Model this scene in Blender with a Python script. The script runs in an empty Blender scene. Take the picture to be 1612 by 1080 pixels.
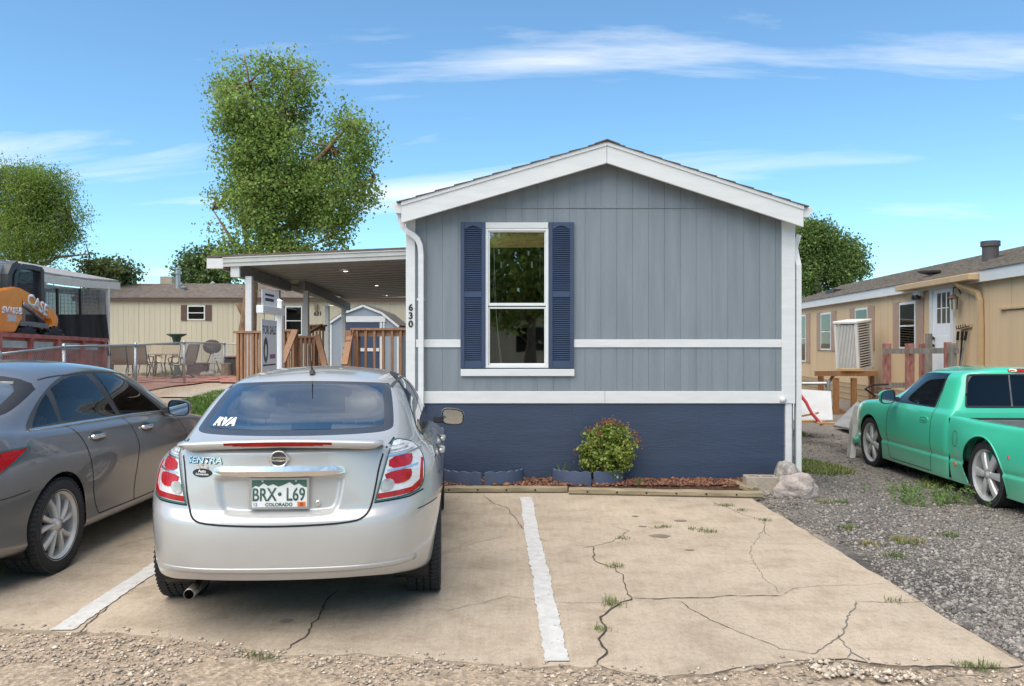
import bpy, bmesh, math, random
import numpy as np
from mathutils import Vector, Matrix
from mathutils.bvhtree import BVHTree
from mathutils import noise as mnoise

random.seed(7); rng = np.random.default_rng(7)
scene = bpy.context.scene
COL = scene.collection
R = math.radians
# ------------------------------------------------------------------ camera
F, H, CX, CY = 1310.0, 1.62, 806.0, 540.0
cam_d = bpy.data.cameras.new('camera'); cam = bpy.data.objects.new('camera', cam_d); COL.objects.link(cam)
cam_d.sensor_width = 36; cam_d.lens = 36 * F / 1612; cam_d.clip_end = 3000; cam_d.clip_start = .05
cam.location = (0, 0, H); cam.rotation_euler = (R(90), 0, 0)
scene.camera = cam
# ------------------------------------------------------------------ world
SUN_EL, SUN_AZ = R(62), R(218)      # azimuth clockwise from +Y (north)
w = bpy.data.worlds.new('World'); scene.world = w; w.use_nodes = True
nt = w.node_tree; nt.nodes.clear()
def N(t, **k):
    n = nt.nodes.new(t)
    for a, b in k.items(): setattr(n, a, b)
    return n
out = N('ShaderNodeOutputWorld'); bg = N('ShaderNodeBackground'); bg.inputs[1].default_value = .085
sky = N('ShaderNodeTexSky', sky_type='NISHITA', sun_disc=False, sun_elevation=SUN_EL, sun_rotation=SUN_AZ)
sky.air_density = 1.0; sky.dust_density = .35; sky.ozone_density = 2.2; sky.altitude = 1600
tc = N('ShaderNodeTexCoord')
# direction projected on a cloud layer: xy / (z + .12)
sep = N('ShaderNodeSeparateXYZ'); nt.links.new(tc.outputs['Generated'], sep.inputs[0])
zp = N('ShaderNodeMath', operation='ADD'); zp.inputs[1].default_value = .16; nt.links.new(sep.outputs[2], zp.inputs[0])
zm = N('ShaderNodeMath', operation='MAXIMUM'); zm.inputs[1].default_value = .05; nt.links.new(zp.outputs[0], zm.inputs[0])
dx = N('ShaderNodeMath', operation='DIVIDE'); nt.links.new(sep.outputs[0], dx.inputs[0]); nt.links.new(zm.outputs[0], dx.inputs[1])
dy = N('ShaderNodeMath', operation='DIVIDE'); nt.links.new(sep.outputs[1], dy.inputs[0]); nt.links.new(zm.outputs[0], dy.inputs[1])
cmb = N('ShaderNodeCombineXYZ'); nt.links.new(dx.outputs[0], cmb.inputs[0]); nt.links.new(dy.outputs[0], cmb.inputs[1])
mp = N('ShaderNodeMapping'); mp.inputs['Rotation'].default_value = (0, 0, R(38)); mp.inputs['Scale'].default_value = (.55, 1.9, 1); mp.inputs['Location'].default_value = (-14.56, -11.32, 0)  # offset picked so unseen cloud overhead whitens the light and the glass reflections
nt.links.new(cmb.outputs[0], mp.inputs[0])
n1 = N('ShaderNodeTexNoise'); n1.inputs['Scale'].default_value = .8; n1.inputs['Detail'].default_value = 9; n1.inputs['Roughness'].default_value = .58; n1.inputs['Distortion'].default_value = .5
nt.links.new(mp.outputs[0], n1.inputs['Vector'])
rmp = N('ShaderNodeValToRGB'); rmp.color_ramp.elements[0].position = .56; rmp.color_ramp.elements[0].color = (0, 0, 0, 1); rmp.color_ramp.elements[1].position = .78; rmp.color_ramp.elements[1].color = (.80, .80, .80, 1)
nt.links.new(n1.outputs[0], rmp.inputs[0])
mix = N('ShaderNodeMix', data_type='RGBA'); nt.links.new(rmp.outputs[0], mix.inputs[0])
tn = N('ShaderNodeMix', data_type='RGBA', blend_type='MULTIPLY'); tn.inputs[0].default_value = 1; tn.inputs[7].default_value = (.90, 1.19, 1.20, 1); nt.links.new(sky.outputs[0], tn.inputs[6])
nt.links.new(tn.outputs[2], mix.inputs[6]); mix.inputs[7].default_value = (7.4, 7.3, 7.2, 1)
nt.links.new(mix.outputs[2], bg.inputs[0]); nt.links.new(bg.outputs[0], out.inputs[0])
# ------------------------------------------------------------------ sun behind thin cloud
sd = bpy.data.lights.new('sun', 'SUN'); sd.energy = 2.6; sd.angle = R(85); sd.color = (1, .91, .79)
so = bpy.data.objects.new('sun', sd); COL.objects.link(so)
sdir = Vector((math.sin(SUN_AZ) * math.cos(SUN_EL), math.cos(SUN_AZ) * math.cos(SUN_EL), math.sin(SUN_EL)))
so.rotation_euler = (-sdir).to_track_quat('-Z', 'Y').to_euler(); so.location = (0, -5, 30)
scene.view_settings.view_transform = 'Standard'; scene.view_settings.look = 'None'
scene.view_settings.exposure = 1.12; scene.view_settings.gamma = 1

# ------------------------------------------------------------------ helpers
def at(px, py, d): return Vector(((px - CX) * d / F, d, H + (CY - py) * d / F))
def gp(px, py, z=0):
    d = F * (H - z) / (py - CY); return Vector(((px - CX) * d / F, d, z))
def sm(a, b, v):
    t = min(1, max(0, (v - a) / (b - a))); return t * t * (3 - 2 * t)
def gz(x, y):
    z = .50 * sm(10.5, 24, y) * (1 - sm(-2.6, -.8, x))
    z += -.15 * sm(2.9, 4.6, x) * (1 - sm(12.5, 27, y)) + .05 * sm(3, 5, x) * sm(15, 28, y)
    return z
def SM(a, b, v):
    t = np.clip((v - a) / (b - a), 0, 1); return t * t * (3 - 2 * t)
def GZ(x, y):
    return .50 * SM(10.5, 24, y) * (1 - SM(-2.6, -.8, x)) - .15 * SM(2.9, 4.6, x) * (1 - SM(12.5, 27, y)) + .05 * SM(3, 5, x) * SM(15, 28, y)

MATS = {}
def mat(name, col, rough=.6, metal=0., var=.12, scale=6., bump=0., bscale=60., coat=0., spec=.5, stretch=None, detail=5, island=0., bdist=.01, col2=None):
    if name in MATS: return MATS[name]
    m = bpy.data.materials.new(name); m.use_nodes = True; t = m.node_tree; b = t.nodes['Principled BSDF']
    b.inputs['Roughness'].default_value = rough; b.inputs['Metallic'].default_value = metal
    b.inputs['Coat Weight'].default_value = coat; b.inputs['Coat Roughness'].default_value = .03
    b.inputs['Specular IOR Level'].default_value = spec
    tcn = t.nodes.new('ShaderNodeTexCoord'); mpn = t.nodes.new('ShaderNodeMapping'); t.links.new(tcn.outputs['Object'], mpn.inputs[0])
    if stretch: mpn.inputs['Scale'].default_value = stretch
    nz = t.nodes.new('ShaderNodeTexNoise'); nz.inputs['Scale'].default_value = scale; nz.inputs['Detail'].default_value = detail
    t.links.new(mpn.outputs[0], nz.inputs['Vector'])
    rp = t.nodes.new('ShaderNodeValToRGB'); rp.color_ramp.elements[0].position = .3; rp.color_ramp.elements[1].position = .7
    a = [max(0, c * (1 - var)) for c in col[:3]] + [1]
    c2 = list(col2) + [1] if col2 else [min(1, c * (1 + var)) for c in col[:3]] + [1]
    rp.color_ramp.elements[0].color = a; rp.color_ramp.elements[1].color = c2
    t.links.new(nz.outputs[0], rp.inputs[0]); last = rp.outputs[0]
    if island:
        g = t.nodes.new('ShaderNodeNewGeometry'); mr = t.nodes.new('ShaderNodeMapRange')
        mr.inputs[3].default_value = 1 - island; mr.inputs[4].default_value = 1 + island
        t.links.new(g.outputs['Random Per Island'], mr.inputs[0])
        vm = t.nodes.new('ShaderNodeVectorMath'); vm.operation = 'SCALE'
        t.links.new(last, vm.inputs[0]); t.links.new(mr.outputs[0], vm.inputs['Scale']); last = vm.outputs[0]
    t.links.new(last, b.inputs['Base Color'])
    if bump:
        n2 = t.nodes.new('ShaderNodeTexNoise'); n2.inputs['Scale'].default_value = bscale; n2.inputs['Detail'].default_value = 6
        t.links.new(mpn.outputs[0], n2.inputs['Vector'])
        bp = t.nodes.new('ShaderNodeBump'); bp.inputs['Strength'].default_value = bump; bp.inputs['Distance'].default_value = bdist
        t.links.new(n2.outputs[0], bp.inputs['Height']); t.links.new(bp.outputs[0], b.inputs['Normal'])
    MATS[name] = m; return m

def glassmat(name, tint, mixf=1.0, ior=1.5):
    if name in MATS: return MATS[name]
    m = bpy.data.materials.new(name); m.use_nodes = True; t = m.node_tree; t.nodes.clear()
    o = t.nodes.new('ShaderNodeOutputMaterial'); tr = t.nodes.new('ShaderNodeBsdfTransparent'); gl = t.nodes.new('ShaderNodeBsdfGlossy')
    tr.inputs[0].default_value = (*tint, 1); gl.inputs['Roughness'].default_value = .015
    fr = t.nodes.new('ShaderNodeFresnel'); fr.inputs[0].default_value = ior
    nz = t.nodes.new('ShaderNodeTexNoise'); nz.inputs['Scale'].default_value = 1.3
    tcn = t.nodes.new('ShaderNodeTexCoord'); t.links.new(tcn.outputs['Object'], nz.inputs['Vector'])
    bp = t.nodes.new('ShaderNodeBump'); bp.inputs['Strength'].default_value = .06; bp.inputs['Distance'].default_value = .03
    t.links.new(nz.outputs[0], bp.inputs['Height']); t.links.new(bp.outputs[0], gl.inputs['Normal'])
    mm = t.nodes.new('ShaderNodeMath'); mm.operation = 'MULTIPLY'; mm.inputs[1].default_value = mixf; mm.use_clamp = True
    t.links.new(fr.outputs[0], mm.inputs[0])
    mx = t.nodes.new('ShaderNodeMixShader'); t.links.new(mm.outputs[0], mx.inputs[0]); t.links.new(tr.outputs[0], mx.inputs[1]); t.links.new(gl.outputs[0], mx.inputs[2])
    t.links.new(mx.outputs[0], o.inputs[0]); MATS[name] = m; return m

def emis(name, col, s):
    if name in MATS: return MATS[name]
    m = bpy.data.materials.new(name); m.use_nodes = True; b = m.node_tree.nodes['Principled BSDF']
    b.inputs['Emission Color'].default_value = (*col, 1); b.inputs['Emission Strength'].default_value = s; MATS[name] = m; return m

WM = {}
def thing(name, label, cat, loc=(0, 0, 0), rz=0., group=None, rx=0.):
    o = bpy.data.objects.new(name, None); COL.objects.link(o); o.empty_display_size = .2
    o.location = loc; o.rotation_euler = (rx, 0, rz); tag(o, label, cat, group)
    WM[o.name] = Matrix.LocRotScale(Vector(loc), o.rotation_euler, None)
    return o
def tag(o, label=None, cat=None, group=None, kind=None):
    if label: o['label'] = label
    if cat: o['category'] = cat
    if group: o['group'] = group
    if kind: o['kind'] = kind
    return o
def link(name, me, m=None, parent=None, world=False, loc=None, smooth=False, kind=None, label=None):
    o = bpy.data.objects.new(name, me); COL.objects.link(o)
    if m is not None and len(me.materials) == 0: me.materials.append(m)
    M = Matrix.Identity(4)
    if parent:
        o.parent = parent; M = WM[parent.name]
    if world and parent and loc is None: me.transform(M.inverted())
    if loc is not None:
        o.location = (M.inverted() @ Vector(loc)) if world else loc
        M = M @ Matrix.Translation(o.location)
    WM[o.name] = M
    if smooth and len(me.polygons): me.polygons.foreach_set('use_smooth', [True] * len(me.polygons))
    if kind: o['kind'] = kind
    if label: o['label'] = label
    return o

class MB:
    def __init__(s): s.v = []; s.f = []
    def add(s, vs, fs):
        n = len(s.v); s.v += [tuple(v) for v in vs]; s.f += [tuple(i + n for i in f) for f in fs]; return s
    def box(s, x0, x1, y0, y1, z0, z1, M=None):
        vs = [Vector(p) for p in ((x0, y0, z0), (x1, y0, z0), (x1, y1, z0), (x0, y1, z0), (x0, y0, z1), (x1, y0, z1), (x1, y1, z1), (x0, y1, z1))]
        if M: vs = [M @ v for v in vs]
        return s.add(vs, [(0, 3, 2, 1), (4, 5, 6, 7), (0, 1, 5, 4), (1, 2, 6, 5), (2, 3, 7, 6), (3, 0, 4, 7)])
    def beam(s, a, b, w, h, up=(0, 0, 1)):
        a, b = Vector(a), Vector(b); d = (b - a).normalized(); u = Vector(up)
        if abs(d.dot(u)) > .99: u = Vector((0, 1, 0))
        r = d.cross(u).normalized(); u = r.cross(d)
        vs = [p + r * i * w / 2 + u * j * h / 2 for p in (a, b) for i, j in ((-1, -1), (1, -1), (1, 1), (-1, 1))]
        return s.add(vs, [(0, 1, 2, 3), (7, 6, 5, 4), (1, 0, 4, 5), (2, 1, 5, 6), (3, 2, 6, 7), (0, 3, 7, 4)])
    def prism(s, poly, axis, a, b):
        # poly: 2D points; axis 'x': (y,z) 'y': (x,z) 'z': (x,y)
        def P(p, t): return {'x': (t, p[0], p[1]), 'y': (p[0], t, p[1]), 'z': (p[0], p[1], t)}[axis]
        n = len(poly); vs = [P(p, a) for p in poly] + [P(p, b) for p in poly]
        return s.add(vs, [tuple(range(n)), tuple(range(2 * n - 1, n - 1, -1))] + [(i, i + n, (i + 1) % n + n, (i + 1) % n) for i in range(n)])
    def tube(s, pts, r, n=8, cap=True):
        pts = [Vector(p) for p in pts]; rs = r if isinstance(r, (list, tuple)) else [r] * len(pts)
        vs = []; u = None
        for i, p in enumerate(pts):
            d = (pts[min(i + 1, len(pts) - 1)] - pts[max(i - 1, 0)]).normalized()
            if u is None:
                u = d.orthogonal().normalized()
            else:
                u = (u - d * u.dot(d)).normalized()
            v = d.cross(u)
            vs += [p + (u * math.cos(2 * math.pi * k / n) + v * math.sin(2 * math.pi * k / n)) * rs[i] for k in range(n)]
        fs = [(i * n + k, i * n + (k + 1) % n, (i + 1) * n + (k + 1) % n, (i + 1) * n + k) for i in range(len(pts) - 1) for k in range(n)]
        if cap: fs += [tuple(range(n - 1, -1, -1)), tuple(range((len(pts) - 1) * n, len(pts) * n))]
        return s.add(vs, fs)
    def rtube(s, pts, w, h, side=(1, 0, 0)):
        # rectangular section swept along pts
        pts = [Vector(p) for p in pts]; vs = []; sd_ = Vector(side)
        for i, p in enumerate(pts):
            d = (pts[min(i + 1, len(pts) - 1)] - pts[max(i - 1, 0)]).normalized()
            a = (sd_ - d * sd_.dot(d)).normalized(); b = d.cross(a)
            vs += [p + a * i_ * w / 2 + b * j * h / 2 for i_, j in ((-1, -1), (1, -1), (1, 1), (-1, 1))]
        n = 4
        fs = [(i * n + k, i * n + (k + 1) % n, (i + 1) * n + (k + 1) % n, (i + 1) * n + k) for i in range(len(pts) - 1) for k in range(n)]
        return s.add(vs, fs + [(3, 2, 1, 0), tuple(range((len(pts) - 1) * n, len(pts) * n))])
    def lathe(s, prof, c=(0, 0, 0), axis='z', n=24, close=False):
        c = Vector(c); vs = []
        for r, h in prof:
            for k in range(n):
                a = 2 * math.pi * k / n; x, y = r * math.cos(a), r * math.sin(a)
                vs.append(c + Vector({'z': (x, y, h), 'x': (h, x, y), 'y': (x, h, y)}[axis]))
        m = len(prof)
        fs = [(i * n + k, i * n + (k + 1) % n, (i + 1) * n + (k + 1) % n, (i + 1) * n + k) for i in range(m - 1) for k in range(n)]
        if close: fs += [tuple(range(n)), tuple(range((m - 1) * n, m * n))]
        return s.add(vs, fs)
    def mesh(s, name='m', bevel=0, seg=1):
        me = bpy.data.meshes.new(name); me.from_pydata(s.v, [], s.f)
        bm = bmesh.new(); bm.from_mesh(me)
        bmesh.ops.recalc_face_normals(bm, faces=bm.faces)
        if bevel: bmesh.ops.bevel(bm, geom=list(bm.edges), offset=bevel, segments=seg, affect='EDGES', clamp_overlap=True)
        bm.to_mesh(me); bm.free(); return me
    def build(s, name, m, parent=None, world=True, smooth=False, bevel=0, seg=1, kind=None, label=None):
        return link(name, s.mesh(name, bevel, seg), m, parent, world, None, smooth, kind, label)

def np_mesh(name, V, Fq):
    me = bpy.data.meshes.new(name); nv, nf, k = len(V), len(Fq), Fq.shape[1]
    me.vertices.add(nv); me.vertices.foreach_set('co', np.ascontiguousarray(V, dtype=np.float32).ravel())
    me.loops.add(nf * k); me.loops.foreach_set('vertex_index', np.ascontiguousarray(Fq, dtype=np.int32).ravel())
    me.polygons.add(nf); me.polygons.foreach_set('loop_start', np.arange(0, nf * k, k, dtype=np.int32))
    me.update(calc_edges=True); me.validate(); return me

def text_mesh(txt, size=1., align='CENTER', shear=0., bold=0., sx=1., spacing=1.):
    c = bpy.data.curves.new('lettering', 'FONT'); c.body = txt; c.size = size; c.align_x = align; c.align_y = 'CENTER'
    c.shear = shear; c.offset = bold; c.resolution_u = 3; c.space_character = spacing
    o = bpy.data.objects.new('lettering', c); COL.objects.link(o)
    dg = bpy.context.evaluated_depsgraph_get(); me = bpy.data.meshes.new_from_object(o.evaluated_get(dg))
    bpy.data.objects.remove(o); bpy.data.curves.remove(c)
    if sx != 1: me.transform(Matrix.Diagonal((sx, 1, 1, 1)))
    return me
def text_at(name, txt, size, o, ux, uy, m, parent=None, depth=.002, **k):
    """lettering lying in the plane ux, uy (world) with origin o; solid letters"""
    me = text_mesh(txt, size, **k); me.materials.clear()
    ux, uy = Vector(ux).normalized(), Vector(uy).normalized(); n = ux.cross(uy)
    M = Matrix((( ux.x, uy.x, n.x, o[0]), (ux.y, uy.y, n.y, o[1]), (ux.z, uy.z, n.z, o[2]), (0, 0, 0, 1)))
    bm = bmesh.new(); bm.from_mesh(me)
    r = bmesh.ops.extrude_face_region(bm, geom=list(bm.faces))
    bmesh.ops.translate(bm, verts=[v for v in r['geom'] if isinstance(v, bmesh.types.BMVert)], vec=(0, 0, depth))
    bmesh.ops.recalc_face_normals(bm, faces=bm.faces)
    bm.to_mesh(me); bm.free(); me.transform(M)
    return link(name, me, m, parent, True)

# ------------------------------------------------------------------ common materials
white = mat('white_paint', (.64, .63, .605), .5, var=.05, scale=3, bump=.12, bscale=40, stretch=(1, 1, 6))
offw = mat('ivory_paint', (.50, .49, .45), .55, var=.08, scale=3, bump=.1)
greyp = mat('grey_blue_siding', (.195, .219, .236), .62, var=.10, scale=2.2, bump=.3, bscale=55, stretch=(4, 4, .35))
gapm = mat('siding_gap', (.18, .20, .216), .8)
navy = mat('navy_paint', (.031, .048, .085), .55, var=.12, scale=2.5, bump=.3, bscale=26, stretch=(.35, 1, 3))
navys = mat('navy_shutter', (.036, .056, .105), .45, var=.08)
wood = mat('deck_stain_wood', (.30, .155, .08), .6, var=.25, scale=9, stretch=(6, 6, .7), bump=.15)
black = mat('black_plastic', (.012, .012, .013), .45, var=.1)
rubber = mat('tyre_rubber', (.02, .02, .021), .82, var=.25, scale=30, bump=.25, bscale=160)
steel = mat('galvanised_steel', (.42, .43, .43), .42, metal=.75, var=.15, scale=20)
chrome = mat('chrome', (.78, .77, .75), .2, metal=1, var=.03)
darkin = mat('dark_interior', (.035, .035, .037), .8)
greyin = mat('grey_seat_cloth', (.33, .33, .32), .9, var=.15)
# ================================================================== main house
yF = 9.43
def fx(px, d=9.42): return (px - CX) * d / F
def fz(py, d=9.42): return H + (CY - py) * d / F
xL, xR, xA = -1.195, 3.196, 1.05
zA = 3.838; sl, sr = .2915, .326            # ridge height, left/right slope of the top of the barge board
def roofz(x): return zA - (sl * (xA - x) if x < xA else sr * (x - xA))
house = thing('mobile_home', 'grey blue mobile home with white trim, navy skirting and one shuttered window', 'mobile home', (1.0, yF, 0))
yB = 27.5
mb = MB()   # shell: gable walls, sides
mb.prism([(xL + .01, .02), (xR - .01, .02), (xR - .01, roofz(xR) - .06), (xA, zA - .06), (xL + .01, roofz(xL) - .06)], 'y', yF, yF + .08)
mb.prism([(xL + .01, .02), (xR - .01, .02), (xR - .01, roofz(xR) - .06), (xA, zA - .06), (xL + .01, roofz(xL) - .06)], 'y', yB - .08, yB)
mb.box(xL + .01, xL + .09, yF + .08, yB - .08, .02, roofz(xL) - .08); mb.box(xR - .09, xR - .01, yF + .08, yB - .08, .02, roofz(xR) - .08)
wall = mb.build('wall', gapm, house)
# cut window hole
wx0, wx1, wz0, wz1 = fx(766), fx(862), fz(578), fz(360)
bm = bmesh.new(); bm.from_mesh(wall.data); bm.free()
def hole_wall():
    # rebuild the front of the shell as four pieces round the window opening
    me = wall.data; m2 = MB(); y0, y1 = yF, yF + .08
    m2.prism([(xL + .01, .02), (wx0, .02), (wx0, roofz(wx0) - .06), (xL + .01, roofz(xL) - .06)], 'y', y0, y1)
    m2.prism([(wx1, .02), (xR - .01, .02), (xR - .01, roofz(xR) - .06), (xA, zA - .06), (wx1, roofz(wx1) - .06)], 'y', y0, y1)
    m2.prism([(wx0, .02), (wx1, .02), (wx1, wz0), (wx0, wz0)], 'y', y0, y1)
    m2.prism([(wx0, wz1), (wx1, wz1), (wx1, roofz(wx1) - .06), (wx0, roofz(wx0) - .06)], 'y', y0, y1)
    m2.prism([(xL + .01, .02), (xR - .01, .02), (xR - .01, roofz(xR) - .06), (xA, zA - .06), (xL + .01, roofz(xL) - .06)], 'y', yB - .08, yB)
    m2.box(xL + .01, xL + .09, yF + .08, yB - .08, .02, roofz(xL) - .08); m2.box(xR - .09, xR - .01, yF + .08, yB - .08, .02, roofz(xR) - .08)
    nm = m2.mesh('wall'); nm.materials.append(gapm); nm.transform(WM[house.name].inverted()); wall.data = nm
hole_wall()
# siding boards, each with its own edge
seam_z = fz(327); b1z0, b1z1 = fz(547), fz(534.5); b0z0, b0z1 = fz(635), fz(616)
step = .1795; x0 = fx(946) - step * 12
edges = [x0 + step * i for i in range(-3, 30)]
def board(xa, xb, za, zb0, zb1):
    m_ = MB(); y0, y1 = yF - .012, yF
    m_.prism([(xa, za), (xb, za), (xb, zb1), (xa, zb0)], 'y', y0, y1)
    me = m_.mesh('board'); link('siding_board', me, greyp, house, True)
bx0, bx1 = fx(654), fx(1231)
for i in range(len(edges) - 1):
    xa, xb = max(edges[i] + .0011, bx0 - .05), min(edges[i + 1] - .0011, bx1 + .02)
    if xb - xa < .02: continue
    segs = [(b0z1 - .01, b1z0 + .01), (b1z1 - .01, seam_z - .004)]
    for za, zb in segs:
        tb0, tb1 = min(zb, roofz(xa) - .07), min(zb, roofz(xb) - .07)
        # split round the window
        if xb > wx0 and xa < wx1:
            parts = []
            if xa < wx0: parts.append((xa, wx0 - .001, za, tb0, tb0))
            if xb > wx1: parts.append((wx1 + .001, xb, za, tb1, tb1))
            m0, m1 = max(xa, wx0), min(xb, wx1)
            if za < wz0 < tb0 - .02 or (za < wz0): 
                if za < wz0: parts.append((m0, m1, za, min(wz0, tb0), min(wz0, tb1)))
            if tb0 > wz1: parts.append((m0, m1, max(za, wz1), tb0, tb1))
            for p in parts:
                if p[1] - p[0] > .004 and p[3] - p[2] > .01: board(*p)
        elif tb0 - za > .02: board(xa, xb, za, tb0, tb1)
    ta, tb = roofz(xa) - .07, roofz(xb) - .07
    if min(ta, tb) > seam_z + .02: 
        m_ = MB(); m_.prism([(xa, seam_z + .004), (xb, seam_z + .004), (xb, tb), (xa, ta)], 'y', yF - .016, yF)
        link('gable_board', m_.mesh('board'), greyp, house, True)
# seam flashing
MB().box(bx0 + .35, bx1 - .3, yF - .022, yF - .017, seam_z - .006, seam_z + .006).build('gable_seam_strip', greyp, house)
# navy skirting panels
sk = [bx0 - .1, fx(900), fx(1100), fx(1234)]
for a, b in zip(sk[:-1], sk[1:]):
    MB().box(a + .0004, b - .0004, yF - .010, yF, .02, b0z0 + .01).build('skirting_panel', navy, house)
# white bands
def tr(name, xa, xb, za, zb, d=.028, m=white, bev=.004): return MB().box(xa, xb, yF - d, yF + .002, za, zb).build(name, m, house, bevel=bev)
tr('trim_band', fx(655), fx(725.5), b1z0, b1z1); tr('trim_band', fx(903), fx(1230), b1z0, b1z1)
tr('trim_band', fx(655), fx(952), b0z0, b0z1); tr('trim_band', fx(952.3), fx(1231), b0z0, b0z1, .0285)
# corner boards
MB().box(xL - .004, fx(654), yF - .032, yF + .10, .02, roofz(xL) - .12).build('corner_board', white, house, bevel=.004)
MB().box(fx(1230), xR + .004, yF - .032, yF + .10, b0z0 - .003, roofz(xR) - .14).build('corner_board', white, house, bevel=.004)
MB().box(fx(1236), fx(1246), yF - .024, yF + .10, .0, b0z0 - .006).build('corner_board', white, house, bevel=.003)
# cable cover on the right corner
MB().lathe([(0, -.035), (.032, -.03), (.036, 0), (.036, .01)], (fx(1231), yF - .034, fz(629)), 'y', 14).build('cable_cover', white, house, smooth=True)
# barge boards, soffit and roof
yR = 9.20
mb = MB(); 
def barge(xa, xb):
    m_ = MB(); m_.prism([(xa, roofz(xa)), (xb, roofz(xb)), (xb, roofz(xb) - .228), (xa, roofz(xa) - .228)], 'y', yR, yR + .035)
    return m_.build('barge_board', white, house, bevel=.004)
xe0, xe1 = -1.225, 3.225
barge(xe0, xA - .0015); barge(xA + .0015, xe1)
for xa, xb in ((xe0, xA - .002), (xA + .002, xe1)):
    m_ = MB(); m_.prism([(xa, roofz(xa) + .006), (xb, roofz(xb) + .006), (xb, roofz(xb) - .035), (xa, roofz(xa) - .035)], 'y', yR - .014, yR - .001); m_.build('barge_cap', white, house)
    m_ = MB(); m_.prism([(xa, roofz(xa) - .05), (xb, roofz(xb) - .05), (xb, roofz(xb) - .07), (xa, roofz(xa) - .07)], 'y', yR + .036, yF + .001); m_.build('soffit', white, house)
shing = mat('brown_shingle', (.12, .095, .075), .9, var=.3, scale=7, bump=.6, bscale=90)
for s_, (xa, xb) in enumerate(((xe0 - .05, xA), (xA, xe1 + .05))):
    n = 11; mb = MB()
    for i in range(n):
        t0, t1 = i / n, (i + 1) / n; a_, b_ = xa + (xb - xa) * t0, xa + (xb - xa) * t1
        hi, lo = (b_, a_) if s_ == 0 else (a_, b_)
        mb.add([(lo, yR - .03, roofz(lo) + .022), (hi, yR - .03, roofz(hi) + .010), (hi, yB + .15, roofz(hi) + .010), (lo, yB + .15, roofz(lo) + .022),
                (lo, yR - .03, roofz(lo) + .008), (hi, yR - .03, roofz(hi) + .007), (hi, yB + .15, roofz(hi) + .007), (lo, yB + .15, roofz(lo) + .008)],
               [(0, 1, 2, 3), (4, 7, 6, 5), (0, 4, 5, 1), (0, 3, 7, 4), (3, 2, 6, 7), (1, 5, 6, 2)])
    mb.build('roof', shing, house)
MB().prism([(xA - .14, roofz(xA - .14) + .014), (xA, zA + .018), (xA + .14, roofz(xA + .14) + .014), (xA + .14, roofz(xA + .14) + .026), (xA, zA + .032), (xA - .14, roofz(xA - .14) + .026)], 'y', yR - .035, yB).build('ridge_cap', shing, house)
# gutters and downspouts
def gutter(xa, s):
    z1 = roofz(xe0 if s < 0 else xe1) - .005
    prof = [(0, 0), (0, -.11), (s * .06, -.11), (s * .085, -.06), (s * .105, -.02), (s * .105, 0)]
    m_ = MB(); m_.prism([(xa + p[0], z1 + p[1]) for p in prof], 'y', yR + .02, yB); return m_.build('gutter', white, house)
gutter(xe0 - .004, -1); gutter(xe1 + .004, 1)
def P(px, py, d): return at(px, py, d)
pts = [P(630, 334, 9.32), P(631, 346, 9.32), P(634, 357, 9.32), P(641, 364, 9.32), P(650, 369, 9.33), P(657.5, 376, 9.34), P(661.5, 386, 9.35), P(663, 400, 9.36)]
m_ = MB(); m_.rtube(pts + [P(663, 470, 9.36), P(663, 615, 9.36), Vector((fx(663, 9.36), 9.36, .18)), Vector((fx(663, 9.36) + .03, 9.33, .08)), Vector((fx(663, 9.36) + .08, 9.20, .03))], .058, .075, (1, 0, 0))
m_.build('downspout', white, house)
dx_ = xR + .05
m_ = MB(); m_.rtube([(dx_ + .05, yF + .16, 2.86), (dx_, yF + .14, 2.7), (dx_, yF + .02, 2.5), (dx_, yF + .02, .16), (dx_ + .02, yF + .02, .09), (dx_ + .07, yF - .01, .045), (dx_ + .15, yF - .06, .02)], .075, .058, (0, 1, 0))
m_.build('downspout', white, house)
for i, z in enumerate((.9, 2.1)):
    MB().box(fx(663) - .04, fx(663) + .04, yF - .09, yF - .012, z, z + .02).build('downspout_strap', white, house)
# ---- window
frame = mat('window_vinyl', (.70, .70, .67), .4, var=.04)
def fbox(n, a, b, c, d, y0, y1, m=frame, p=house, bev=.003): return MB().box(fx(a), fx(b), y0, y1, fz(d), fz(c)).build(n, m, p, bevel=bev)
wfr = fbox('window', 764, 768.5, 360, 579, yF - .03, yF + .06)     # left jamb carries the rest of the window
for a, b, c, d in ((859, 863.5, 360, 579), (768.5, 859, 360, 363.5), (768.5, 859, 574.5, 579)): fbox('window_frame', a, b, c, d, yF - .03, yF + .06, p=wfr)
for a, b, c, d, y in ((768.5, 859, 477, 481.5, .0), (768.5, 859, 483, 486, .012), (768.5, 771, 363.5, 477, 0), (857, 859, 363.5, 477, 0), (768.5, 771, 486, 574.5, .012), (857, 859, 486, 574.5, .012), (771, 857, 363.5, 365.5, 0), (771, 857, 572, 574.5, .012)):
    fbox('sash_rail', a, b, c, d, yF - .012 + y, yF + .03 + y, p=wfr, bev=.002)
wglass = glassmat('house_glass', (.90, .92, .90), 4.5, 1.5)
for c, d, y in ((365.5, 477, .006), (486, 572, .02)):
    MB().box(fx(771), fx(857), yF + y, yF + y + .004, fz(d), fz(c)).build('pane', wglass, wfr)
tr('window_head_trim', fx(764), fx(863), fz(360) + .001, fz(350.5), .036)
sill = MB().box(fx(725.5), fx(904), yF - .05, yF, fz(592), fz(581)).build('window_sill', white, house, bevel=.004)
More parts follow.
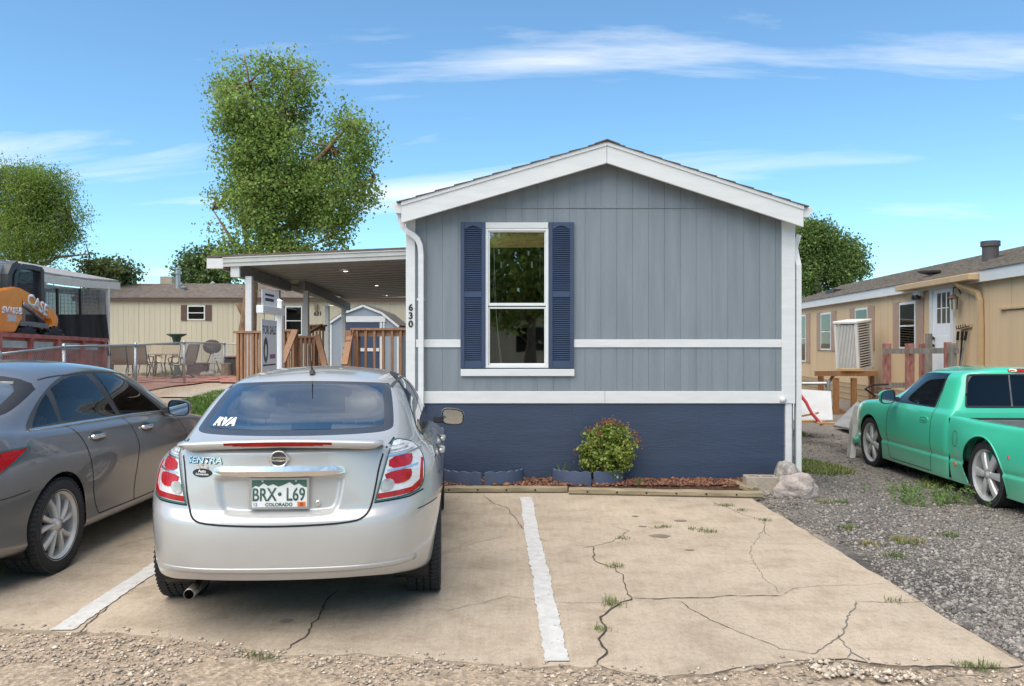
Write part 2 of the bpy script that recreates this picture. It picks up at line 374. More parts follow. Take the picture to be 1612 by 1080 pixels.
# room behind the glass, blind and cords
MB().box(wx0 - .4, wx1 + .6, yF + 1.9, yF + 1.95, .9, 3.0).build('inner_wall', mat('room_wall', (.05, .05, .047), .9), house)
bam = mat('bamboo_slats', (.78, .52, .18), .6, var=.3, scale=12, stretch=(.6, 1, 30))
for i in range(9):
    z = fz(364.5) - i * .0195
    MB().box(fx(771), fx(857.5), yF + .045 + (i % 2) * .004, yF + .06 + (i % 2) * .004, z - .0185, z).build('blind_slat', bam, wfr)
cordm = mat('blind_cord', (.75, .73, .68), .7)
m_ = MB(); m_.tube([at(777.5, 388, yF + .07), at(779, 440, yF + .07), at(781, 480, yF + .07), at(783, 520, yF + .075), at(788, 572, yF + .07)], .0035, 5); m_.tube([at(779, 400, yF + .08), at(777, 450, yF + .08), at(780, 490, yF + .08), at(785, 530, yF + .08), at(790, 572, yF + .08)], .0025, 5)
m_.tube([at(850, 388, yF + .07), at(850, 450, yF + .07)], .002, 5); m_.build('blind_cord', cordm, wfr)
for a, b, c in ((787.5, 411, 421), (836.5, 411, 421), (784, 391, 399), (831, 394, 401)):
    MB().box(fx(a), fx(a) + .018, yF + .066, yF + .07, fz(c), fz(b)).build('cord_tag', cordm, wfr)
# ---- shutters
def shutter(a, b):
    x0, x1, z0, z1 = fx(a), fx(b), fz(579.5), fz(350.5); y0 = yF - .046; y1 = yF - .013
    m_ = MB(); st = .043; zm0, zm1 = fz(468.5), fz(460)
    m_.box(x0, x0 + st, y0, y1, z0, z1); m_.box(x1 - st, x1, y0, y1, z0, z1)
    m_.box(x0 + st, x1 - st, y0, y1, z0, z0 + .072); m_.box(x0 + st, x1 - st, y0, y1, zm0, zm1)
    n = 9; arc = [(x0 + st, z1), (x1 - st, z1)]
    for i in range(n + 1):
        t = i / n; arc.append((x1 - st - t * (x1 - x0 - 2 * st), z1 - .082 + .040 * math.sin(math.pi * t)))
    m_.prism(arc, 'y', y0, y1)
    sh = m_.build('shutter', navys, house, bevel=.003)
    MB().box(x0 + st, x1 - st, y1 - .006, y1 - .001, z0 + .07, z1 - .04).build('shutter_back', navys, sh)
    lv = MB()
    for lo, hi in ((z0 + .072, zm0), (zm1, z1 - .05)):
        k = int((hi - lo) / .0235)
        for i in range(k):
            z = lo + (i + .1) * (hi - lo) / k; hh = (hi - lo) / k
            lv.add([(x0 + st, y0 + .004, z), (x1 - st, y0 + .004, z), (x1 - st, y0 + .004, z + .005), (x0 + st, y0 + .004, z + .005), (x0 + st, y1 - .008, z + hh * .98), (x1 - st, y1 - .008, z + hh * .98)],
                   [(0, 1, 2, 3), (3, 2, 5, 4), (1, 0, 4, 5), (0, 3, 4), (1, 5, 2)])
    lv.build('louvres', navys, sh, kind='stuff')
shutter(725.5, 764.3); shutter(863.8, 903)
# house number
ink = mat('black_number', (.012, .012, .012), .4)
for i, ch in enumerate('630'):
    text_at('house_number', ch, .105, (fx(647), yF - .0325, fz(484.5 + 13 * i)), (1, 0, 0), (0, 0, 1), ink, house, .006, bold=.003)
# ================================================================== terrain
def axis(vals):
    o = []
    for a, b, n in vals: o += list(np.linspace(a, b, n, endpoint=False))
    return np.array(o + [vals[-1][1]])
gxs = axis([(-900, -60, 14), (-60, -16, 22), (-16, 16, 128), (16, 60, 22), (60, 900, 14)])
gys = axis([(-400, -30, 10), (-30, -4, 14), (-4, 34, 152), (34, 80, 16), (80, 1500, 16)])
X, Y = np.meshgrid(gxs, gys); Z = GZ(X, Y)
in_slab = SM(-9.4, -8.9, X) * (1 - SM(2.45, 2.75, X)) * SM(4.6, 5.0, Y) * (1 - SM(9.25, 9.5, Y))
bump_ = np.array([[mnoise.noise((x * .9, y * .9, 0)) for x in gxs] for y in gys]) * .022
Z = Z + bump_ * (1 - in_slab) * np.where((Y < 5.2) & (X < 2.9), .22, 1) * ((np.abs(X) < 30) & (Y < 40)) - .05 * in_slab - .006 - .010 * (1 - SM(3.6, 4.6, Y))
V = np.stack([X, Y, Z], -1).reshape(-1, 3); nx = len(gxs)
ii, jj = np.meshgrid(np.arange(len(gys) - 1), np.arange(nx - 1), indexing='ij'); a0 = (ii * nx + jj).ravel()
Fq = np.stack([a0, a0 + 1, a0 + nx + 1, a0 + nx], -1)
ground_me = np_mesh('ground', V, Fq); GRID = (gxs, gys, Z)
def gh(x, y):
    i = np.clip(np.searchsorted(gxs, x) - 1, 0, len(gxs) - 2); j = np.clip(np.searchsorted(gys, y) - 1, 0, len(gys) - 2)
    tx = (x - gxs[i]) / (gxs[i + 1] - gxs[i]); ty = (y - gys[j]) / (gys[j + 1] - gys[j])
    return Z[j, i] * (1 - tx) * (1 - ty) + Z[j, i + 1] * tx * (1 - ty) + Z[j + 1, i] * (1 - tx) * ty + Z[j + 1, i + 1] * tx * ty

def ground_mat():
    m = bpy.data.materials.new('gravel_and_dirt'); m.use_nodes = True; t = m.node_tree; b = t.nodes['Principled BSDF']; L = t.links
    b.inputs['Roughness'].default_value = .95; b.inputs['Specular IOR Level'].default_value = .2
    def nd(k, **kw):
        n = t.nodes.new(k)
        for a_, v_ in kw.items(): setattr(n, a_, v_)
        return n
    tcn = nd('ShaderNodeTexCoord'); sp = nd('ShaderNodeSeparateXYZ'); L.new(tcn.outputs['Object'], sp.inputs[0])
    def noise(s, d=6, r=.6):
        n = nd('ShaderNodeTexNoise'); n.inputs['Scale'].default_value = s; n.inputs['Detail'].default_value = d; n.inputs['Roughness'].default_value = r; L.new(tcn.outputs['Object'], n.inputs['Vector']); return n
    def ramp(src, stops):
        r_ = nd('ShaderNodeValToRGB'); e = r_.color_ramp.elements
        while len(e) < len(stops): e.new(.5)
        for q, (p_, c_) in zip(e, stops): q.position = p_; q.color = (*c_, 1)
        L.new(src, r_.inputs[0]); return r_.outputs[0]
    def mixc(f, a_, b_):
        x = nd('ShaderNodeMix', data_type='RGBA'); L.new(f, x.inputs[0]); L.new(a_, x.inputs[6]); L.new(b_, x.inputs[7]); return x.outputs[2]
    fine = noise(55, 8, .75); mid = noise(1.6, 6, .6); big = noise(.55, 4, .6)
    vor = nd('ShaderNodeTexVoronoi'); vor.inputs['Scale'].default_value = 38; L.new(tcn.outputs['Object'], vor.inputs['Vector'])
    tan = ramp(fine.outputs[0], [(.28, (.23, .175, .12)), (.5, (.42, .335, .245)), (.72, (.60, .51, .41))])
    grey = ramp(fine.outputs[0], [(.28, (.075, .068, .06)), (.5, (.21, .19, .165)), (.72, (.40, .37, .325))])
    vcol = ramp(vor.outputs['Color'], [(.0, (.6, .6, .6)), (1, (1.35, 1.3, 1.25))])
    tanv = nd('ShaderNodeMix', data_type='RGBA', blend_type='MULTIPLY'); tanv.inputs[0].default_value = 1; L.new(tan, tanv.inputs[6]); L.new(vcol, tanv.inputs[7])
    greyv = nd('ShaderNodeMix', data_type='RGBA', blend_type='MULTIPLY'); greyv.inputs[0].default_value = 1; L.new(grey, greyv.inputs[6]); L.new(vcol, greyv.inputs[7])
    # dark asphalt crumbs next to the slab
    x1 = nd('ShaderNodeMath', operation='MULTIPLY_ADD'); L.new(mid.outputs[0], x1.inputs[0]); x1.inputs[1].default_value = 1.6; L.new(sp.outputs[0], x1.inputs[2])
    fx_ = nd('ShaderNodeMapRange'); fx_.inputs[1].default_value = 2.7; fx_.inputs[2].default_value = 3.4; L.new(x1.outputs[0], fx_.inputs[0])
    y1 = nd('ShaderNodeMath', operation='MULTIPLY_ADD'); L.new(mid.outputs[0], y1.inputs[0]); y1.inputs[1].default_value = .7; L.new(sp.outputs[1], y1.inputs[2])
    fy_ = nd('ShaderNodeMapRange'); fy_.inputs[1].default_value = 4.3; fy_.inputs[2].default_value = 5.2; L.new(y1.outputs[0], fy_.inputs[0])
    ff = nd('ShaderNodeMath', operation='MULTIPLY'); L.new(fx_.outputs[0], ff.inputs[0]); L.new(fy_.outputs[0], ff.inputs[1])
    c = mixc(ff.outputs[0], tanv.outputs[2], greyv.outputs[2])
    # dark asphalt crumbs strip
    dk = nd('ShaderNodeValToRGB'); dk.color_ramp.elements[0].position = .50; dk.color_ramp.elements[1].position = .62; L.new(big.outputs[0], dk.inputs[0])
    band = nd('ShaderNodeMapRange'); band.inputs[1].default_value = 5.6; band.inputs[2].default_value = 4.0; L.new(x1.outputs[0], band.inputs[0])
    d2 = nd('ShaderNodeMath', operation='MULTIPLY'); L.new(dk.outputs[0], d2.inputs[0]); L.new(band.outputs[0], d2.inputs[1])
    d3 = nd('ShaderNodeMath', operation='MULTIPLY'); L.new(d2.outputs[0], d3.inputs[0]); L.new(ff.outputs[0], d3.inputs[1])
    dark = nd('ShaderNodeRGB'); dark.outputs[0].default_value = (.062, .06, .058, 1)
    d4 = nd('ShaderNodeMath', operation='MULTIPLY'); L.new(d3.outputs[0], d4.inputs[0]); d4.inputs[1].default_value = .8
    c = mixc(d4.outputs[0], c, dark.outputs[0])
    L.new(c, b.inputs['Base Color'])
    bp = nd('ShaderNodeBump'); bp.inputs['Strength'].default_value = .9; bp.inputs['Distance'].default_value = .015
    L.new(fine.outputs[0], bp.inputs['Height']); bp2 = nd('ShaderNodeBump'); bp2.inputs['Strength'].default_value = .7; bp2.inputs['Distance'].default_value = .012
    L.new(vor.outputs['Distance'], bp2.inputs['Height']); L.new(bp.outputs[0], bp2.inputs['Normal']); L.new(bp2.outputs[0], b.inputs['Normal'])
    return m
ground = link('ground', ground_me, ground_mat(), smooth=True); tag(ground, kind='structure')

# ------------------------------------------------------------------ concrete driveway
def concrete_mat(name, base, stain=True):
    m = bpy.data.materials.new(name); m.use_nodes = True; t = m.node_tree; b = t.nodes['Principled BSDF']; L = t.links
    b.inputs['Roughness'].default_value = .88; b.inputs['Specular IOR Level'].default_value = .25
    tcn = t.nodes.new('ShaderNodeTexCoord')
    def noise(s, d, r=.6, st=None):
        n = t.nodes.new('ShaderNodeTexNoise'); n.inputs['Scale'].default_value = s; n.inputs['Detail'].default_value = d; n.inputs['Roughness'].default_value = r
        if st:
            mpn = t.nodes.new('ShaderNodeMapping'); mpn.inputs['Scale'].default_value = st; L.new(tcn.outputs['Object'], mpn.inputs[0]); L.new(mpn.outputs[0], n.inputs['Vector'])
        else: L.new(tcn.outputs['Object'], n.inputs['Vector'])
        return n
    def ramp(src, stops):
        r_ = t.nodes.new('ShaderNodeValToRGB'); e = r_.color_ramp.elements
        while len(e) < len(stops): e.new(.5)
        for q, (p_, c_) in zip(e, stops): q.position = p_; q.color = (*c_, 1)
        L.new(src, r_.inputs[0]); return r_.outputs[0]
    def mul(a_, b_, f=1.):
        x = t.nodes.new('ShaderNodeMix'); x.data_type = 'RGBA'; x.blend_type = 'MULTIPLY'; x.inputs[0].default_value = f; L.new(a_, x.inputs[6]); L.new(b_, x.inputs[7]); return x.outputs[2]
    c = ramp(noise(.7, 5).outputs[0], [(.3, tuple(v * .86 for v in base)), (.7, tuple(v * 1.1 for v in base))])
    c = mul(c, ramp(noise(120, 4, .8).outputs[0], [(.25, (.55, .54, .52)), (.5, (1, 1, 1)), (.8, (1.25, 1.24, 1.22))]))
    c = mul(c, ramp(noise(26, 6, .75).outputs[0], [(.3, (.80, .79, .77)), (.5, (1, 1, 1)), (.75, (1.1, 1.1, 1.09))]))
    c = mul(c, ramp(noise(3.2, 8, .72).outputs[0], [(.28, (.72, .69, .65)), (.52, (1, 1, 1)), (.75, (1.06, 1.07, 1.08))]))
    c = mul(c, ramp(noise(38, 4, .6, (1, .06, 1)).outputs[0], [(.3, (.93, .93, .93)), (.7, (1.04, 1.04, 1.04))]))
    if stain:
        v = t.nodes.new('ShaderNodeTexNoise'); v.inputs['Scale'].default_value = 1.9; v.inputs['Detail'].default_value = 3; v.inputs['Distortion'].default_value = .6; L.new(tcn.outputs['Object'], v.inputs['Vector'])
        c = mul(c, ramp(v.outputs[0], [(.66, (1, 1, 1)), (.74, (.72, .66, .6))]), .8)
        pk = noise(75, 1, .5); c = mul(c, ramp(pk.outputs[0], [(.23, (.30, .28, .25)), (.30, (1, 1, 1))]))
    L.new(c, b.inputs['Base Color'])
    bp = t.nodes.new('ShaderNodeBump'); bp.inputs['Strength'].default_value = .35; bp.inputs['Distance'].default_value = .004
    L.new(noise(110, 6, .7).outputs[0], bp.inputs['Height']); L.new(bp.outputs[0], b.inputs['Normal'])
    return m
conc = concrete_mat('driveway_concrete', (.425, .347, .258))
def rough_edge(pts, step=.10, amp=.03, seed=0):
    rr = random.Random(seed); o = []
    for a, b in zip(pts[:-1], pts[1:]):
        a, b = Vector(a), Vector(b); n = max(1, int((b - a).length / step)); nrm = Vector((-(b - a).y, (b - a).x)).normalized()
        for i in range(n): o.append(a.lerp(b, i / n) + nrm * rr.uniform(-amp, amp) * (i > 0))
    return o + [Vector(pts[-1])]
front = [(-9, 4.75), (-4.6, 4.72), (gp(30, 985).x, 4.72), (gp(230, 1000).x, gp(230, 1000).y), (gp(360, 1018).x, gp(360, 1018).y), (gp(455, 1032).x, gp(455, 1032).y), (gp(560, 1028).x, gp(560, 1028).y), (gp(800, 1048).x, gp(800, 1048).y), (gp(940, 1050).x, gp(940, 1050).y), (gp(1060, 1066).x, gp(1060, 1066).y), (gp(1290, 1040).x, gp(1290, 1040).y), (gp(1400, 1047).x, gp(1400, 1047).y), (2.57, 4.13)]
right = [(2.57, 4.13), (2.55, 6.2), (2.52, 7.9), (2.50, 8.75)]
outline = rough_edge(front, .07, .022, 3)[:-1] + rough_edge(right, .12, .012, 4) + [Vector((2.2, 9.3)), Vector((-9, 9.3))]
bm = bmesh.new(); top = [bm.verts.new((p.x, p.y, 0)) for p in outline]; f = bm.faces.new(top)
r = bmesh.ops.extrude_face_region(bm, geom=[f]); bmesh.ops.translate(bm, verts=[v for v in r['geom'] if isinstance(v, bmesh.types.BMVert)], vec=(0, 0, -.09))
bmesh.ops.recalc_face_normals(bm, faces=bm.faces); bmesh.ops.triangulate(bm, faces=bm.faces)
me = bpy.data.meshes.new('driveway'); bm.to_mesh(me); bm.free()
drive = link('driveway', me, conc); tag(drive, kind='structure')

# cracks: open joints filled with dark dirt
crackm = mat('crack_dirt', (.045, .036, .028), .95, var=.3, scale=40)
crack2 = mat('crack_filler_grey', (.13, .125, .12), .9, var=.2, scale=40)
def zc(pts, ox=800, oy=760, s=.5037): return [(ox + a * s, oy + b * s) for a, b in pts]
def crack(pts, w0=.006, w1=.014, m=crackm, seed=1, z=.004, jit=.02, name='crack'):
    rr = random.Random(seed); P_ = [gp(*p) for p in pts]; path = []
    for a, b in zip(P_[:-1], P_[1:]):
        n = max(2, int((b - a).length / .035))
        for i in range(n): path.append(a.lerp(b, i / n))
    path.append(P_[-1]); off = 0; pp = []
    for i, p in enumerate(path):
        d = (path[min(i + 1, len(path) - 1)] - path[max(0, i - 1)]).normalized(); nr = Vector((-d.y, d.x, 0))
        off = off * .75 + rr.uniform(-jit, jit) * .55
        pp.append((p + nr * off * (0 < i < len(path) - 1), nr))
    vs, fs = [], []
    for i, (p, nr) in enumerate(pp):
        w = rr.uniform(w0, w1) * .75 * (0.35 if i in (0, len(pp) - 1) else 1)
        vs += [(p.x + nr.x * w * .5, p.y + nr.y * w * .5, z), (p.x - nr.x * w * .5, p.y - nr.y * w * .5, z)]
    fs = [(2 * i, 2 * i + 1, 2 * i + 3, 2 * i + 2) for i in range(len(pp) - 1)]
    me = bpy.data.meshes.new('crack'); me.from_pydata(vs, [], fs); link(name, me, m, drive)
cr = [
 (zc([(235, 205), (265, 200), (325, 185), (385, 150), (330, 137)]), .003, .008, crackm),
 (zc([(265, 200), (270, 245), (325, 265), (360, 290), (387, 360)]), .004, .012, crackm),
 (zc([(387, 360), (325, 390), (290, 420), (298, 460), (292, 490), (310, 530), (280, 570)]), .006, .02, crackm),
 (zc([(280, 570), (380, 607), (500, 606), (640, 600), (740, 578), (880, 562), (960, 558)]), .003, .010, crackm),
 (zc([(387, 360), (530, 362), (700, 355), (855, 355)]), .006, .017, crackm),
 (zc([(855, 355), (910, 330), (1020, 322), (1200, 315)]), .002, .006, crack2),
 (zc([(530, 370), (640, 435), (750, 480), (850, 520), (950, 537)]), .003, .008, crackm),
 (zc([(950, 537), (1030, 475), (1060, 430), (1085, 372)]), .005, .013, crack2),
 (zc([(1085, 372), (1240, 375), (1340, 370)]), .004, .009, crackm),
 (zc([(1030, 475), (1075, 530), (1120, 558)]), .005, .012, crack2), (zc([(1075, 530), (1060, 547)]), .004, .009, crack2),
 (zc([(950, 560), (1060, 553), (1160, 570), (1300, 575), (1420, 580), (1612, 572)]), .008, .022, crackm),
 (zc([(855, 350), (800, 300), (760, 240), (755, 200), (800, 150)]), .002, .006, crack2),
 (zc([(820, 168), (795, 150), (800, 120), (740, 100), (640, 60)]), .003, .008, crackm),
 ([(762, 781), (775, 792), (800, 800), (812, 818), (835, 845), (862, 852)], .004, .010, crackm),
 ([(705, 866), (740, 858), (790, 845)], .002, .006, crackm),
 ([(800, 939), (865, 947), (950, 950)], .002, .006, crackm),
 ([(700, 965), (800, 938)], .002, .005, crackm),
 ([(531, 931), (514, 947), (510, 960), (490, 982), (486, 996), (466, 1012), (452, 1024)], .006, .016, crackm),
 ([(238, 905), (115, 1000)], .006, .014, crackm),
 ([(135, 887), (238, 891)], .002, .005, crackm),
 ([(1100, 852), (1230, 856), (1330, 855)], .002, .005, crack2),
]
for i, (p, a, b, m_) in enumerate(cr): crack(p, a, b, m_, i)
# stains (worn-in oil spots with their own outline)
stn = mat('oil_stain', (.20, .155, .115), .8, var=.2, scale=9); stn2 = mat('dark_stain', (.24, .215, .185), .8, var=.2, scale=5)
def spot(px, py, rx, ry, m_, seed, z=.003):
    c = gp(px, py); rr = random.Random(seed); n = 18
    me = bpy.data.meshes.new('stain'); me.from_pydata([(c.x + rx * math.cos(2 * math.pi * k / n) * rr.uniform(.75, 1.15), c.y + ry * math.sin(2 * math.pi * k / n) * rr.uniform(.75, 1.15), z) for k in range(n)], [], [tuple(range(n))])
    link('stain', me, m_, drive)
for i, s_ in enumerate([(1039, 844, .085, .07, stn), (1072, 820, .06, .05, stn), (1000, 813, .03, .03, stn), (1012, 829, .04, .025, stn), (1196, 1051, .025, .02, stn), (1085, 866, .04, .025, stn), (92, 888, .06, .05, stn2), (452, 978, .04, .035, stn2), (285, 921, .02, .02, stn)]): spot(*s_, i)
# painted stall lines
paint = mat('worn_white_paint', (.50, .485, .455), .8, var=.12, scale=14, bump=.4, bscale=70)
_t = paint.node_tree; _b = _t.nodes['Principled BSDF']; _src = _b.inputs['Base Color'].links[0].from_socket
_n = _t.nodes.new('ShaderNodeTexNoise'); _n.inputs['Scale'].default_value = 22; _n.inputs['Detail'].default_value = 9; _n.inputs['Roughness'].default_value = .75
_tc = _t.nodes.new('ShaderNodeTexCoord'); _t.links.new(_tc.outputs['Object'], _n.inputs['Vector'])
_r = _t.nodes.new('ShaderNodeValToRGB'); _r.color_ramp.elements[0].position = .36; _r.color_ramp.elements[1].position = .41; _t.links.new(_n.outputs[0], _r.inputs[0])
_m = _t.nodes.new('ShaderNodeMix'); _m.data_type = 'RGBA'; _t.links.new(_r.outputs[0], _m.inputs[0]); _m.inputs[6].default_value = (.33, .27, .20, 1); _t.links.new(_src, _m.inputs[7]); _t.links.new(_m.outputs[2], _b.inputs['Base Color'])
def line(c0, c1, w, seed):
    a, b = gp(*c0), gp(*c1); rr = random.Random(seed); d = (b - a); n = int(d.length / .03); nr = Vector((-d.y, d.x, 0)).normalized(); vs = []
    wob = 0
    for i in range(n + 1):
        p = a + d * i / n; wob = wob * .9 + rr.uniform(-.004, .004)
        vs += [p + nr * (w / 2 + wob + rr.uniform(-.006, .004)), p - nr * (w / 2 - wob + rr.uniform(-.006, .004))]
    me = bpy.data.meshes.new('painted_line'); me.from_pydata([(v.x, v.y, .006) for v in vs], [], [(2 * i, 2 * i + 1, 2 * i + 3, 2 * i + 2) for i in range(n)])
    link('painted_line', me, paint, drive)
line((876, 1042), (827.5, 783), .125, 1)
p0, p1 = gp(98, 992), gp(240, 895); ext = p1 + (p1 - p0) * 1.9
a_ = p0; 
def proj(p): return (CX + p.x * F / p.y, CY + (H - p.z) * F / p.y)
line((98, 993), proj(ext), .13, 2)

# ------------------------------------------------------------------ scattered stones (gravel)
def stones(name, pts, sizes, m, parent=None, label=None, cat=None):
    # each stone is a squashed octahedron with jitter
    n = len(pts); base = np.array([(1, 0, 0), (0, 1, 0), (-1, 0, 0), (0, -1, 0), (0, 0, 1), (0, 0, -.6), (.62, .62, .35), (-.6, .55, .4)], float)[:6]
    fc = np.array([(0, 1, 4), (1, 2, 4), (2, 3, 4), (3, 0, 4), (1, 0, 5), (2, 1, 5), (3, 2, 5), (0, 3, 5)])
    ang = rng.uniform(0, 6.28, n); ca, sa = np.cos(ang), np.sin(ang)
    v = base[None] * rng.uniform(.65, 1.35, (n, 6, 1)) * sizes[:, None, None] * np.stack([rng.uniform(.7, 1.3, n), rng.uniform(.7, 1.3, n), rng.uniform(.4, .8, n)], -1)[:, None, :]
    x = v[..., 0] * ca[:, None] - v[..., 1] * sa[:, None]; y = v[..., 0] * sa[:, None] + v[..., 1] * ca[:, None]
    V = np.stack([x + pts[:, None, 0], y + pts[:, None, 1], v[..., 2] + pts[:, None, 2]], -1).reshape(-1, 3)
    Fq = (fc[None] + (np.arange(n) * 6)[:, None, None]).reshape(-1, 3)
    o = link(name, np_mesh(name, V, Fq), m, parent); tag(o, label, cat, kind='stuff'); return o
gstone = mat('grey_gravel_stone', (.20, .18, .155), .9, var=.35, scale=25, island=.6)
tstone = mat('tan_gravel_stone', (.42, .345, .265), .9, var=.25, scale=25, island=.5)
def hgt(P_): return np.array([gh(x, y) for x, y in P_])
# grey gravel on the right, density falls with distance
n = 34000; d_ = 4.1 + (rng.random(n) ** 1.5) * 12; x_ = 2.45 + rng.random(n) * (d_ * .64 - 2.3)
ok = (x_ > 2.6 + .25 * np.sin(d_ * 2.1) * 0.3) & ~((d_ > 8.9) & (x_ < 3.35)); P_ = np.stack([x_, d_], -1)[ok]
stones('gravel', np.column_stack([P_, hgt(P_) + .002]), rng.gamma(2.2, .0038, len(P_)) + .003, gstone, label='grey crushed gravel beside the concrete driveway', cat='gravel')
# tan pebbles in front of the broken slab edge
n = 9500; d_ = 3.72 + rng.random(n) * 1.1; x_ = -3.2 + rng.random(n) * 6.0
edge = np.interp(x_, [p.x for p in rough_edge(front, 50, 0)], [p.y for p in rough_edge(front, 50, 0)])
dens = np.array([mnoise.noise((a * 1.3, b * 2.0, 3.3)) for a, b in zip(x_, d_)])
ok = (d_ < edge + .05 * rng.standard_normal(n)) & ((dens > -.05 + .25 * (x_ > -.2)) | (np.abs(d_ - edge) < .08)); P_ = np.stack([x_, d_], -1)[ok]
zz = np.where(P_[:, 1] > edge[ok], .003, hgt(P_) + .004)
stones('pebbles', np.column_stack([P_, zz]), rng.gamma(1.8, .0032, len(P_)) + .0025, tstone, label='tan pebbles along the broken front edge of the slab', cat='pebbles')
# gravel crumbs in the broken patch at the front right
P0 = [gp(a, b) for a, b in ((1285, 1043), (1320, 1048), (1350, 1055), (1310, 1060), (1370, 1062), (1420, 1063), (1450, 1068), (1300, 1052))]
P_ = np.array([(p.x + rng.normal(0, .05), p.y + rng.normal(0, .035)) for p in P0 for _ in range(45)])
stones('crumbs', np.column_stack([P_, np.full(len(P_), .006) - .004]), rng.gamma(2.2, .0036, len(P_)) + .003, tstone, label='loose gravel crumbs at the cracked front right of slab', cat='gravel')

# ------------------------------------------------------------------ foliage helpers
def leafmat(name, col, col2, rough=.55, trans=.35, island=.35):
    if name in MATS: return MATS[name]
    m = mat(name, col, rough, var=.0, scale=1.1, col2=col2, island=island, detail=3)
    t = m.node_tree; b = t.nodes['Principled BSDF']; o = t.nodes['Material Output']
    src = b.inputs['Base Color'].links[0].from_socket
    tl = t.nodes.new('ShaderNodeBsdfTranslucent'); t.links.new(src, tl.inputs[0]); mx = t.nodes.new('ShaderNodeMixShader'); mx.inputs[0].default_value = trans
    t.links.new(b.outputs[0], mx.inputs[1]); t.links.new(tl.outputs[0], mx.inputs[2]); t.links.new(mx.outputs[0], o.inputs[0]); return m
def leaves_mesh(C, size, aspect=.7, droop=.0):
    """rhombic folded leaves at points C, (n,3)"""
    n = len(C); a = rng.normal(size=(n, 3)); a[:, 2] -= droop; a /= np.linalg.norm(a, axis=1)[:, None]
    b = rng.normal(size=(n, 3)); b -= a * (a * b).sum(1)[:, None]; b /= np.linalg.norm(b, axis=1)[:, None]; c = np.cross(a, b)
    s = (size * rng.uniform(.6, 1.35, n))[:, None]
    V = np.stack([C - a * s * .5, C + b * s * aspect * .5 + c * s * .12 - a * s * .08, C + a * s * .5, C - b * s * aspect * .5 + c * s * .12 - a * s * .08], 1).reshape(-1, 3)
    return V, np.arange(4 * n).reshape(-1, 4)
def blades(name, pts, h, m, spread=.6, n=8, width=.006, parent=None, label=None, cat=None, kind='stuff'):
    """grass blades at pts (k,3)"""
    k = len(pts); N_ = k * n; C = np.repeat(pts, n, 0) + np.column_stack([rng.normal(0, .025, (N_, 2)), np.zeros(N_)])
    ang = rng.uniform(0, 6.28, N_); lean = rng.uniform(.1, 1, N_) * spread; hh = h * rng.uniform(.5, 1.2, N_)
    dx, dy = np.cos(ang), np.sin(ang); wv = np.column_stack([-dy, dx, np.zeros(N_)]) * width
    mid = C + np.column_stack([dx * lean * hh * .35, dy * lean * hh * .35, hh * .6]); tip = C + np.column_stack([dx * lean * hh, dy * lean * hh, hh * (1 - .35 * lean)])
    V = np.stack([C - wv * .5, C + wv * .5, mid + wv * .4, mid - wv * .4, tip], 1).reshape(-1, 3)
    q = np.arange(N_) * 5; Fq = np.concatenate([np.stack([q, q + 1, q + 2], -1), np.stack([q, q + 2, q + 3], -1), np.stack([q + 3, q + 2, q + 4], -1)])
    o = link(name, np_mesh(name, V, Fq), m, parent); tag(o, label, cat, kind=kind); return o
gdry = leafmat('grass_green', (.075, .13, .025), (.17, .21, .05)); gyel = leafmat('grass_yellow', (.19, .19, .05), (.30, .25, .09))
# tufts in the cracks
tufts = [(965, 950, .10), (968, 953, .07), (950, 992, .06), (980, 848, .05), (965, 893, .07), (1052, 830, .05), (1040, 831, .04), (1108, 836, .06), (1120, 838, .05), (1095, 833, .04), (1205, 819, .05), (1168, 804, .05), (1136, 796, .05), (1145, 797, .06), (1410, 947, .05), (1540, 1051, .07), (1560, 1053, .05), (1530, 1050, .05), (420, 1036, .05), (395, 1033, .04)]
for i, (a, b, h_) in enumerate(tufts):
    p = gp(a, b); blades('weed_tuft', np.array([(p.x + random.uniform(-.05, .05), p.y + random.uniform(-.015, .015), 0) for _ in range(7)]), h_ * .65, gdry, 1.4, 6, .004, parent=drive, kind=None)

# ------------------------------------------------------------------ flower bed in front of the skirting
mulch = mat('mulch_soil', (.10, .055, .035), .95, var=.4, scale=30, bump=.8, bscale=60)
timber = mat('weathered_timber', (.27, .215, .135), .85, var=.3, scale=5, stretch=(.7, 6, 6), bump=.5, bscale=30)
bed = MB(); bed.box(-1.6, fx(1205), 9.06, 9.418, -.03, .055); bedo = bed.build('mulch_bed', mulch); tag(bedo, kind='structure')
chip = mat('bark_chip', (.17, .075, .042), .9, var=.3, scale=20, island=.6)
n = 5200; P_ = np.column_stack([rng.uniform(-1.5, fx(1200), n), rng.uniform(9.07, 9.40, n), np.full(n, .058)]); P_[:, 2] += rng.random(n) * .022 + .012 * (P_[:, 1] - 9.07) * 4
stones('bark_chips', P_, rng.gamma(3, .0045, n) + .004, chip, label='reddish bark mulch chips in the narrow bed along skirting', cat='mulch')
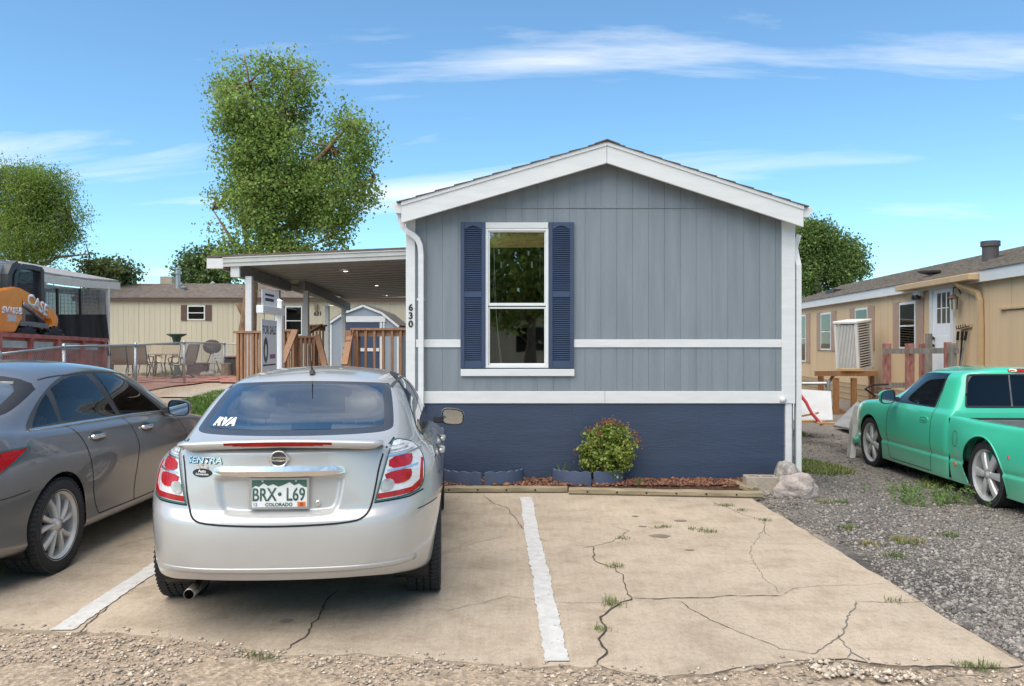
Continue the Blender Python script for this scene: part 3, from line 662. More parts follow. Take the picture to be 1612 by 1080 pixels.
def tim(a, b, lab, wid=.085, hgt=.07, z=0.0):
    a, b = Vector(a), Vector(b); L_ = (b - a).length; ang = math.atan2((b - a).y, (b - a).x)
    t = thing('landscape_timber', lab, 'timber', (a.x, a.y, z), ang, 'timbers edging the bed')
    m_ = MB(); c = .018; prof = [(-wid / 2, c), (-wid / 2 + c, 0), (wid / 2 - c, 0), (wid / 2, c), (wid / 2, hgt - c), (wid / 2 - c, hgt), (-wid / 2 + c, hgt), (-wid / 2, hgt - c)]
    nseg = 14; rr = random.Random(int(L_ * 1000)); vs = []; k = len(prof)
    for i in range(nseg + 1):
        oy, oz = rr.uniform(-.004, .004), rr.uniform(-.004, .004)
        vs += [(L_ * i / nseg, p[0] + oy + rr.uniform(-.002, .002), max(0, p[1] + oz * (p[1] > .02))) for p in prof]
    m_.add(vs, [(i * k + j, i * k + (j + 1) % k, (i + 1) * k + (j + 1) % k, (i + 1) * k + j) for i in range(nseg) for j in range(k)] + [tuple(range(k)), tuple(range(nseg * k, (nseg + 1) * k))])
    m_.build('beam', timber, t, world=False)
    for i in range(int(L_ / .32)):
        MB().lathe([(.0001, -.002), (.011, -.002), (.011, .001)], (.2 + i * .31, -wid / 2 - .001, hgt * .5), 'y', 8).build('spike_hole', black, t, world=False)
    return t
tim((-1.5, 9.02), (fx(893, 9.02), 9.02), 'weathered landscape timber left of the shrub, running behind the silver car')
tim((fx(896, 8.9), 8.93), (fx(1199, 8.72), 8.70), 'long weathered landscape timber with spike holes at the slab edge')
tim((fx(1189, 8.85), 8.83), (fx(1150, 9.3), 9.36), 'short landscape timber angled back to the skirting by the cinder block', z=.02)
# scalloped edgers
edg = mat('navy_edging', (.06, .082, .135), .6, var=.15, bump=.2)
def edger(cx, cy, ra, a0, a1, lab):
    t = thing('scalloped_edging', lab, 'garden edging', (cx, cy, 0), 0, 'navy scalloped edging pieces')
    n = 36; h = .20; th = .03; vs = []; 
    for i in range(n + 1):
        a = R(a0 + (a1 - a0) * i / n); z = h + .018 * abs(math.sin(math.pi * 5 * i / n)) ** .7
        for rr_, zz_ in ((ra, .0), (ra, z), (ra - th, z), (ra - th, 0)): vs.append((rr_ * math.cos(a), rr_ * .62 * math.sin(a), zz_))
    m_ = MB(); m_.add(vs, [(4 * i + j, 4 * i + (j + 1) % 4, 4 * i + 4 + (j + 1) % 4, 4 * i + 4 + j) for i in range(n) for j in range(4)] + [(0, 1, 2, 3), (4 * n, 4 * n + 1, 4 * n + 2, 4 * n + 3)])
    m_.build('edging_wall', edg, t, world=False, bevel=.003)
edger(fx(760, 9.2), 9.34, .46, 181, 269, 'navy scalloped edging piece nearest the silver car'); edger(fx(762, 9.2), 9.34, .44, 271, 359, 'navy scalloped edging piece second from the silver car')
edger(fx(930, 9.2), 9.34, .42, 181, 269, 'navy scalloped edging piece left of the shrub with a green sprout'); edger(fx(932, 9.2), 9.34, .38, 271, 359, 'navy scalloped edging piece directly in front of shrub')
# shrub
def shrub():
    c = Vector((fx(957, 9.25), 9.27, 0)); t = thing('barberry_shrub', 'round green shrub with reddish tips against the navy skirting', 'shrub', c)
    m_ = MB(); rr = random.Random(4)
    tips = []
    for i in range(34):
        a = rr.uniform(0, 6.28); l = rr.uniform(.45, .72); le = rr.uniform(.05, .62)
        e = Vector((math.cos(a) * le * .56, math.sin(a) * le * .30 - .02, l * (1 - .35 * le))); mid = e * .5 + Vector((0, 0, .06))
        m_.tube([(rr.uniform(-.04, .04), rr.uniform(-.03, .03), .05), mid, e], [.006, .004, .002], 4); tips.append(e)
    m_.build('stem', mat('shrub_stem', (.09, .06, .04), .9), t, world=False)
    # leaf clusters filling an uneven ball
    C = []
    for i in range(190):
        while True:
            p = rng.uniform(-1, 1, 3)
            if .35 < np.linalg.norm(p) < 1: break
        q = np.array((p[0] * .315, p[1] * .17, .40 + p[2] * .32)); q[0] += .03 * (q[2] - .4)
        C.append(q + rng.normal(0, .026, (30, 3)))
    C = np.concatenate(C); C = C[C[:, 2] > .06]
    V, Fq = leaves_mesh(C, .036, .75); link('foliage', np_mesh('foliage', V, Fq), leafmat('shrub_leaf', (.15, .23, .035), (.38, .43, .09), island=.4), t)
    T = [];
    for e in tips[::3]: T.append(np.array((e.x * 1.12, e.y * 1.1, e.z * 1.08 + .03)) + rng.normal(0, (.02, .02, .025), (16, 3)))
    # red tips on the rim
    for i in range(15):
        a = rng.uniform(-.2, 2.6); T.append(np.array((math.cos(a) * .335 + .02, -.05 + rng.normal(0, .05), .42 + math.sin(a) * .33)) + rng.normal(0, .02, (14, 3)))
    V, Fq = leaves_mesh(np.concatenate(T), .028, .6); link('red_tips', np_mesh('red_tips', V, Fq), leafmat('shrub_tip', (.24, .09, .045), (.32, .17, .07)), t, kind='stuff')
    V, Fq = leaves_mesh(np.concatenate([C[::9] * [1.04, 1.04, 1.03]]), .034, .75); link('pale_foliage', np_mesh('pale', V, Fq), leafmat('shrub_leaf_pale', (.24, .25, .06), (.33, .30, .10)), t)
shrub()
def sprout(px, py, h, lab, d=9.2, n=6):
    p = at(px, py, d); t = thing('young_iris', lab, 'plant', (p.x, d, .06)); m_ = MB()
    for i in range(n):
        a = random.uniform(0, 6.28); l = h * random.uniform(.6, 1.1); s_ = random.uniform(.1, .6); w_ = .011; dx_, dy_ = math.cos(a), math.sin(a)
        m_.add([(-w_, 0, 0), (w_, 0, 0), (dx_ * s_ * l * .4 + w_, dy_ * s_ * l * .4, l * .6), (dx_ * s_ * l * .4 - w_, dy_ * s_ * l * .4, l * .6), (dx_ * s_ * l, dy_ * s_ * l, l)], [(0, 1, 2, 3), (3, 2, 4)])
    m_.build('leaf_blades', gdry, t, world=False)
sprout(886, 745, .25, 'young sprout with strap leaves inside left edging ring', 9.3)
sprout(1006, 766, .09, 'small green seedling in the mulch right of the shrub', 9.1, 14)
# cinder block
cb = thing('cinder_block', 'tan concrete block standing at the corner of the home', 'block', (fx(1193, 9.1), 9.02, -.02), R(-4))
cbm = mat('block_concrete', (.36, .30, .235), .92, var=.12, scale=20, bump=.7, bscale=90)
m_ = MB(); L_, W_, Hh = .33, .19, .2
for x_0, x_1, y_0, y_1 in ((-L_/2, L_/2, -W_/2, -W_/2 + .032), (-L_/2, L_/2, W_/2 - .032, W_/2), (-L_/2, -L_/2 + .032, -W_/2 + .032, W_/2 - .032), (L_/2 - .032, L_/2, -W_/2 + .032, W_/2 - .032), (-.016, .016, -W_/2 + .032, W_/2 - .032)): m_.box(x_0, x_1, y_0, y_1, 0, Hh)
m_.build('block_body', cbm, cb, world=False, bevel=.004)
# boulders
def rock(px, py_base, d, rx, ry, rz_, lab, seed, m_, z=-.03):
    c = at(px, 540, d); bm = bmesh.new(); bmesh.ops.create_icosphere(bm, subdivisions=4, radius=1)
    for v in bm.verts:
        p = v.co.copy(); k = 1 + .34 * mnoise.noise(p * 1.1 + Vector((seed, 0, 0))) + .14 * mnoise.noise(p * 2.6 + Vector((0, seed, 0))) + .05 * mnoise.noise(p * 7 + Vector((0, seed, 4)))
        q = p * k; q.z = max(q.z, -.62); v.co = (q.x * rx, q.y * ry, (q.z + .62) * rz_ / 1.62 * 1.0)
    me = bpy.data.meshes.new('boulder'); bm.to_mesh(me); bm.free()
    o = link('boulder', me, m_, loc=(c.x, d, z), smooth=True); tag(o, lab, 'rock', 'rocks at the corner of the home'); return o
rk = mat('granite_rock', (.30, .27, .24), .9, var=.45, scale=16, bump=.9, bscale=45, detail=9, bdist=.02); rk2 = mat('pinkish_rock', (.34, .285, .25), .9, var=.4, scale=9, bump=.9, bscale=38, detail=9, bdist=.02)
rock(1238, 785, 9.12, .155, .15, .36, 'upright grey boulder against the right corner of the home', 2.3, rk); rock(1252, 785, 8.86, .235, .17, .25, 'wide pinkish grey boulder in front of the upright boulder', 5.1, rk2); rock(1208, 778, 8.92, .055, .05, .07, 'fist sized pale stone between block and boulders', 8.8, rk)
# far green weeds and grass beside the house on the right
n = 5200; P_ = np.column_stack([rng.uniform(3.4, 5.6, n), rng.uniform(10.2, 17.5, n)]); k = np.array([mnoise.noise((a * .7, b * .45, 9.)) for a, b in P_]); P_ = P_[(k > -.06)]; P_ = np.column_stack([P_, hgt(P_)])
blades('weed_patch', P_, .07, leafmat('weed_patch_leaf', (.13, .19, .04), (.28, .29, .09)), 1.2, 7, .012, label='patchy yellow green weeds beside the home towards the truck', cat='grass')
wd = leafmat('weed_leaf', (.11, .21, .05), (.22, .31, .09))
def weed_clump(name, cx, cy, rx, ry, h, n, lab):
    P_ = np.column_stack([rng.normal(cx, rx, n), rng.normal(cy, ry, n)]); C = []
    for x, y in P_:
        z0 = gh(x, y); hh = h * rng.uniform(.4, 1.1); t = rng.random(26)[:, None]; lean = rng.normal(0, .35, 2)
        C.append(np.column_stack([x + lean[0] * t * hh + rng.normal(0, .018, (26, 1)), y + lean[1] * t * hh + rng.normal(0, .018, (26, 1)), z0 + t * hh]))
    V, Fq = leaves_mesh(np.concatenate(C), .035, .4); o = link(name, np_mesh(name, V, Fq), wd); tag(o, lab, 'weeds', kind='stuff')
weed_clump('weed_clump', 4.65, 9.15, .30, .10, .22, 46, 'leafy green weeds growing around the rear wheel of the truck')
weed_clump('weed_clump', 4.55, 9.75, .14, .12, .16, 16, 'leafy green weeds under the middle of the truck sill')
for i, (a, b) in enumerate(((1300, 800), (1324, 795), (1340, 842), (1376, 870), (1424, 866), (1405, 890), (1443, 857), (1490, 836), (1228, 822), (1416, 858))):
    d = F * (H + .06) / (b - CY); x = (a - CX) * d / F; z = gh(x, d)
    blades('weed_tuft', np.array([(x + random.uniform(-.07, .07), d + random.uniform(-.05, .05), z) for _ in range(12)]), .05, gdry if i % 3 else gyel, 1.5, 7, .006, parent=ground, kind=None)
# ================================================================== vehicles
def key(p): return (round(p[0], 3), round(p[1], 3), round(p[2], 3))
def crease_row(rows, i, c0, c1, w_):
    st = set()
    for p in rows[i][c0:c1]: st.add(key(p)); st.add(key((-p[0], p[1], p[2])))
    return (st, w_)
def subsurf(V, Fc, creases, lv=3):
    me = bpy.data.meshes.new('cage'); me.from_pydata(V, [], Fc)
    bm = bmesh.new(); bm.from_mesh(me); cl = bm.edges.layers.float.get('crease_edge') or bm.edges.layers.float.new('crease_edge')
    bmesh.ops.remove_doubles(bm, verts=bm.verts, dist=.0005); bm.verts.ensure_lookup_table()
    for e in bm.edges:
        a, b = e.verts[0].co, e.verts[1].co
        for st, w_ in creases:
            if key(a) in st and key(b) in st: e[cl] = w_
    bmesh.ops.recalc_face_normals(bm, faces=bm.faces); bm.to_mesh(me); bm.free()
    o = bpy.data.objects.new('cage', me); COL.objects.link(o); md = o.modifiers.new('s', 'SUBSURF'); md.levels = lv; md.render_levels = lv; md.boundary_smooth = 'PRESERVE_CORNERS'
    dg = bpy.context.evaluated_depsgraph_get(); m2 = bpy.data.meshes.new_from_object(o.evaluated_get(dg)); bpy.data.objects.remove(o)
    bm = bmesh.new(); bm.from_mesh(m2); return bm
def grid_faces(nr, nc, close=False):
    return [(r * nc + c, r * nc + (c + 1), (r + 1) * nc + (c + 1), (r + 1) * nc + c) for r in range(nr - 1) for c in range(nc - 1)]
def smooth_poly(pts, it=2, closed=True):
    """Chaikin corner cutting; a point given with a third value 1 stays sharp"""
    P_ = [(p[0], p[1], p[2] if len(p) > 2 else 0) for p in pts]
    for _ in range(it):
        o = []; n = len(P_)
        for i, p in enumerate(P_):
            if p[2] or (not closed and i in (0, n - 1)): o.append(p); continue
            a, b = P_[i - 1], P_[(i + 1) % n]
            o.append((p[0] * .75 + a[0] * .25, p[1] * .75 + a[1] * .25, 0)); o.append((p[0] * .75 + b[0] * .25, p[1] * .75 + b[1] * .25, 0))
        P_ = o
    return [(p[0], p[1]) for p in P_]
UV = {'x': (1, 2), 'y': (0, 2), 'z': (0, 1)}
def inside(poly, u, v):
    c = False; n = len(poly); j = n - 1
    for i in range(n):
        (xi, yi), (xj, yj) = poly[i], poly[j]
        if (yi > v) != (yj > v) and u < (xj - xi) * (v - yi) / (yj - yi) + xi: c = not c
        j = i
    return c
def cut(bm, poly, ax, filt):
    a, b = UV[ax]; n = len(poly); U0, U1 = min(p[0] for p in poly) - .01, max(p[0] for p in poly) + .01; V0, V1 = min(p[1] for p in poly) - .01, max(p[1] for p in poly) + .01
    cand = []
    for f in bm.faces:
        us = [v.co[a] for v in f.verts]; vs = [v.co[b] for v in f.verts]
        if max(us) < U0 or min(us) > U1 or max(vs) < V0 or min(vs) > V1 or not filt(f): continue
        cand.append(f)
    for i in range(n):
        p, q = poly[i], poly[(i + 1) % n]; du, dv = q[0] - p[0], q[1] - p[1]; L_ = math.hypot(du, dv)
        if L_ < 1e-6: continue
        u0, u1, v0, v1 = min(p[0], q[0]) - .004, max(p[0], q[0]) + .004, min(p[1], q[1]) - .004, max(p[1], q[1]) + .004
        fs = []
        for f in cand:
            us = [v.co[a] for v in f.verts]; vs = [v.co[b] for v in f.verts]
            if max(us) < u0 or min(us) > u1 or max(vs) < v0 or min(vs) > v1: continue
            fs.append(f)
        if not fs: continue
        co = Vector((0, 0, 0)); no = Vector((0, 0, 0)); co[a], co[b] = p; no[a], no[b] = -dv / L_, du / L_
        g = set(fs); 
        for f in fs: g.update(f.edges); g.update(f.verts)
        rs = bmesh.ops.bisect_plane(bm, geom=list(g), dist=1e-5, plane_co=co, plane_no=no)
        old = set(cand); cand = [f for f in cand if f.is_valid] + [f for f in rs['geom'] if isinstance(f, bmesh.types.BMFace) and f not in old]
def dent(bm, poly, ax, filt, depth, soft, sub=2):
    """smooth recess: refine the faces round the outline and push them in along the axis by depth"""
    a, b = UV[ax]; k = 'xyz'.index(ax)
    def dist(u, v):
        m_ = 9
        for i in range(len(poly)):
            p, q = poly[i], poly[(i + 1) % len(poly)]; du, dv = q[0] - p[0], q[1] - p[1]; L2 = du * du + dv * dv
            t = 0 if L2 == 0 else min(1, max(0, ((u - p[0]) * du + (v - p[1]) * dv) / L2)); m_ = min(m_, math.hypot(u - p[0] - t * du, v - p[1] - t * dv))
        return m_ if inside(poly, u, v) else -m_
    for _ in range(sub):
        fs = [f for f in bm.faces if filt(f) and any(dist(v.co[a], v.co[b]) > -.06 for v in f.verts)]
        es = {e for f in fs for e in f.edges}; bmesh.ops.subdivide_edges(bm, edges=list(es), cuts=1, use_grid_fill=True); bm.normal_update()
    vs = {v for f in bm.faces if filt(f) for v in f.verts}
    for v in vs:
        d = dist(v.co[a], v.co[b])
        if d > -soft * .25: v.co[k] += depth * sm(-soft * .25, soft, d)
    bm.normal_update()
def pick(bm, poly, ax, filt):
    a, b = UV[ax]; o = []
    for f in bm.faces:
        if not filt(f): continue
        c = f.calc_center_median()
        if inside(poly, c[a], c[b]): o.append(f)
    return o
def take(bm, faces, name, m, parent, keep=False, thick=0., off=0.):
    """move faces to an object of their own"""
    vm = {}; vs = []; fs = []
    for f in faces:
        ix = []
        for v in f.verts:
            if v.index == -1 or v not in vm: vm[v] = len(vs); vs.append(v.co + v.normal * off)
            ix.append(vm[v])
        fs.append(ix)
    me = bpy.data.meshes.new(name); me.from_pydata(vs, [], fs)
    o = link(name, me, m, parent, smooth=True)
    if not keep: bmesh.ops.delete(bm, geom=faces, context='FACES')
    return o
class Surf:
    def __init__(s, bm): s.b = BVHTree.FromBMesh(bm)
    def hit(s, ax, u, v, side):
        d = Vector((0, 0, 0)); o = Vector((0, 0, 0)); k = 'xyz'.index(ax); a, b = UV[ax]; o[a], o[b] = u, v; o[k] = 8 * side + (0 if ax != 'y' else 2); d[k] = -side
        p, n, i, t = s.b.ray_cast(o, d)
        if p is None:
            p, n, i, t = s.b.find_nearest(Vector([o[j] if j != k else (2 if ax == 'y' else side) for j in range(3)]))
            q = Vector(p); q[a], q[b] = u, v; p = q
        if n[k] * side < 0: n = -n
        return p, n
    def ribbon(s, pts, ax, side, w, off, name, m, parent, closed=False, step=.02, thick=.0):
        P_ = list(pts) + ([pts[0]] if closed else []); path = []
        for p, q in zip(P_[:-1], P_[1:]):
            n = max(1, int(math.hypot(q[0] - p[0], q[1] - p[1]) / step))
            path += [(p[0] + (q[0] - p[0]) * i / n, p[1] + (q[1] - p[1]) * i / n) for i in range(n)]
        path.append(P_[-1]); H_ = [s.hit(ax, u, v, side) for u, v in path]; vs = []
        for i, (p, n) in enumerate(H_):
            t = H_[min(i + 1, len(H_) - 1)][0] - H_[max(0, i - 1)][0]
            t = t.normalized() if t.length > 1e-6 else Vector((0, 0, 1)); sd_ = n.cross(t).normalized()
            c = p + n * off
            if thick: vs += [c - sd_ * w / 2 - n * (off + .004), c - sd_ * w / 2 + n * thick * .6, c - sd_ * w * .25 + n * thick, c + sd_ * w * .25 + n * thick, c + sd_ * w / 2 + n * thick * .6, c + sd_ * w / 2 - n * (off + .004)]
            else: vs += [c - sd_ * w / 2, c + sd_ * w / 2]
        k = 6 if thick else 2
        fs = [(i * k + j, i * k + j + 1, (i + 1) * k + j + 1, (i + 1) * k + j) for i in range(len(H_) - 1) for j in range(k - 1)]
        if thick: fs += [tuple(range(k)), tuple(range((len(H_) - 1) * k, len(H_) * k))]
        me = bpy.data.meshes.new(name); me.from_pydata(vs, [], fs); return link(name, me, m, parent, smooth=bool(thick))
    def patch(s, poly, ax, side, off, name, m, parent, res=.03, skirt=.012, dome=0.):
        bm = bmesh.new(); a, b = UV[ax]; k = 'xyz'.index(ax)
        def mk(u, v):
            c = Vector((0, 0, 0)); c[a], c[b] = u, v; return c
        f = bm.faces.new([bm.verts.new(mk(*p)) for p in poly])
        for q, lo, hi in ((a, min(p[0] for p in poly), max(p[0] for p in poly)), (b, min(p[1] for p in poly), max(p[1] for p in poly))):
            n = int((hi - lo) / res)
            for i in range(1, n + 1):
                co = Vector((0, 0, 0)); co[q] = lo + (hi - lo) * i / (n + 1); no = Vector((0, 0, 0)); no[q] = 1
                bmesh.ops.bisect_plane(bm, geom=list(bm.verts) + list(bm.edges) + list(bm.faces), dist=1e-6, plane_co=co, plane_no=no)
        bm.normal_update()
        inner = {v for v in bm.verts if not v.is_boundary}; nrm = {}
        for v in bm.verts:
            p, n = s.hit(ax, v.co[a], v.co[b], side); v.co = p + n * (off + (dome if v in inner else 0)); nrm[v] = n
        be = [e for e in bm.edges if e.is_boundary]
        r = bmesh.ops.extrude_edge_only(bm, edges=be); nv = [g for g in r['geom'] if isinstance(g, bmesh.types.BMVert)]
        for v in nv:
            src = min(nrm, key=lambda q: (q.co - v.co).length_squared); v.co -= nrm[src] * (off + skirt)
        bmesh.ops.recalc_face_normals(bm, faces=bm.faces)
        me = bpy.data.meshes.new(name); bm.to_mesh(me); bm.free(); o = link(name, me, m, parent)
        for p in me.polygons: p.use_smooth = False
        return o
    def text(s, txt, size, u, v, ax, side, off, name, m, parent, flip=1, **k):
        me = text_mesh(txt, size, **k); me.materials.clear(); a, b = UV[ax]
        bm = bmesh.new(); bm.from_mesh(me)
        for vt in bm.verts:
            p, n = s.hit(ax, u + vt.co.x * flip, v + vt.co.y, side); vt.co = p + n * off
        bmesh.ops.recalc_face_normals(bm, faces=bm.faces)
        bm.to_mesh(me); bm.free(); return link(name, me, m, parent)

rimm = mat('alloy_rim', (.56, .55, .53), .36, metal=.35, var=.12, scale=8); rimd = mat('brake_dark', (.03, .03, .03), .6); discm = mat('brake_disc', (.28, .27, .26), .4, metal=.8)
def wheel(parent, x, y, Rr, rim, wid, side, style, rz=0., steer=0.):
    """side: +1 outer face towards +x"""
    w_ = bpy.data.objects.new('wheel', None); 
    prof = [(rim * .97, -.5), (rim + .012, -.5), (Rr * .93, -.54), (Rr * .985, -.46), (Rr, -.40)]
    for gpos in (-.22, 0.0, .22): prof += [(Rr, gpos - .05), (Rr - .010, gpos - .038), (Rr - .010, gpos + .038), (Rr, gpos + .05)]
    prof += [(Rr, .40), (Rr * .985, .46), (Rr * .93, .54), (rim + .012, .5), (rim * .97, .5)]
    tw = MB(); tw.lathe([(r_, h * wid) for r_, h in prof], (0, 0, 0), 'x', 56)
    # rim: barrel, spokes and hub
    rm = MB(); s = side
    rm.lathe([(rim * .985, -.48 * wid), (rim * .9, -.40 * wid), (rim * .86, .0), (rim * .90, s * .40 * wid * s), (rim * .985, .49 * wid), (rim * 1.02, .505 * wid), (rim * 1.0, .47 * wid)], (0, 0, 0), 'x', 48)
    fo = s * .42 * wid
    if style == 'ten':
        for k in range(5):
            for dlt in (-.30, .30):
                a0 = 2 * math.pi * k / 5 + rz + dlt * .55; a1 = 2 * math.pi * k / 5 + rz + dlt + .10
                sp(rm, a0, a1, rim * .20, rim * .93, .030, .040, fo, s)
    elif style == 'six':
        for k in range(6):
            a0 = 2 * math.pi * k / 6 + rz; sp(rm, a0, a0, rim * .16, rim * .95, .060, .105, fo, s)
    else:
        for k in range(7):
            a0 = 2 * math.pi * k / 7 + rz; sp(rm, a0, a0 + .1, rim * .2, rim * .93, .04, .05, fo, s)
    hub = MB(); hub.lathe([(rim * .24, fo - s * .03), (rim * .22, fo + s * .002), (rim * .13, fo + s * .004), (rim * .12, fo + s * .012), (.0005, fo + s * .014)], (0, 0, 0), 'x', 24)
    o = rm.build('wheel', rimm, parent, world=False); 
    WM_o = Matrix.Translation((x, y, Rr)) @ Matrix.Rotation(steer, 4, 'Z'); o.location = (x, y, Rr); o.rotation_euler = (0, 0, steer); WM[o.name] = WM[parent.name] @ WM_o
    o.data.polygons.foreach_set('use_smooth', [False] * len(o.data.polygons))
    t = tw.build('tyre', rubber, o, world=False); 
    ms = t.data; ms.polygons.foreach_set('use_smooth', [True] * len(ms.polygons))
    # tread sipes: small blocks round the shoulder
    tb = MB(); nb = 64
    for k in range(nb):
        a = 2 * math.pi * k / nb
        for hh, wd_ in ((-.38, .14), (-.11, .09), (.11, .09), (.38, .14)):
            M_ = Matrix.Rotation(a, 4, 'X') @ Matrix.Translation((hh * wid, 0, Rr - .002)) @ Matrix.Rotation(.35 * (1 if hh > 0 else -1), 4, 'Z')
            tb.box(-wd_ * wid, wd_ * wid, -.0125, .0125, -.01, .0045, M_)
    tb.build('tread_blocks', rubber, o, world=False, kind='stuff')
    hub.build('hub_cap', rimm, o, world=False, smooth=True)
    nutm = MB()
    for k in range(5):
        a = 2 * math.pi * k / 5 + .3; nutm.lathe([(.0095, fo - s * .02), (.0095, fo + s * .004), (.0005, fo + s * .006)], (0, rim * .185 * math.cos(a), rim * .185 * math.sin(a)), 'x', 6)
    nutm.build('lug_nuts', chrome, o, world=False)
    bd = MB(); bd.lathe([(rim * .25, -.02), (rim * .66, -.02), (rim * .66, .0), (rim * .25, .0)], (s * .01, 0, 0), 'x', 32); bd.build('brake_disc', discm, o, world=False)
    bk = MB(); bk.lathe([(.001, -s * .10 * 1), (rim * .84, -s * .10)], (0, 0, 0), 'x', 24); bk.build('brake_backplate', rimd, o, world=False)
    return o
def sp(m_, a0, a1, r0, r1, w0, w1, fo, s):
    """one curved spoke: a bar from hub to rim with a raised middle"""
    n = 6; vs = []
    for i in range(n + 1):
        t = i / n; r_ = r0 + (r1 - r0) * t; a = a0 + (a1 - a0) * t; w_ = (w0 + (w1 - w0) * t) / 2; dep = fo + s * (.004 - .03 * (t - .15) ** 2)
        c, sn = math.cos(a), math.sin(a)
        for off, dd in ((-w_, -s * .016), (-w_ * .75, 0), (0, s * .006), (w_ * .75, 0), (w_, -s * .016), (w_ * .8, -s * .05), (-w_ * .8, -s * .05)):
            vs.append((dep + dd, r_ * c - off * sn, r_ * sn + off * c))
    k = 7; m_.add(vs, [(i * k + j, i * k + (j + 1) % k, (i + 1) * k + (j + 1) % k, (i + 1) * k + j) for i in range(n) for j in range(k)])

def car_cage(spec):
    """rows of the body from the lower edge to the roof; every row runs from the rear centre round the side to the front centre"""
    L_ = spec['L']; rows = []
    ycol = spec['ycol']                     # side columns
    for rw in spec['rows']:
        W, yr, yf, zr, zs, zf = rw['W'], rw['yr'], rw['yf'], rw['zr'], rw['zs'], rw['zf']
        rc = rw.get('rc', .16); fc = rw.get('fc', .3)
        Wt = lambda y: W * (1 - rw.get('tr', .03) * max(0, (1.2 - y) / 1.2) ** 2 - rw.get('tf', .06) * max(0, (y - L_ + 1.4) / 1.4) ** 2)
        def zside(y):
            if isinstance(zs, (int, float)): return zs
            return float(np.interp(y, [p[0] for p in zs], [p[1] for p in zs]))
        rf = spec.get('rf', (.42, .72, .91, .975)); row = [(0, yr, zr), (rf[0] * W, yr + rc * .08, zr), (rf[1] * W, yr + rc * .34, zr), (rf[2] * W, yr + rc * 1.0, zr * .7 + zside(.3) * .3), (rf[3] * Wt(.4), yr + rc * 2.1, zr * .25 + zside(.4) * .75)]
        for y in ycol: row.append((Wt(y), y, zside(y)))
        row += [(.93 * Wt(yf - .35), yf - fc * 1.25, zf * .5 + zside(yf - .4) * .5), (.76 * W, yf - fc * .5, zf), (.42 * W, yf - fc * .12, zf), (0, yf, zf)]
        rows.append(row)
    nc = len(rows[0])
    for g in spec['top']: 
        assert len(g) == nc, (len(g), nc); rows.append(g)
    return rows
def mirrored(rows):
    full = []
    for r_ in rows:
        left = [(-p[0], p[1], p[2]) for p in r_[1:-1]][::-1]
        full.append(list(r_) + left + [r_[0]])
    V = [p for r_ in full for p in r_]; return V, grid_faces(len(full), len(full[0]))
def arch_poly(y, z, r_, n=28, low=-.4): return [(y + r_ * math.cos(2 * math.pi * k / n), z + r_ * math.sin(2 * math.pi * k / n)) for k in range(n)]
def mirror_poly(p): return [(-a, b) for a, b in p]
def seat(parent, x, y, z, m, w=.50, hb=.62, head=True, rk=.22):
    bm = bmesh.new(); m_ = MB()
    M_ = Matrix.Translation((x, y, z)) @ Matrix.Rotation(rk, 4, 'X')
    m_.box(-w / 2, w / 2, -.08, .08, 0, hb, M_); m_.box(-w / 2, w / 2, 0, .5, -.12, .05, Matrix.Translation((x, y, z)))
    o = m_.build('seat', m, parent, world=False, bevel=.05, seg=3, smooth=True)
    if head:
        h_ = MB(); h_.box(-.13, .13, -.055, .055, hb + .05, hb + .24, M_); h_.build('headrest', m, o, world=False, bevel=.045, seg=3, smooth=True)
        st = MB(); 
        for q in (-.06, .06): st.tube([M_ @ Vector((q, 0, hb - .02)), M_ @ Vector((q, 0, hb + .07))], .007, 6)
        st.build('headrest_post', steel, o, world=False)
    return o
def steering(parent, x, y, z):
    m_ = MB(); ring = [Vector((x + .185 * math.cos(a), y + .185 * math.sin(a) * .35, z + .185 * math.sin(a) * .93)) for a in [2 * math.pi * k / 24 for k in range(25)]]
    m_.tube(ring, .016, 8, False); m_.box(x - .17, x + .17, y - .015, y + .02, z - .03, z + .02); m_.box(x - .05, x + .05, y - .03, y + .06, z - .07, z + .05); return m_.build('steering_wheel', darkin, parent, world=False, smooth=False)
def mirror(parent, x, y, z, s, bodym, glassm_, w=.20, h=.13):
    """door mirror: arm, shell and glass facing the rear"""
    m_ = MB(); prof = []
    n = 16; vs = []
    for lay, (sc, dy_) in enumerate(((.92, 0), (1.0, .02), (.95, .08), (.7, .13), (.3, .155))):
        for k in range(n):
            a = 2 * math.pi * k / n; c, sn = math.cos(a), math.sin(a)
            e = .6; vx = math.copysign(abs(c) ** e, c) * w / 2 * sc; vz = math.copysign(abs(sn) ** e, sn) * h / 2 * sc
            vz *= 1 - .18 * (vx / (w / 2)) * s * -1 * 0 + 0; vz *= (1.0 + .18 * (vx * s) / (w / 2) * (1 if vz > 0 else -.4) * -1)
            vs.append((x + s * w / 2 + vx, y + dy_, z + vz))
    fs = [(i * n + k, i * n + (k + 1) % n, (i + 1) * n + (k + 1) % n, (i + 1) * n + k) for i in range(4) for k in range(n)] + [tuple(range(4 * n, 5 * n))]
    m_.add(vs, fs); o = m_.build('door_mirror', bodym, parent, world=False, smooth=True)
    g = MB(); g.add([(a[0] * .94 + (x + s * w / 2) * .06, y + .006, a[2] * .94 + z * .06) for a in vs[:n]], [tuple(range(n))]); g.build('mirror_glass', glassm_, o, world=False)
    rm = MB(); rm.tube([Vector(v) for v in vs[:n]] + [Vector(vs[0])], .006, 6, False); rm.build('mirror_rim', black, o, world=False, smooth=True)
    ar = MB(); ar.prism([(y + .02, z - .055), (y + .11, z - .06), (y + .12, z - .005), (y + .03, z + .0)], 'x', x - s * .07, x + s * .03); ar.build('mirror_arm', black, o, world=False, bevel=.01, seg=2)
    return o
mirg = mat('mirror_glass', (.50, .53, .54), .02, metal=1, var=.02)
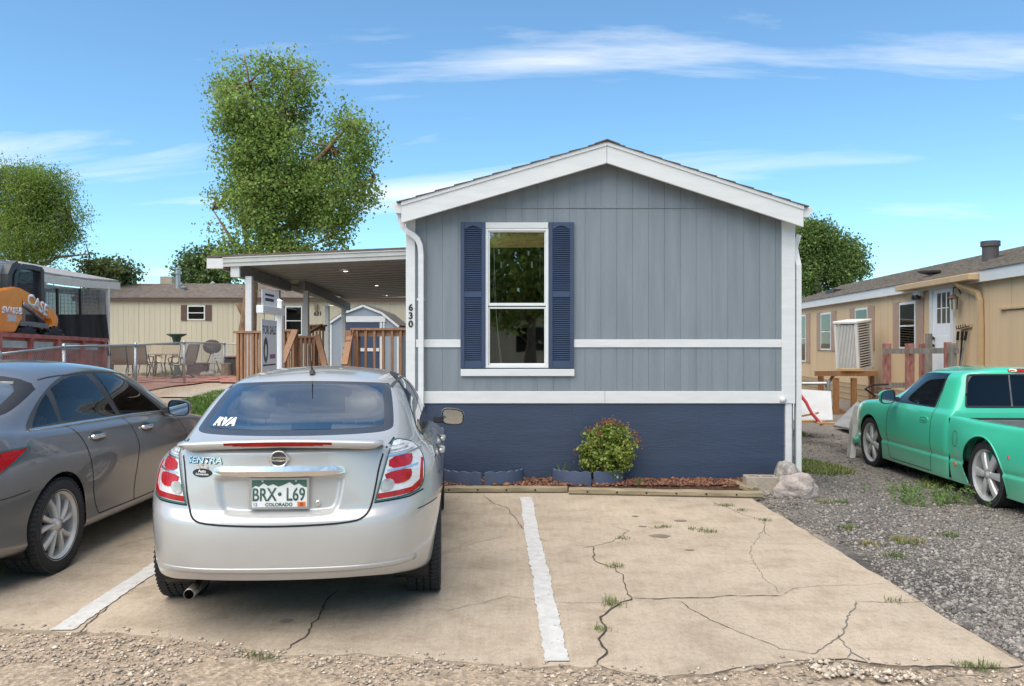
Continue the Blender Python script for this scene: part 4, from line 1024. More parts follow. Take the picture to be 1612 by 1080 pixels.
def handle(S, parent, y, z, s, m, w=.19):
    p, n = S.hit('x', y, z, s)
    S.patch(smooth_poly([(y - .105, z - .042), (y + .105, z - .042), (y + .105, z + .036), (y - .105, z + .036)]), 'x', s, .001, 'handle_cup', rimd if m is not chrome else darkcup, parent, .02, .002)
    m_ = MB(); pts = []
    for t in np.linspace(0, 1, 9):
        yy = y - w / 2 + w * t; q, _ = S.hit('x', yy, z, s); pts.append(Vector((q.x + s * (.006 + .030 * math.sin(math.pi * t) ** .5), yy, z + .004 * math.sin(math.pi * t))))
    m_.rtube(pts, .034, .016, (0, 0, 1)); return m_.build('door_handle', m, parent, world=False, bevel=.004, seg=2, smooth=True)

def paintm(name, col, rough=.30, metal=.6, flake=.12):
    m = mat(name, col, rough, metal=metal, var=.04, scale=2, coat=1.0); t = m.node_tree; b = t.nodes['Principled BSDF']; L = t.links
    src = b.inputs['Base Color'].links[0].from_socket; tcn = t.nodes.new('ShaderNodeTexCoord'); sp_ = t.nodes.new('ShaderNodeSeparateXYZ'); L.new(tcn.outputs['Object'], sp_.inputs[0])
    nz = t.nodes.new('ShaderNodeTexNoise'); nz.inputs['Scale'].default_value = 3.5; nz.inputs['Detail'].default_value = 8; nz.inputs['Roughness'].default_value = .7; L.new(tcn.outputs['Object'], nz.inputs['Vector'])
    mr = t.nodes.new('ShaderNodeMapRange'); mr.inputs[1].default_value = .62; mr.inputs[2].default_value = .15; mr.inputs[3].default_value = 0.; mr.inputs[4].default_value = .5; L.new(sp_.outputs[2], mr.inputs[0])
    mu = t.nodes.new('ShaderNodeMath'); mu.operation = 'MULTIPLY'; L.new(mr.outputs[0], mu.inputs[0]); L.new(nz.outputs[0], mu.inputs[1])
    ad_ = t.nodes.new('ShaderNodeMath'); ad_.operation = 'MULTIPLY_ADD'; L.new(nz.outputs[0], ad_.inputs[0]); ad_.inputs[1].default_value = .05; L.new(mu.outputs[0], ad_.inputs[2])
    mx = t.nodes.new('ShaderNodeMix'); mx.data_type = 'RGBA'; L.new(ad_.outputs[0], mx.inputs[0]); L.new(src, mx.inputs[6]); mx.inputs[7].default_value = (.33, .27, .20, 1); L.new(mx.outputs[2], b.inputs['Base Color'])
    cr_ = t.nodes.new('ShaderNodeMapRange'); cr_.inputs[1].default_value = 0; cr_.inputs[2].default_value = .5; cr_.inputs[3].default_value = .02; cr_.inputs[4].default_value = .35; L.new(ad_.outputs[0], cr_.inputs[0]); L.new(cr_.outputs[0], b.inputs['Coat Roughness'])
    return m
silver = paintm('silver_car_paint', (.52, .51, .49), .38, .35); greyc = paintm('grey_car_paint', (.19, .195, .205), .30, .5); green = paintm('mint_green_paint', (.042, .53, .325), .33, .0)
darkcup = mat('grey_cup', (.09, .09, .092), .3, metal=.5)
carglass = glassmat('car_glass', (.88, .92, .89), 3.2); rearglass = glassmat('rear_window_glass', (.90, .93, .90), 4.5); tint = glassmat('tinted_glass', (.30, .33, .33), 1.35); dkglass = glassmat('dark_tinted_glass', (.035, .037, .038), 1.2)
redl = mat('red_lens', (.40, .006, .010), .25, var=.25, scale=18, coat=.25, spec=.3); redd = mat('deep_red_lens', (.36, .004, .006), .25, var=.2, scale=30, coat=.25, spec=.3); clearl = mat('clear_lens', (.70, .70, .69), .25, metal=0, var=.10, scale=26, coat=1, stretch=(1, 1, 5)); rev = mat('reverse_lens', (.36, .35, .33), .2, metal=0, var=.35, scale=22, coat=1)
ivory = mat('pale_film', (.78, .78, .76), .5)

def greenhouse_top(base, edge, crown_z, ridge):
    """two more rows between the roof edge and the roof centre line"""
    r2 = [(p[0] * .55, e_y(p, ridge, .5), p[2] + (crown_z - p[2]) * .72) for p in edge]
    r3 = [(0, e_y(p, ridge, .75), crown_z - .0) for p in edge]
    return r2, r3
def e_y(p, ridge, t): return p[1] * (1 - t) + (ridge[0] + (ridge[1] - ridge[0]) * (p[1] - ridge[2]) / (ridge[3] - ridge[2])) * t
# ------------------------------------------------------------------ silver sedan (rear towards the camera)
def silver_sedan():
    yaw = R(4.2)
    car = thing('parked_car', 'silver sedan parked nose in, seen from behind, with a licence plate and rear spoiler', 'car', (-1.272, 4.50, 0), yaw)
    P = silver; ycol = [.62, .955, 1.4, 2.05, 2.75, 3.3, 3.64, 4.0]; L_ = 4.55; ax = .955
    belt = [(.3, .965), (1.0, .945), (2.0, .905), (3.0, .865), (3.6, .83), (4.2, .76)]
    rows = [
        dict(W=.70, yr=.10, yf=4.40, zr=.31, zs=.22, zf=.2, rc=.18),
        dict(W=.825, yr=.035, yf=4.52, zr=.325, zs=.235, zf=.22, rc=.19, tr=.05),
        dict(W=.845, yr=.022, yf=4.54, zr=.350, zs=.29, zf=.30, rc=.19, tr=.05),
        dict(W=.862, yr=.002, yf=4.55, zr=.385, zs=.42, zf=.42, rc=.19, tr=.05),
        dict(W=.880, yr=-.010, yf=4.55, zr=.56, zs=.58, zf=.53, rc=.20, tr=.055),
        dict(W=.885, yr=.002, yf=4.53, zr=.650, zs=.70, zf=.62, rc=.20, tr=.06),
        dict(W=.876, yr=.045, yf=4.50, zr=.70, zs=.79, zf=.66, rc=.20, tr=.06),
        dict(W=.862, yr=.055, yf=4.44, zr=.86, zs=[(p[0], p[1] - .055) for p in belt], zf=.70, rc=.21, tr=.06),
        dict(W=.815, yr=.060, yf=4.34, zr=1.015, zs=belt, zf=.74, rc=.25, tr=.09),
        dict(W=.79, yr=.085, yf=4.27, zr=1.045, zs=[(p[0], p[1] + .022) for p in belt], zf=.765, rc=.26, tr=.09),
    ]
    # glass base, roof edge
    base = [(0, .42, 1.075), (.34, .435, 1.073), (.585, .49, 1.065), (.655, .60, 1.055), (.70, .80, 1.03), (.725, 1.02, 1.00), (.735, 1.28, .98), (.742, 1.62, .965), (.748, 2.1, .945), (.745, 2.68, .925), (.72, 3.0, .915), (.66, 3.22, .91), (.58, 3.34, .905), (.50, 3.42, .905), (.38, 3.49, .905), (.2, 3.54, .905), (0, 3.56, .905)]
    edge = [(0, 1.03, 1.372), (.33, 1.04, 1.366), (.545, 1.085, 1.345), (.60, 1.17, 1.343), (.62, 1.29, 1.352), (.63, 1.42, 1.362), (.635, 1.56, 1.37), (.64, 1.78, 1.378), (.64, 2.06, 1.376), (.63, 2.34, 1.366), (.61, 2.52, 1.35), (.57, 2.64, 1.34), (.48, 2.71, 1.338), (.42, 2.75, 1.336), (.32, 2.78, 1.336), (.17, 2.80, 1.336), (0, 2.81, 1.336)]
    r2, r3 = greenhouse_top(base, edge, 1.452, (1.25, 2.55, 1.03, 2.81))
    for k in range(len(r2)):
        t = (edge[k][1] - 1.03) / 1.78; zc_ = 1.392 + .062 * math.sin(math.pi * min(1, max(0, t * .95 + .12))) ; r2[k] = (r2[k][0], r2[k][1], edge[k][2] + (zc_ - edge[k][2]) * .75); r3[k] = (0, r3[k][1], zc_ + .005)
    spec = dict(L=L_, rf=(.355, .61, .81, .93), ycol=ycol, rows=rows, top=[base, edge, r2, r3])
    CG = car_cage(spec); V, Fc = mirrored(CG)
    cr = [crease_row(CG, 1, 0, 6, .5), crease_row(CG, 3, 0, 6, .85), crease_row(CG, 8, 0, 5, .6), crease_row(CG, 5, 0, 5, .45), crease_row(CG, 6, 0, 5, .45)]
    bm = subsurf(V, Fc, cr, 3); S = Surf(bm)
    rear = lambda f: f.calc_center_median().y < 1.35 and f.normal.y < -.1
    # licence plate recess in the boot lid
    po = smooth_poly([(-.35, .895), (.35, .895), (.345, .84), (.32, .70), (.25, .672), (-.25, .672), (-.32, .70), (-.345, .84)], 2)
    pi_ = smooth_poly([(-.33, .88), (.33, .88), (.325, .82), (.295, .725), (.23, .705), (-.23, .705), (-.295, .725), (-.325, .82)], 2)
    frear = lambda f: f.calc_center_median().y < .35 and f.normal.y < -.2 and .6 < f.calc_center_median().z < 1
    dent(bm, po, 'y', frear, .030, .030)
    # rear window
    ro = smooth_poly([(-.575, 1.092), (-.48, 1.083), (0, 1.078), (.48, 1.083), (.575, 1.092), (.59, 1.12), (.535, 1.335), (.49, 1.354), (0, 1.372), (-.49, 1.354), (-.535, 1.335), (-.59, 1.12)], 2)
    ri = smooth_poly([(-.515, 1.115), (-.44, 1.110), (0, 1.104), (.44, 1.110), (.515, 1.115), (.53, 1.14), (.485, 1.322), (.44, 1.336), (0, 1.352), (-.44, 1.336), (-.485, 1.322), (-.53, 1.14)], 2)
    fr = lambda f: .25 < f.calc_center_median().y < 1.3 and f.normal.y < -.12 and f.calc_center_median().z > 1.04
    cut(bm, ro, 'y', fr); cut(bm, ri, 'y', fr); bm.normal_update()
    take(bm, pick(bm, ri, 'y', fr), 'rear_window', rearglass, car, off=.002)
    take(bm, pick(bm, ro, 'y', fr), 'rear_window_border', mat('ceramic_border', (.045, .045, .046), .25, coat=.6), car)
    # side windows
    dlo_r = smooth_poly([(1.02, 1.06), (1.10, 1.02, 1), (1.80, .985, 1), (1.80, 1.375, 1), (1.52, 1.36), (1.22, 1.24)], 2)
    dlo_f = smooth_poly([(1.87, .982, 1), (2.62, .965, 1), (2.78, .985, 1), (2.42, 1.27), (2.20, 1.36), (1.87, 1.376, 1)], 2)
    out_ = smooth_poly([(.95, 1.05), (1.05, .995, 1), (2.82, .945, 1), (2.86, .965, 1), (2.46, 1.30), (2.2, 1.392), (1.85, 1.405), (1.5, 1.388), (1.2, 1.27)], 2)
    for s in (1, -1):
        fs_ = lambda f: f.normal.x * s > .25 and f.calc_center_median().z > .93
        cut(bm, out_, 'x', fs_); cut(bm, dlo_r, 'x', fs_); cut(bm, dlo_f, 'x', fs_); bm.normal_update()
        take(bm, pick(bm, dlo_r, 'x', fs_), 'side_window', carglass, car); take(bm, pick(bm, dlo_f, 'x', fs_), 'side_window', carglass, car)
        take(bm, pick(bm, out_, 'x', fs_), 'window_surround', black, car)
    # windscreen
    ws = smooth_poly([(-.60, .955), (0, .945), (.60, .955), (.50, 1.31), (0, 1.325), (-.50, 1.31)], 2); ff = lambda f: f.normal.y > .15 and f.calc_center_median().z > .93 and f.calc_center_median().y > 2.3
    cut(bm, ws, 'y', ff); bm.normal_update(); take(bm, pick(bm, ws, 'y', ff), 'windscreen', carglass, car)
    # wheel arches
    for y in (ax, ax + 2.685):
        ap = arch_poly(y, .315, .345); fa = lambda f: abs(f.calc_center_median().x) > .55 and f.calc_center_median().z < .8
        for s in (1, -1):
            fb = lambda f: fa(f) and f.calc_center_median().x * s > 0
            cut(bm, ap, 'x', fb)
        bm.normal_update(); bmesh.ops.delete(bm, geom=pick(bm, ap, 'x', fa), context='FACES')
    me = bpy.data.meshes.new('body'); bm.to_mesh(me); bm.free(); body = link('body', me, P, car, smooth=True)
    for y in (ax, ax + 2.685):
        for s in (1, -1):
            lin = MB(); n = 20; pr = [(y + .352 * math.cos(math.pi * 2 * k / 28 - .5), .315 + .352 * math.sin(math.pi * 2 * k / 28 - .5)) for k in range(29)]
            lin.add([(s * x_, a, max(.15, b)) for x_ in (.80, .58) for a, b in pr], [(k, k + 1, k + 30, k + 29) for k in range(28)]); lin.build('wheel_arch_liner', black, car, world=False)
            wheel(car, s * .765, y, .312, .205, .20, s, 'seven', .3)
    # underside, floor and boot lining
    MB().box(-.62, .62, .5, 4.3, .25, .28).build('underbody', black, car, world=False)
    MB().box(-.70, .70, .5, 3.3, .42, .5).build('cabin_floor', darkin, car, world=False)
    MB().box(-.66, .66, .50, .98, .94, 1.0).build('parcel_shelf', mat('parcel_shelf_grey', (.36, .36, .35), .9), car, world=False)
    for x in (-.36, .36): seat(car, x, 2.05, .52, greyin); 
    for x in (-.36, .36): seat(car, x, 1.25, .50, greyin, .55, .58)
    MB().box(-.68, .68, 2.75, 3.15, .55, .93).build('dashboard', darkin, car, world=False, bevel=.05, seg=2); steering(car, -.36, 2.62, .86)
    MB().box(-.09, .09, 2.55, 2.58, 1.18, 1.25).build('inner_mirror', black, car, world=False, bevel=.01)
    # ---- rear lamps
    for s in (1, -1):
        q = lambda pts: [(p[0] * s, p[1]) for p in (pts if s > 0 else pts)]
        lens = smooth_poly([(0.515, .735, 1), (0.7078, .745), (0.775, .775), (0.775, .93), (0.7078, 1.005), (0.6237, 1.045), (0.5941, 1.04, 1)], 2)
        lamp = S.patch(q(lens), 'y', -1, .006, 'tail_lamp', clearl, car, .03, .012)
        S.ribbon(q(lens), 'y', -1, .010, .007, 'lamp_gasket', mat('lamp_gasket', (0.0158, .10, .10), .5), lamp, closed=True)
        a = smooth_poly([(0.5812, .905), (0.5842, .965), (0.6979, .968), (0.7078, .93), (0.6929, .902)], 1); S.patch(q(a), 'y', -1, .010, 'red_lens', redl, lamp, .02, .006)
        b = smooth_poly([(0.5694, .85), (0.5615, .885), (0.6979, .892), (0.7078, .85), (0.6831, .82), (0.6139, .815)], 1); S.patch(q(b), 'y', -1, .010, 'red_lens', redl, lamp, .02, .006)
        c = smooth_poly([(0.5377, .785), (0.5476, .85), (0.599, .85), (0.6139, .82), (0.5941, .79)], 1); S.patch(q(c), 'y', -1, .013, 'reverse_lamp', rev, lamp, .015, .008)
        d = [(0.5219, .745), (0.7078, .755), (0.7523, .775), (0.7651, .80), (0.7651, .92), (0.7533, .925), (0.7493, .815), (0.7078, .785), (0.5269, .775)]; S.patch(q(d), 'y', -1, .009, 'red_strip', redd, lamp, .02, .006)
        S.ribbon(q([(0.5743, .897), (0.7374, .90)]), 'y', -1, .010, .010, 'lamp_bar', chrome, lamp); S.ribbon(q([(0.5743, .973), (0.7523, .972)]), 'y', -1, .010, .010, 'lamp_bar', chrome, lamp)
        for k in range(3): S.ribbon(q([(0.5842, .988 + k * .015), (.705 - k * .025, .986 + k * .015)]), 'y', -1, .004, .009, 'lens_rib', clearl, lamp, thick=.003)
    # ---- boot lid seam, bumper seam
    seam = mat('panel_gap', (.018, .018, .018), .9)
    lid = smooth_poly([(-.60, 1.055, 1), (-.545, .99), (-.505, .74), (-.475, .662), (-.39, .634), (0, .624), (.39, .634), (.475, .662), (.505, .74), (.545, .99), (.60, 1.055, 1)], 2, False)
    S.ribbon(lid, 'y', -1, .011, .0015, 'boot_seam', seam, car)
    for s in (1, -1): S.ribbon([(s * .51, .727), (s * .70, .735), (s * .775, .752)], 'y', -1, .008, .002, 'bumper_seam', seam, car)
    S.ribbon([(x_, .385 - .006 * abs(x_ / .7) ** 3) for x_ in np.linspace(-.735, .735, 30)], 'y', -1, .03, .0, 'bumper_crease', P, car, thick=.0035)
    # spoiler
    sp_ = MB(); n = 24; vs = []
    for i in range(n + 1):
        t = -1 + 2 * i / n; x = t * .555; yb = .03 + .075 * abs(t) ** 2.4; zt = 1.092 - .022 * t * t
        e = 1 - .55 * max(0, (abs(t) - .9) / .1)
        for yy, zz in ((yb - .012, zt - .012), (yb - .006, zt - .004), (yb + .03, zt + .004), (yb + .13, zt - .006), (yb + .15, zt - .04), (yb + .06, zt - .055 * e), (yb + .005, zt - .040 * e)): vs.append((x, yy, zz))
    k = 7; sp_.add(vs, [(i * k + j, i * k + (j + 1) % k, (i + 1) * k + (j + 1) % k, (i + 1) * k + j) for i in range(n) for j in range(k)] + [tuple(range(k)), tuple(range(n * k, n * k + k))])
    spo = sp_.build('spoiler', P, car, world=False)
    spm = spo.data; spm.polygons.foreach_set('use_smooth', [True] * len(spm.polygons))
    bl = MB(); 
    for i in range(12):
        t0, t1 = -.29 + .58 * i / 12, -.29 + .58 * (i + 1) / 12
        f_ = lambda x: (.012 + .075 * abs(x / .575) ** 2.4, 1.090 - .022 * (x / .575) ** 2)
        (y0, z0), (y1, z1) = f_(t0), f_(t1); h_ = .024 * (1 - (abs((t0 + t1) / 2) / .34) ** 4)
        bl.add([(t0, y0 - .003, z0 - .008), (t1, y1 - .003, z1 - .008), (t1, y1 + .006, z1 - .008 - h_), (t0, y0 + .006, z0 - .008 - h_)], [(0, 1, 2, 3)])
    bl.build('brake_light', redd, spo, world=False)
    # chrome bar, plate, lock, badges
    bar = smooth_poly([(-.352, .888), (-.352, .928), (-.32, .945), (.32, .945), (.352, .928), (.352, .888)], 2); S.patch(bar, 'y', -1, .022, 'chrome_bar', chrome, car, .05, .03, dome=.006)
    py = S.hit('y', 0, .79, -1)[0].y + .028 - .012
    plm = mat('plate_white', (.74, .74, .72), .4, var=.05); plg = mat('plate_green', (.045, .12, .085), .45); plf = mat('plate_frame', (.55, .55, .54), .3, metal=.8)
    M_ = Matrix.Translation((0, py, .795)) @ Matrix.Rotation(-.06, 4, 'X')
    def pbox(n_, x0, x1, z0, z1, y0, y1, m_, p_, bev=0): return MB().box(x0, x1, y0, y1, z0, z1, M_).build(n_, m_, p_, world=False, bevel=bev)
    pl = pbox('licence_plate', -.152, .152, -.076, .076, -.003, .004, plm, car, .002)
    for a, b, c, d in ((-.162, .162, .074, .084), (-.162, .162, -.086, -.074), (-.162, -.150, -.074, .074), (.150, .162, -.074, .074)): pbox('plate_frame', a, b, c, d, -.008, .004, plf, pl)
    mts = [(-.148, .072), (-.148, .030), (-.128, .042), (-.112, .035), (-.085, .055), (-.062, .040), (-.035, .050), (-.005, .036), (.025, .046), (.055, .060), (.08, .042), (.105, .052), (.128, .036), (.148, .030), (.148, .072)]
    gm = MB(); gm.prism(mts[::-1], 'y', -.0042, -.0035); gm.v = [tuple(M_ @ Vector(v)) for v in gm.v]; gm.build('plate_sky_band', plg, pl, world=False)
    WMc = WM[car.name]; rot = WMc.to_3x3() @ M_.to_3x3()
    def ptext(txt, size, x, z, m_, **k):
        o_ = WMc @ (M_ @ Vector((x, -.0045, z))); return text_at('plate_lettering', txt, size, o_, rot @ Vector((1, 0, 0)), rot @ Vector((0, 0, 1)), m_, pl, .0012, **k)
    ptext('BRX', .098, -.082, -.010, plg, sx=.72, bold=.0015); ptext('L69', .098, .088, -.010, plg, sx=.72, bold=.0015); ptext('·', .12, .002, -.010, plg, bold=.003)
    ptext('COLORADO', .026, -.002, -.062, plg, bold=.0006); ptext('12', .024, -.130, -.061, mat('sticker_blue', (.05, .07, .35), .5))
    st = MB().box(.098, .142, -.0055, -.0045, -.073, -.048, M_).build('sticker', mat('sticker_orange', (.75, .17, .03), .5), pl, world=False); ptext('25', .02, .120, -.061, ink).data.transform(Matrix.Translation((0, -.002, 0)))
    for x in (-.09, .09): MB().lathe([(.0005, -.008), (.006, -.007), (.006, 0)], (x, py + .0, .862), 'y', 8).build('plate_screw', plf, pl, world=False)
    lk = MB(); q, n_ = S.hit('y', .205, .735, -1); lk.lathe([(.0005, -.006), (.010, -.006), (.016, -.004), (.017, .01)], (q.x, q.y + .024, q.z), 'y', 16); lk.build('boot_lock', chrome, car, world=False, smooth=True)
    S.text('SENTRA', .048, -.415, .972, 'y', -1, .005, 'model_lettering', chrome, car, shear=.18, bold=.0006, sx=1.18)
    S.text('SENTRA', .048, -.412, .969, 'y', -1, .0025, 'model_lettering_shadow', darkcup, car, shear=.18, bold=.0012, sx=1.18)
    em = MB(); q, n_ = S.hit('y', 0, .985, -1)
    em.tube([(q.x + .046 * math.cos(a), q.y - .010, q.z + .042 * math.sin(a)) for a in [2 * math.pi * k_ / 28 for k_ in range(29)]], .006, 8, False); emb = em.build('emblem', chrome, car, world=False, smooth=True)
    MB().lathe([(.0005, -.004), (.042, -.004), (.044, .006)], (q.x, q.y - .001, q.z), 'y', 24).build('emblem_backing', darkcup, emb, world=False)
    MB().box(q.x - .058, q.x + .058, q.y - .018, q.y - .004, q.z - .012, q.z + .012).build('emblem_bar', chrome, emb, world=False, bevel=.003)
    o_ = WMc @ Vector((q.x, q.y - .0185, q.z)); text_at('emblem_lettering', 'NISSAN', .019, o_, WMc.to_3x3() @ Vector((1, 0, 0)), (0, 0, 1), ink, emb, .0008, bold=.0006, sx=1.15)
    # dealer sticker: dark oval with a smaller pale cap
    ov = [(-.425 + .058 * math.cos(a), .905 + .024 * math.sin(a)) for a in [2 * math.pi * k_ / 24 for k_ in range(24)]]; stk = S.patch(ov, 'y', -1, .002, 'dealer_sticker', ink, car, .03, .002)
    cap_ = [(-.425 + .038 * math.cos(a), .932 + .022 * math.sin(a)) for a in [2 * math.pi * k_ / 20 for k_ in range(20)]]; S.patch(cap_, 'y', -1, .0015, 'dealer_sticker_cap', mat('sticker_grey', (.45, .40, .37), .4, var=.5, scale=60), stk, .03, .001)
    S.text('Auto', .022, -.425, .914, 'y', -1, .0035, 'sticker_lettering', ivory, stk, bold=.0006); S.text('Connection', .016, -.425, .898, 'y', -1, .0035, 'sticker_lettering', ivory, stk, bold=.0004)
    # RVA sticker on the rear window
    S.text('RVA', .052, -.425, 1.138, 'y', -1, .006, 'window_sticker', mat('sticker_white', (.85, .85, .84), .5), car, shear=.25, bold=.003, sx=1.35)
    # roof: antenna, roof channels, rear glass seam
    ant = MB(); an = S.hit('z', 0.0, 1.16, 1)[0]
    ant.prism([(an.y - .035, an.z - .005), (an.y + .05, an.z - .005), (an.y + .03, an.z + .022), (an.y - .015, an.z + .035)], 'x', -.016, .016); anb = ant.build('antenna_base', black, car, world=False, bevel=.006, seg=2)
    a2 = MB(); a2.tube([(0, an.y + .0, an.z + .02), (-.004, an.y - .06, an.z + .12), (-.006, an.y - .10, an.z + .19)], [.006, .004, .0025], 6); a2.build('antenna_mast', black, anb, world=False)
    for s in (1, -1): S.ribbon([(s * .535, 1.10), (s * .56, 1.5), (s * .56, 2.0), (s * .54, 2.55)], 'z', 1, .022, .0015, 'roof_channel', mat('roof_channel', (.07, .07, .07), .5), car)
    # sides: door seams, handles, mirrors, fuel flap
    for s in (1, -1):
        S.ribbon([(1.86, 1.40), (1.86, .98), (1.87, .60), (1.86, .32)], 'x', s, .008, .0015, 'door_seam', seam, car); S.ribbon(smooth_poly([(.97, 1.03), (1.12, .86), (1.30, .66), (1.36, .34)], 2, False), 'x', s, .008, .0015, 'door_seam', seam, car)
        S.ribbon(smooth_poly([(2.86, .95), (2.93, .8), (2.95, .5), (2.92, .32)], 2, False), 'x', s, .008, .0015, 'door_seam', seam, car); S.ribbon([(1.36, .34), (2.92, .32)], 'x', s, .008, .0015, 'door_seam', seam, car)
        handle(S, car, 1.28, .875, s, P, .18); handle(S, car, 2.20, .850, s, P, .18)
        mirror(car, s * .855, 2.60, .985, s, P, mirg, .20, .145)
        S.ribbon([(.30, .655), (.60, .665)], 'x', s, .006, .0015, 'bumper_side_seam', seam, car)
    S.ribbon([(.70, .80), (.70, .90), (.86, .90), (.86, .80)], 'x', 1, .006, .0015, 'fuel_flap_seam', seam, car, closed=True)
    ex = MB(); ex.lathe([(.026, -.02), (.030, -.02), (.031, .25), (.026, .25)], (-.50, .14, .235), 'y', 18); ex.build('exhaust_pipe', mat('exhaust_steel', (.25, .23, .21), .35, metal=.9), car, world=False, smooth=True)
    return car
silver_sedan()
# ------------------------------------------------------------------ grey sedan (cut by the left edge of the photograph)
def grey_sedan():
    car = thing('parked_car', 'dark grey sedan with chrome door handles at the left, beside the silver sedan', 'car', (-4.10, 4.84, 0), 0)
    P = greyc; L_ = 4.82; ax = 1.06; wb = 2.795; ycol = [.70, 1.06, 1.55, 2.2, 2.9, 3.45, 3.86, 4.25]
    belt = [(.3, 1.00), (.9, .995), (2.0, .96), (3.0, .915), (3.8, .86), (4.4, .78)]
    rows = [
        dict(W=.74, yr=.12, yf=4.65, zr=.24, zs=.20, zf=.2, rc=.2), dict(W=.865, yr=.05, yf=4.78, zr=.27, zs=.215, zf=.22, rc=.22, tr=.05),
        dict(W=.895, yr=.02, yf=4.80, zr=.36, zs=.27, zf=.30, rc=.22, tr=.05), dict(W=.885, yr=.01, yf=4.82, zr=.46, zs=.40, zf=.42, rc=.22, tr=.05),
        dict(W=.905, yr=.0, yf=4.82, zr=.60, zs=.56, zf=.52, rc=.23, tr=.055), dict(W=.917, yr=.02, yf=4.80, zr=.72, zs=.70, zf=.60, rc=.23, tr=.06),
        dict(W=.908, yr=.05, yf=4.76, zr=.80, zs=[(.3, .86), (1.0, .845), (2, .82), (3, .79), (4.2, .72)], zf=.66, rc=.24, tr=.06),
        dict(W=.885, yr=.055, yf=4.70, zr=.93, zs=[(p[0], p[1] - .075) for p in belt], zf=.70, rc=.26, tr=.07),
        dict(W=.858, yr=.06, yf=4.56, zr=1.03, zs=[(p[0], p[1] - .01) for p in belt], zf=.76, rc=.30, tr=.09), dict(W=.825, yr=.09, yf=4.48, zr=1.06, zs=[(p[0], p[1] + .02) for p in belt], zf=.785, rc=.30, tr=.10)]
    base = [(0, .50, 1.085), (.36, .52, 1.083), (.60, .58, 1.075), (.70, .70, 1.06), (.745, .90, 1.04), (.765, 1.10, 1.03), (.775, 1.38, 1.015), (.785, 1.75, 1.00), (.79, 2.3, .985), (.785, 2.95, .96), (.76, 3.25, .945), (.70, 3.48, .935), (.62, 3.62, .93), (.53, 3.70, .93), (.40, 3.77, .93), (.2, 3.82, .93), (0, 3.84, .93)]
    edge = [(0, 1.30, 1.40), (.30, 1.31, 1.395), (.49, 1.36, 1.375), (.56, 1.45, 1.372), (.59, 1.56, 1.378), (.605, 1.68, 1.384), (.615, 1.82, 1.39), (.62, 2.02, 1.396), (.62, 2.30, 1.396), (.61, 2.58, 1.38), (.59, 2.76, 1.36), (.56, 2.88, 1.345), (.51, 2.95, 1.34), (.44, 2.99, 1.34), (.33, 3.02, 1.34), (.17, 3.04, 1.34), (0, 3.05, 1.34)]
    r2, r3 = greenhouse_top(base, edge, 1.47, (1.5, 2.8, 1.30, 3.05))
    for k in range(len(r2)):
        t = (edge[k][1] - 1.30) / 1.75; zc_ = 1.415 + .075 * math.sin(math.pi * min(1, max(0, t * .9 + .15))); r2[k] = (r2[k][0], r2[k][1], edge[k][2] + (zc_ - edge[k][2]) * .75); r3[k] = (0, r3[k][1], zc_ + .005)
    CG = car_cage(dict(L=L_, ycol=ycol, rows=rows, top=[base, edge, r2, r3])); V, Fc = mirrored(CG)
    bm = subsurf(V, Fc, [crease_row(CG, 7, 3, 14, .55), crease_row(CG, 2, 3, 14, .5), crease_row(CG, 8, 0, 5, .5)], 3); S = Surf(bm)
    dark = glassmat('sedan_side_glass', (.45, .48, .47), 1.3)
    q3 = smooth_poly([(.93, 1.035, 1), (1.27, 1.045, 1), (1.33, 1.245, 1), (1.18, 1.18)], 1); rw = smooth_poly([(1.31, 1.045, 1), (2.13, 1.02, 1), (2.02, 1.362, 1), (1.72, 1.352), (1.42, 1.278, 1)], 1)
    fw = smooth_poly([(2.22, 1.018, 1), (3.06, .985, 1), (2.90, 1.10), (2.60, 1.29), (2.40, 1.358), (2.12, 1.364, 1)], 2)
    out_ = smooth_poly([(.83, 1.02, 1), (3.22, .965, 1), (3.0, 1.09), (2.66, 1.30), (2.42, 1.385), (2.0, 1.392), (1.62, 1.358), (1.2, 1.215)], 2)
    fr = lambda f: .3 < f.calc_center_median().y < 1.7 and f.normal.y < -.1 and f.calc_center_median().z > 1.04
    ro = smooth_poly([(-.63, 1.115), (0, 1.095), (.63, 1.115), (.655, 1.15), (.56, 1.36), (0, 1.40), (-.56, 1.36), (-.655, 1.15)], 2); ri = smooth_poly([(-.56, 1.14), (0, 1.12), (.56, 1.14), (.58, 1.16), (.50, 1.34), (0, 1.375), (-.50, 1.34), (-.58, 1.16)], 2)
    cut(bm, ro, 'y', fr); cut(bm, ri, 'y', fr); bm.normal_update(); take(bm, pick(bm, ri, 'y', fr), 'rear_window', rearglass, car); take(bm, pick(bm, ro, 'y', fr), 'rear_window_border', black, car)
    for s in (1, -1):
        fs_ = lambda f: f.normal.x * s > .2 and f.calc_center_median().z > .95
        for p in (out_, q3, rw, fw): cut(bm, p, 'x', fs_)
        bm.normal_update()
        for p in (q3, rw, fw): take(bm, pick(bm, p, 'x', fs_), 'side_window', dark, car)
        take(bm, pick(bm, out_, 'x', fs_), 'window_surround', mat('pillar_bronze', (.04, .038, .037), .5), car)
    ws = smooth_poly([(-.64, .985), (0, .975), (.64, .985), (.52, 1.31), (0, 1.325), (-.52, 1.31)], 2); ff = lambda f: f.normal.y > .15 and f.calc_center_median().z > .95 and f.calc_center_median().y > 2.5
    cut(bm, ws, 'y', ff); bm.normal_update(); take(bm, pick(bm, ws, 'y', ff), 'windscreen', carglass, car)
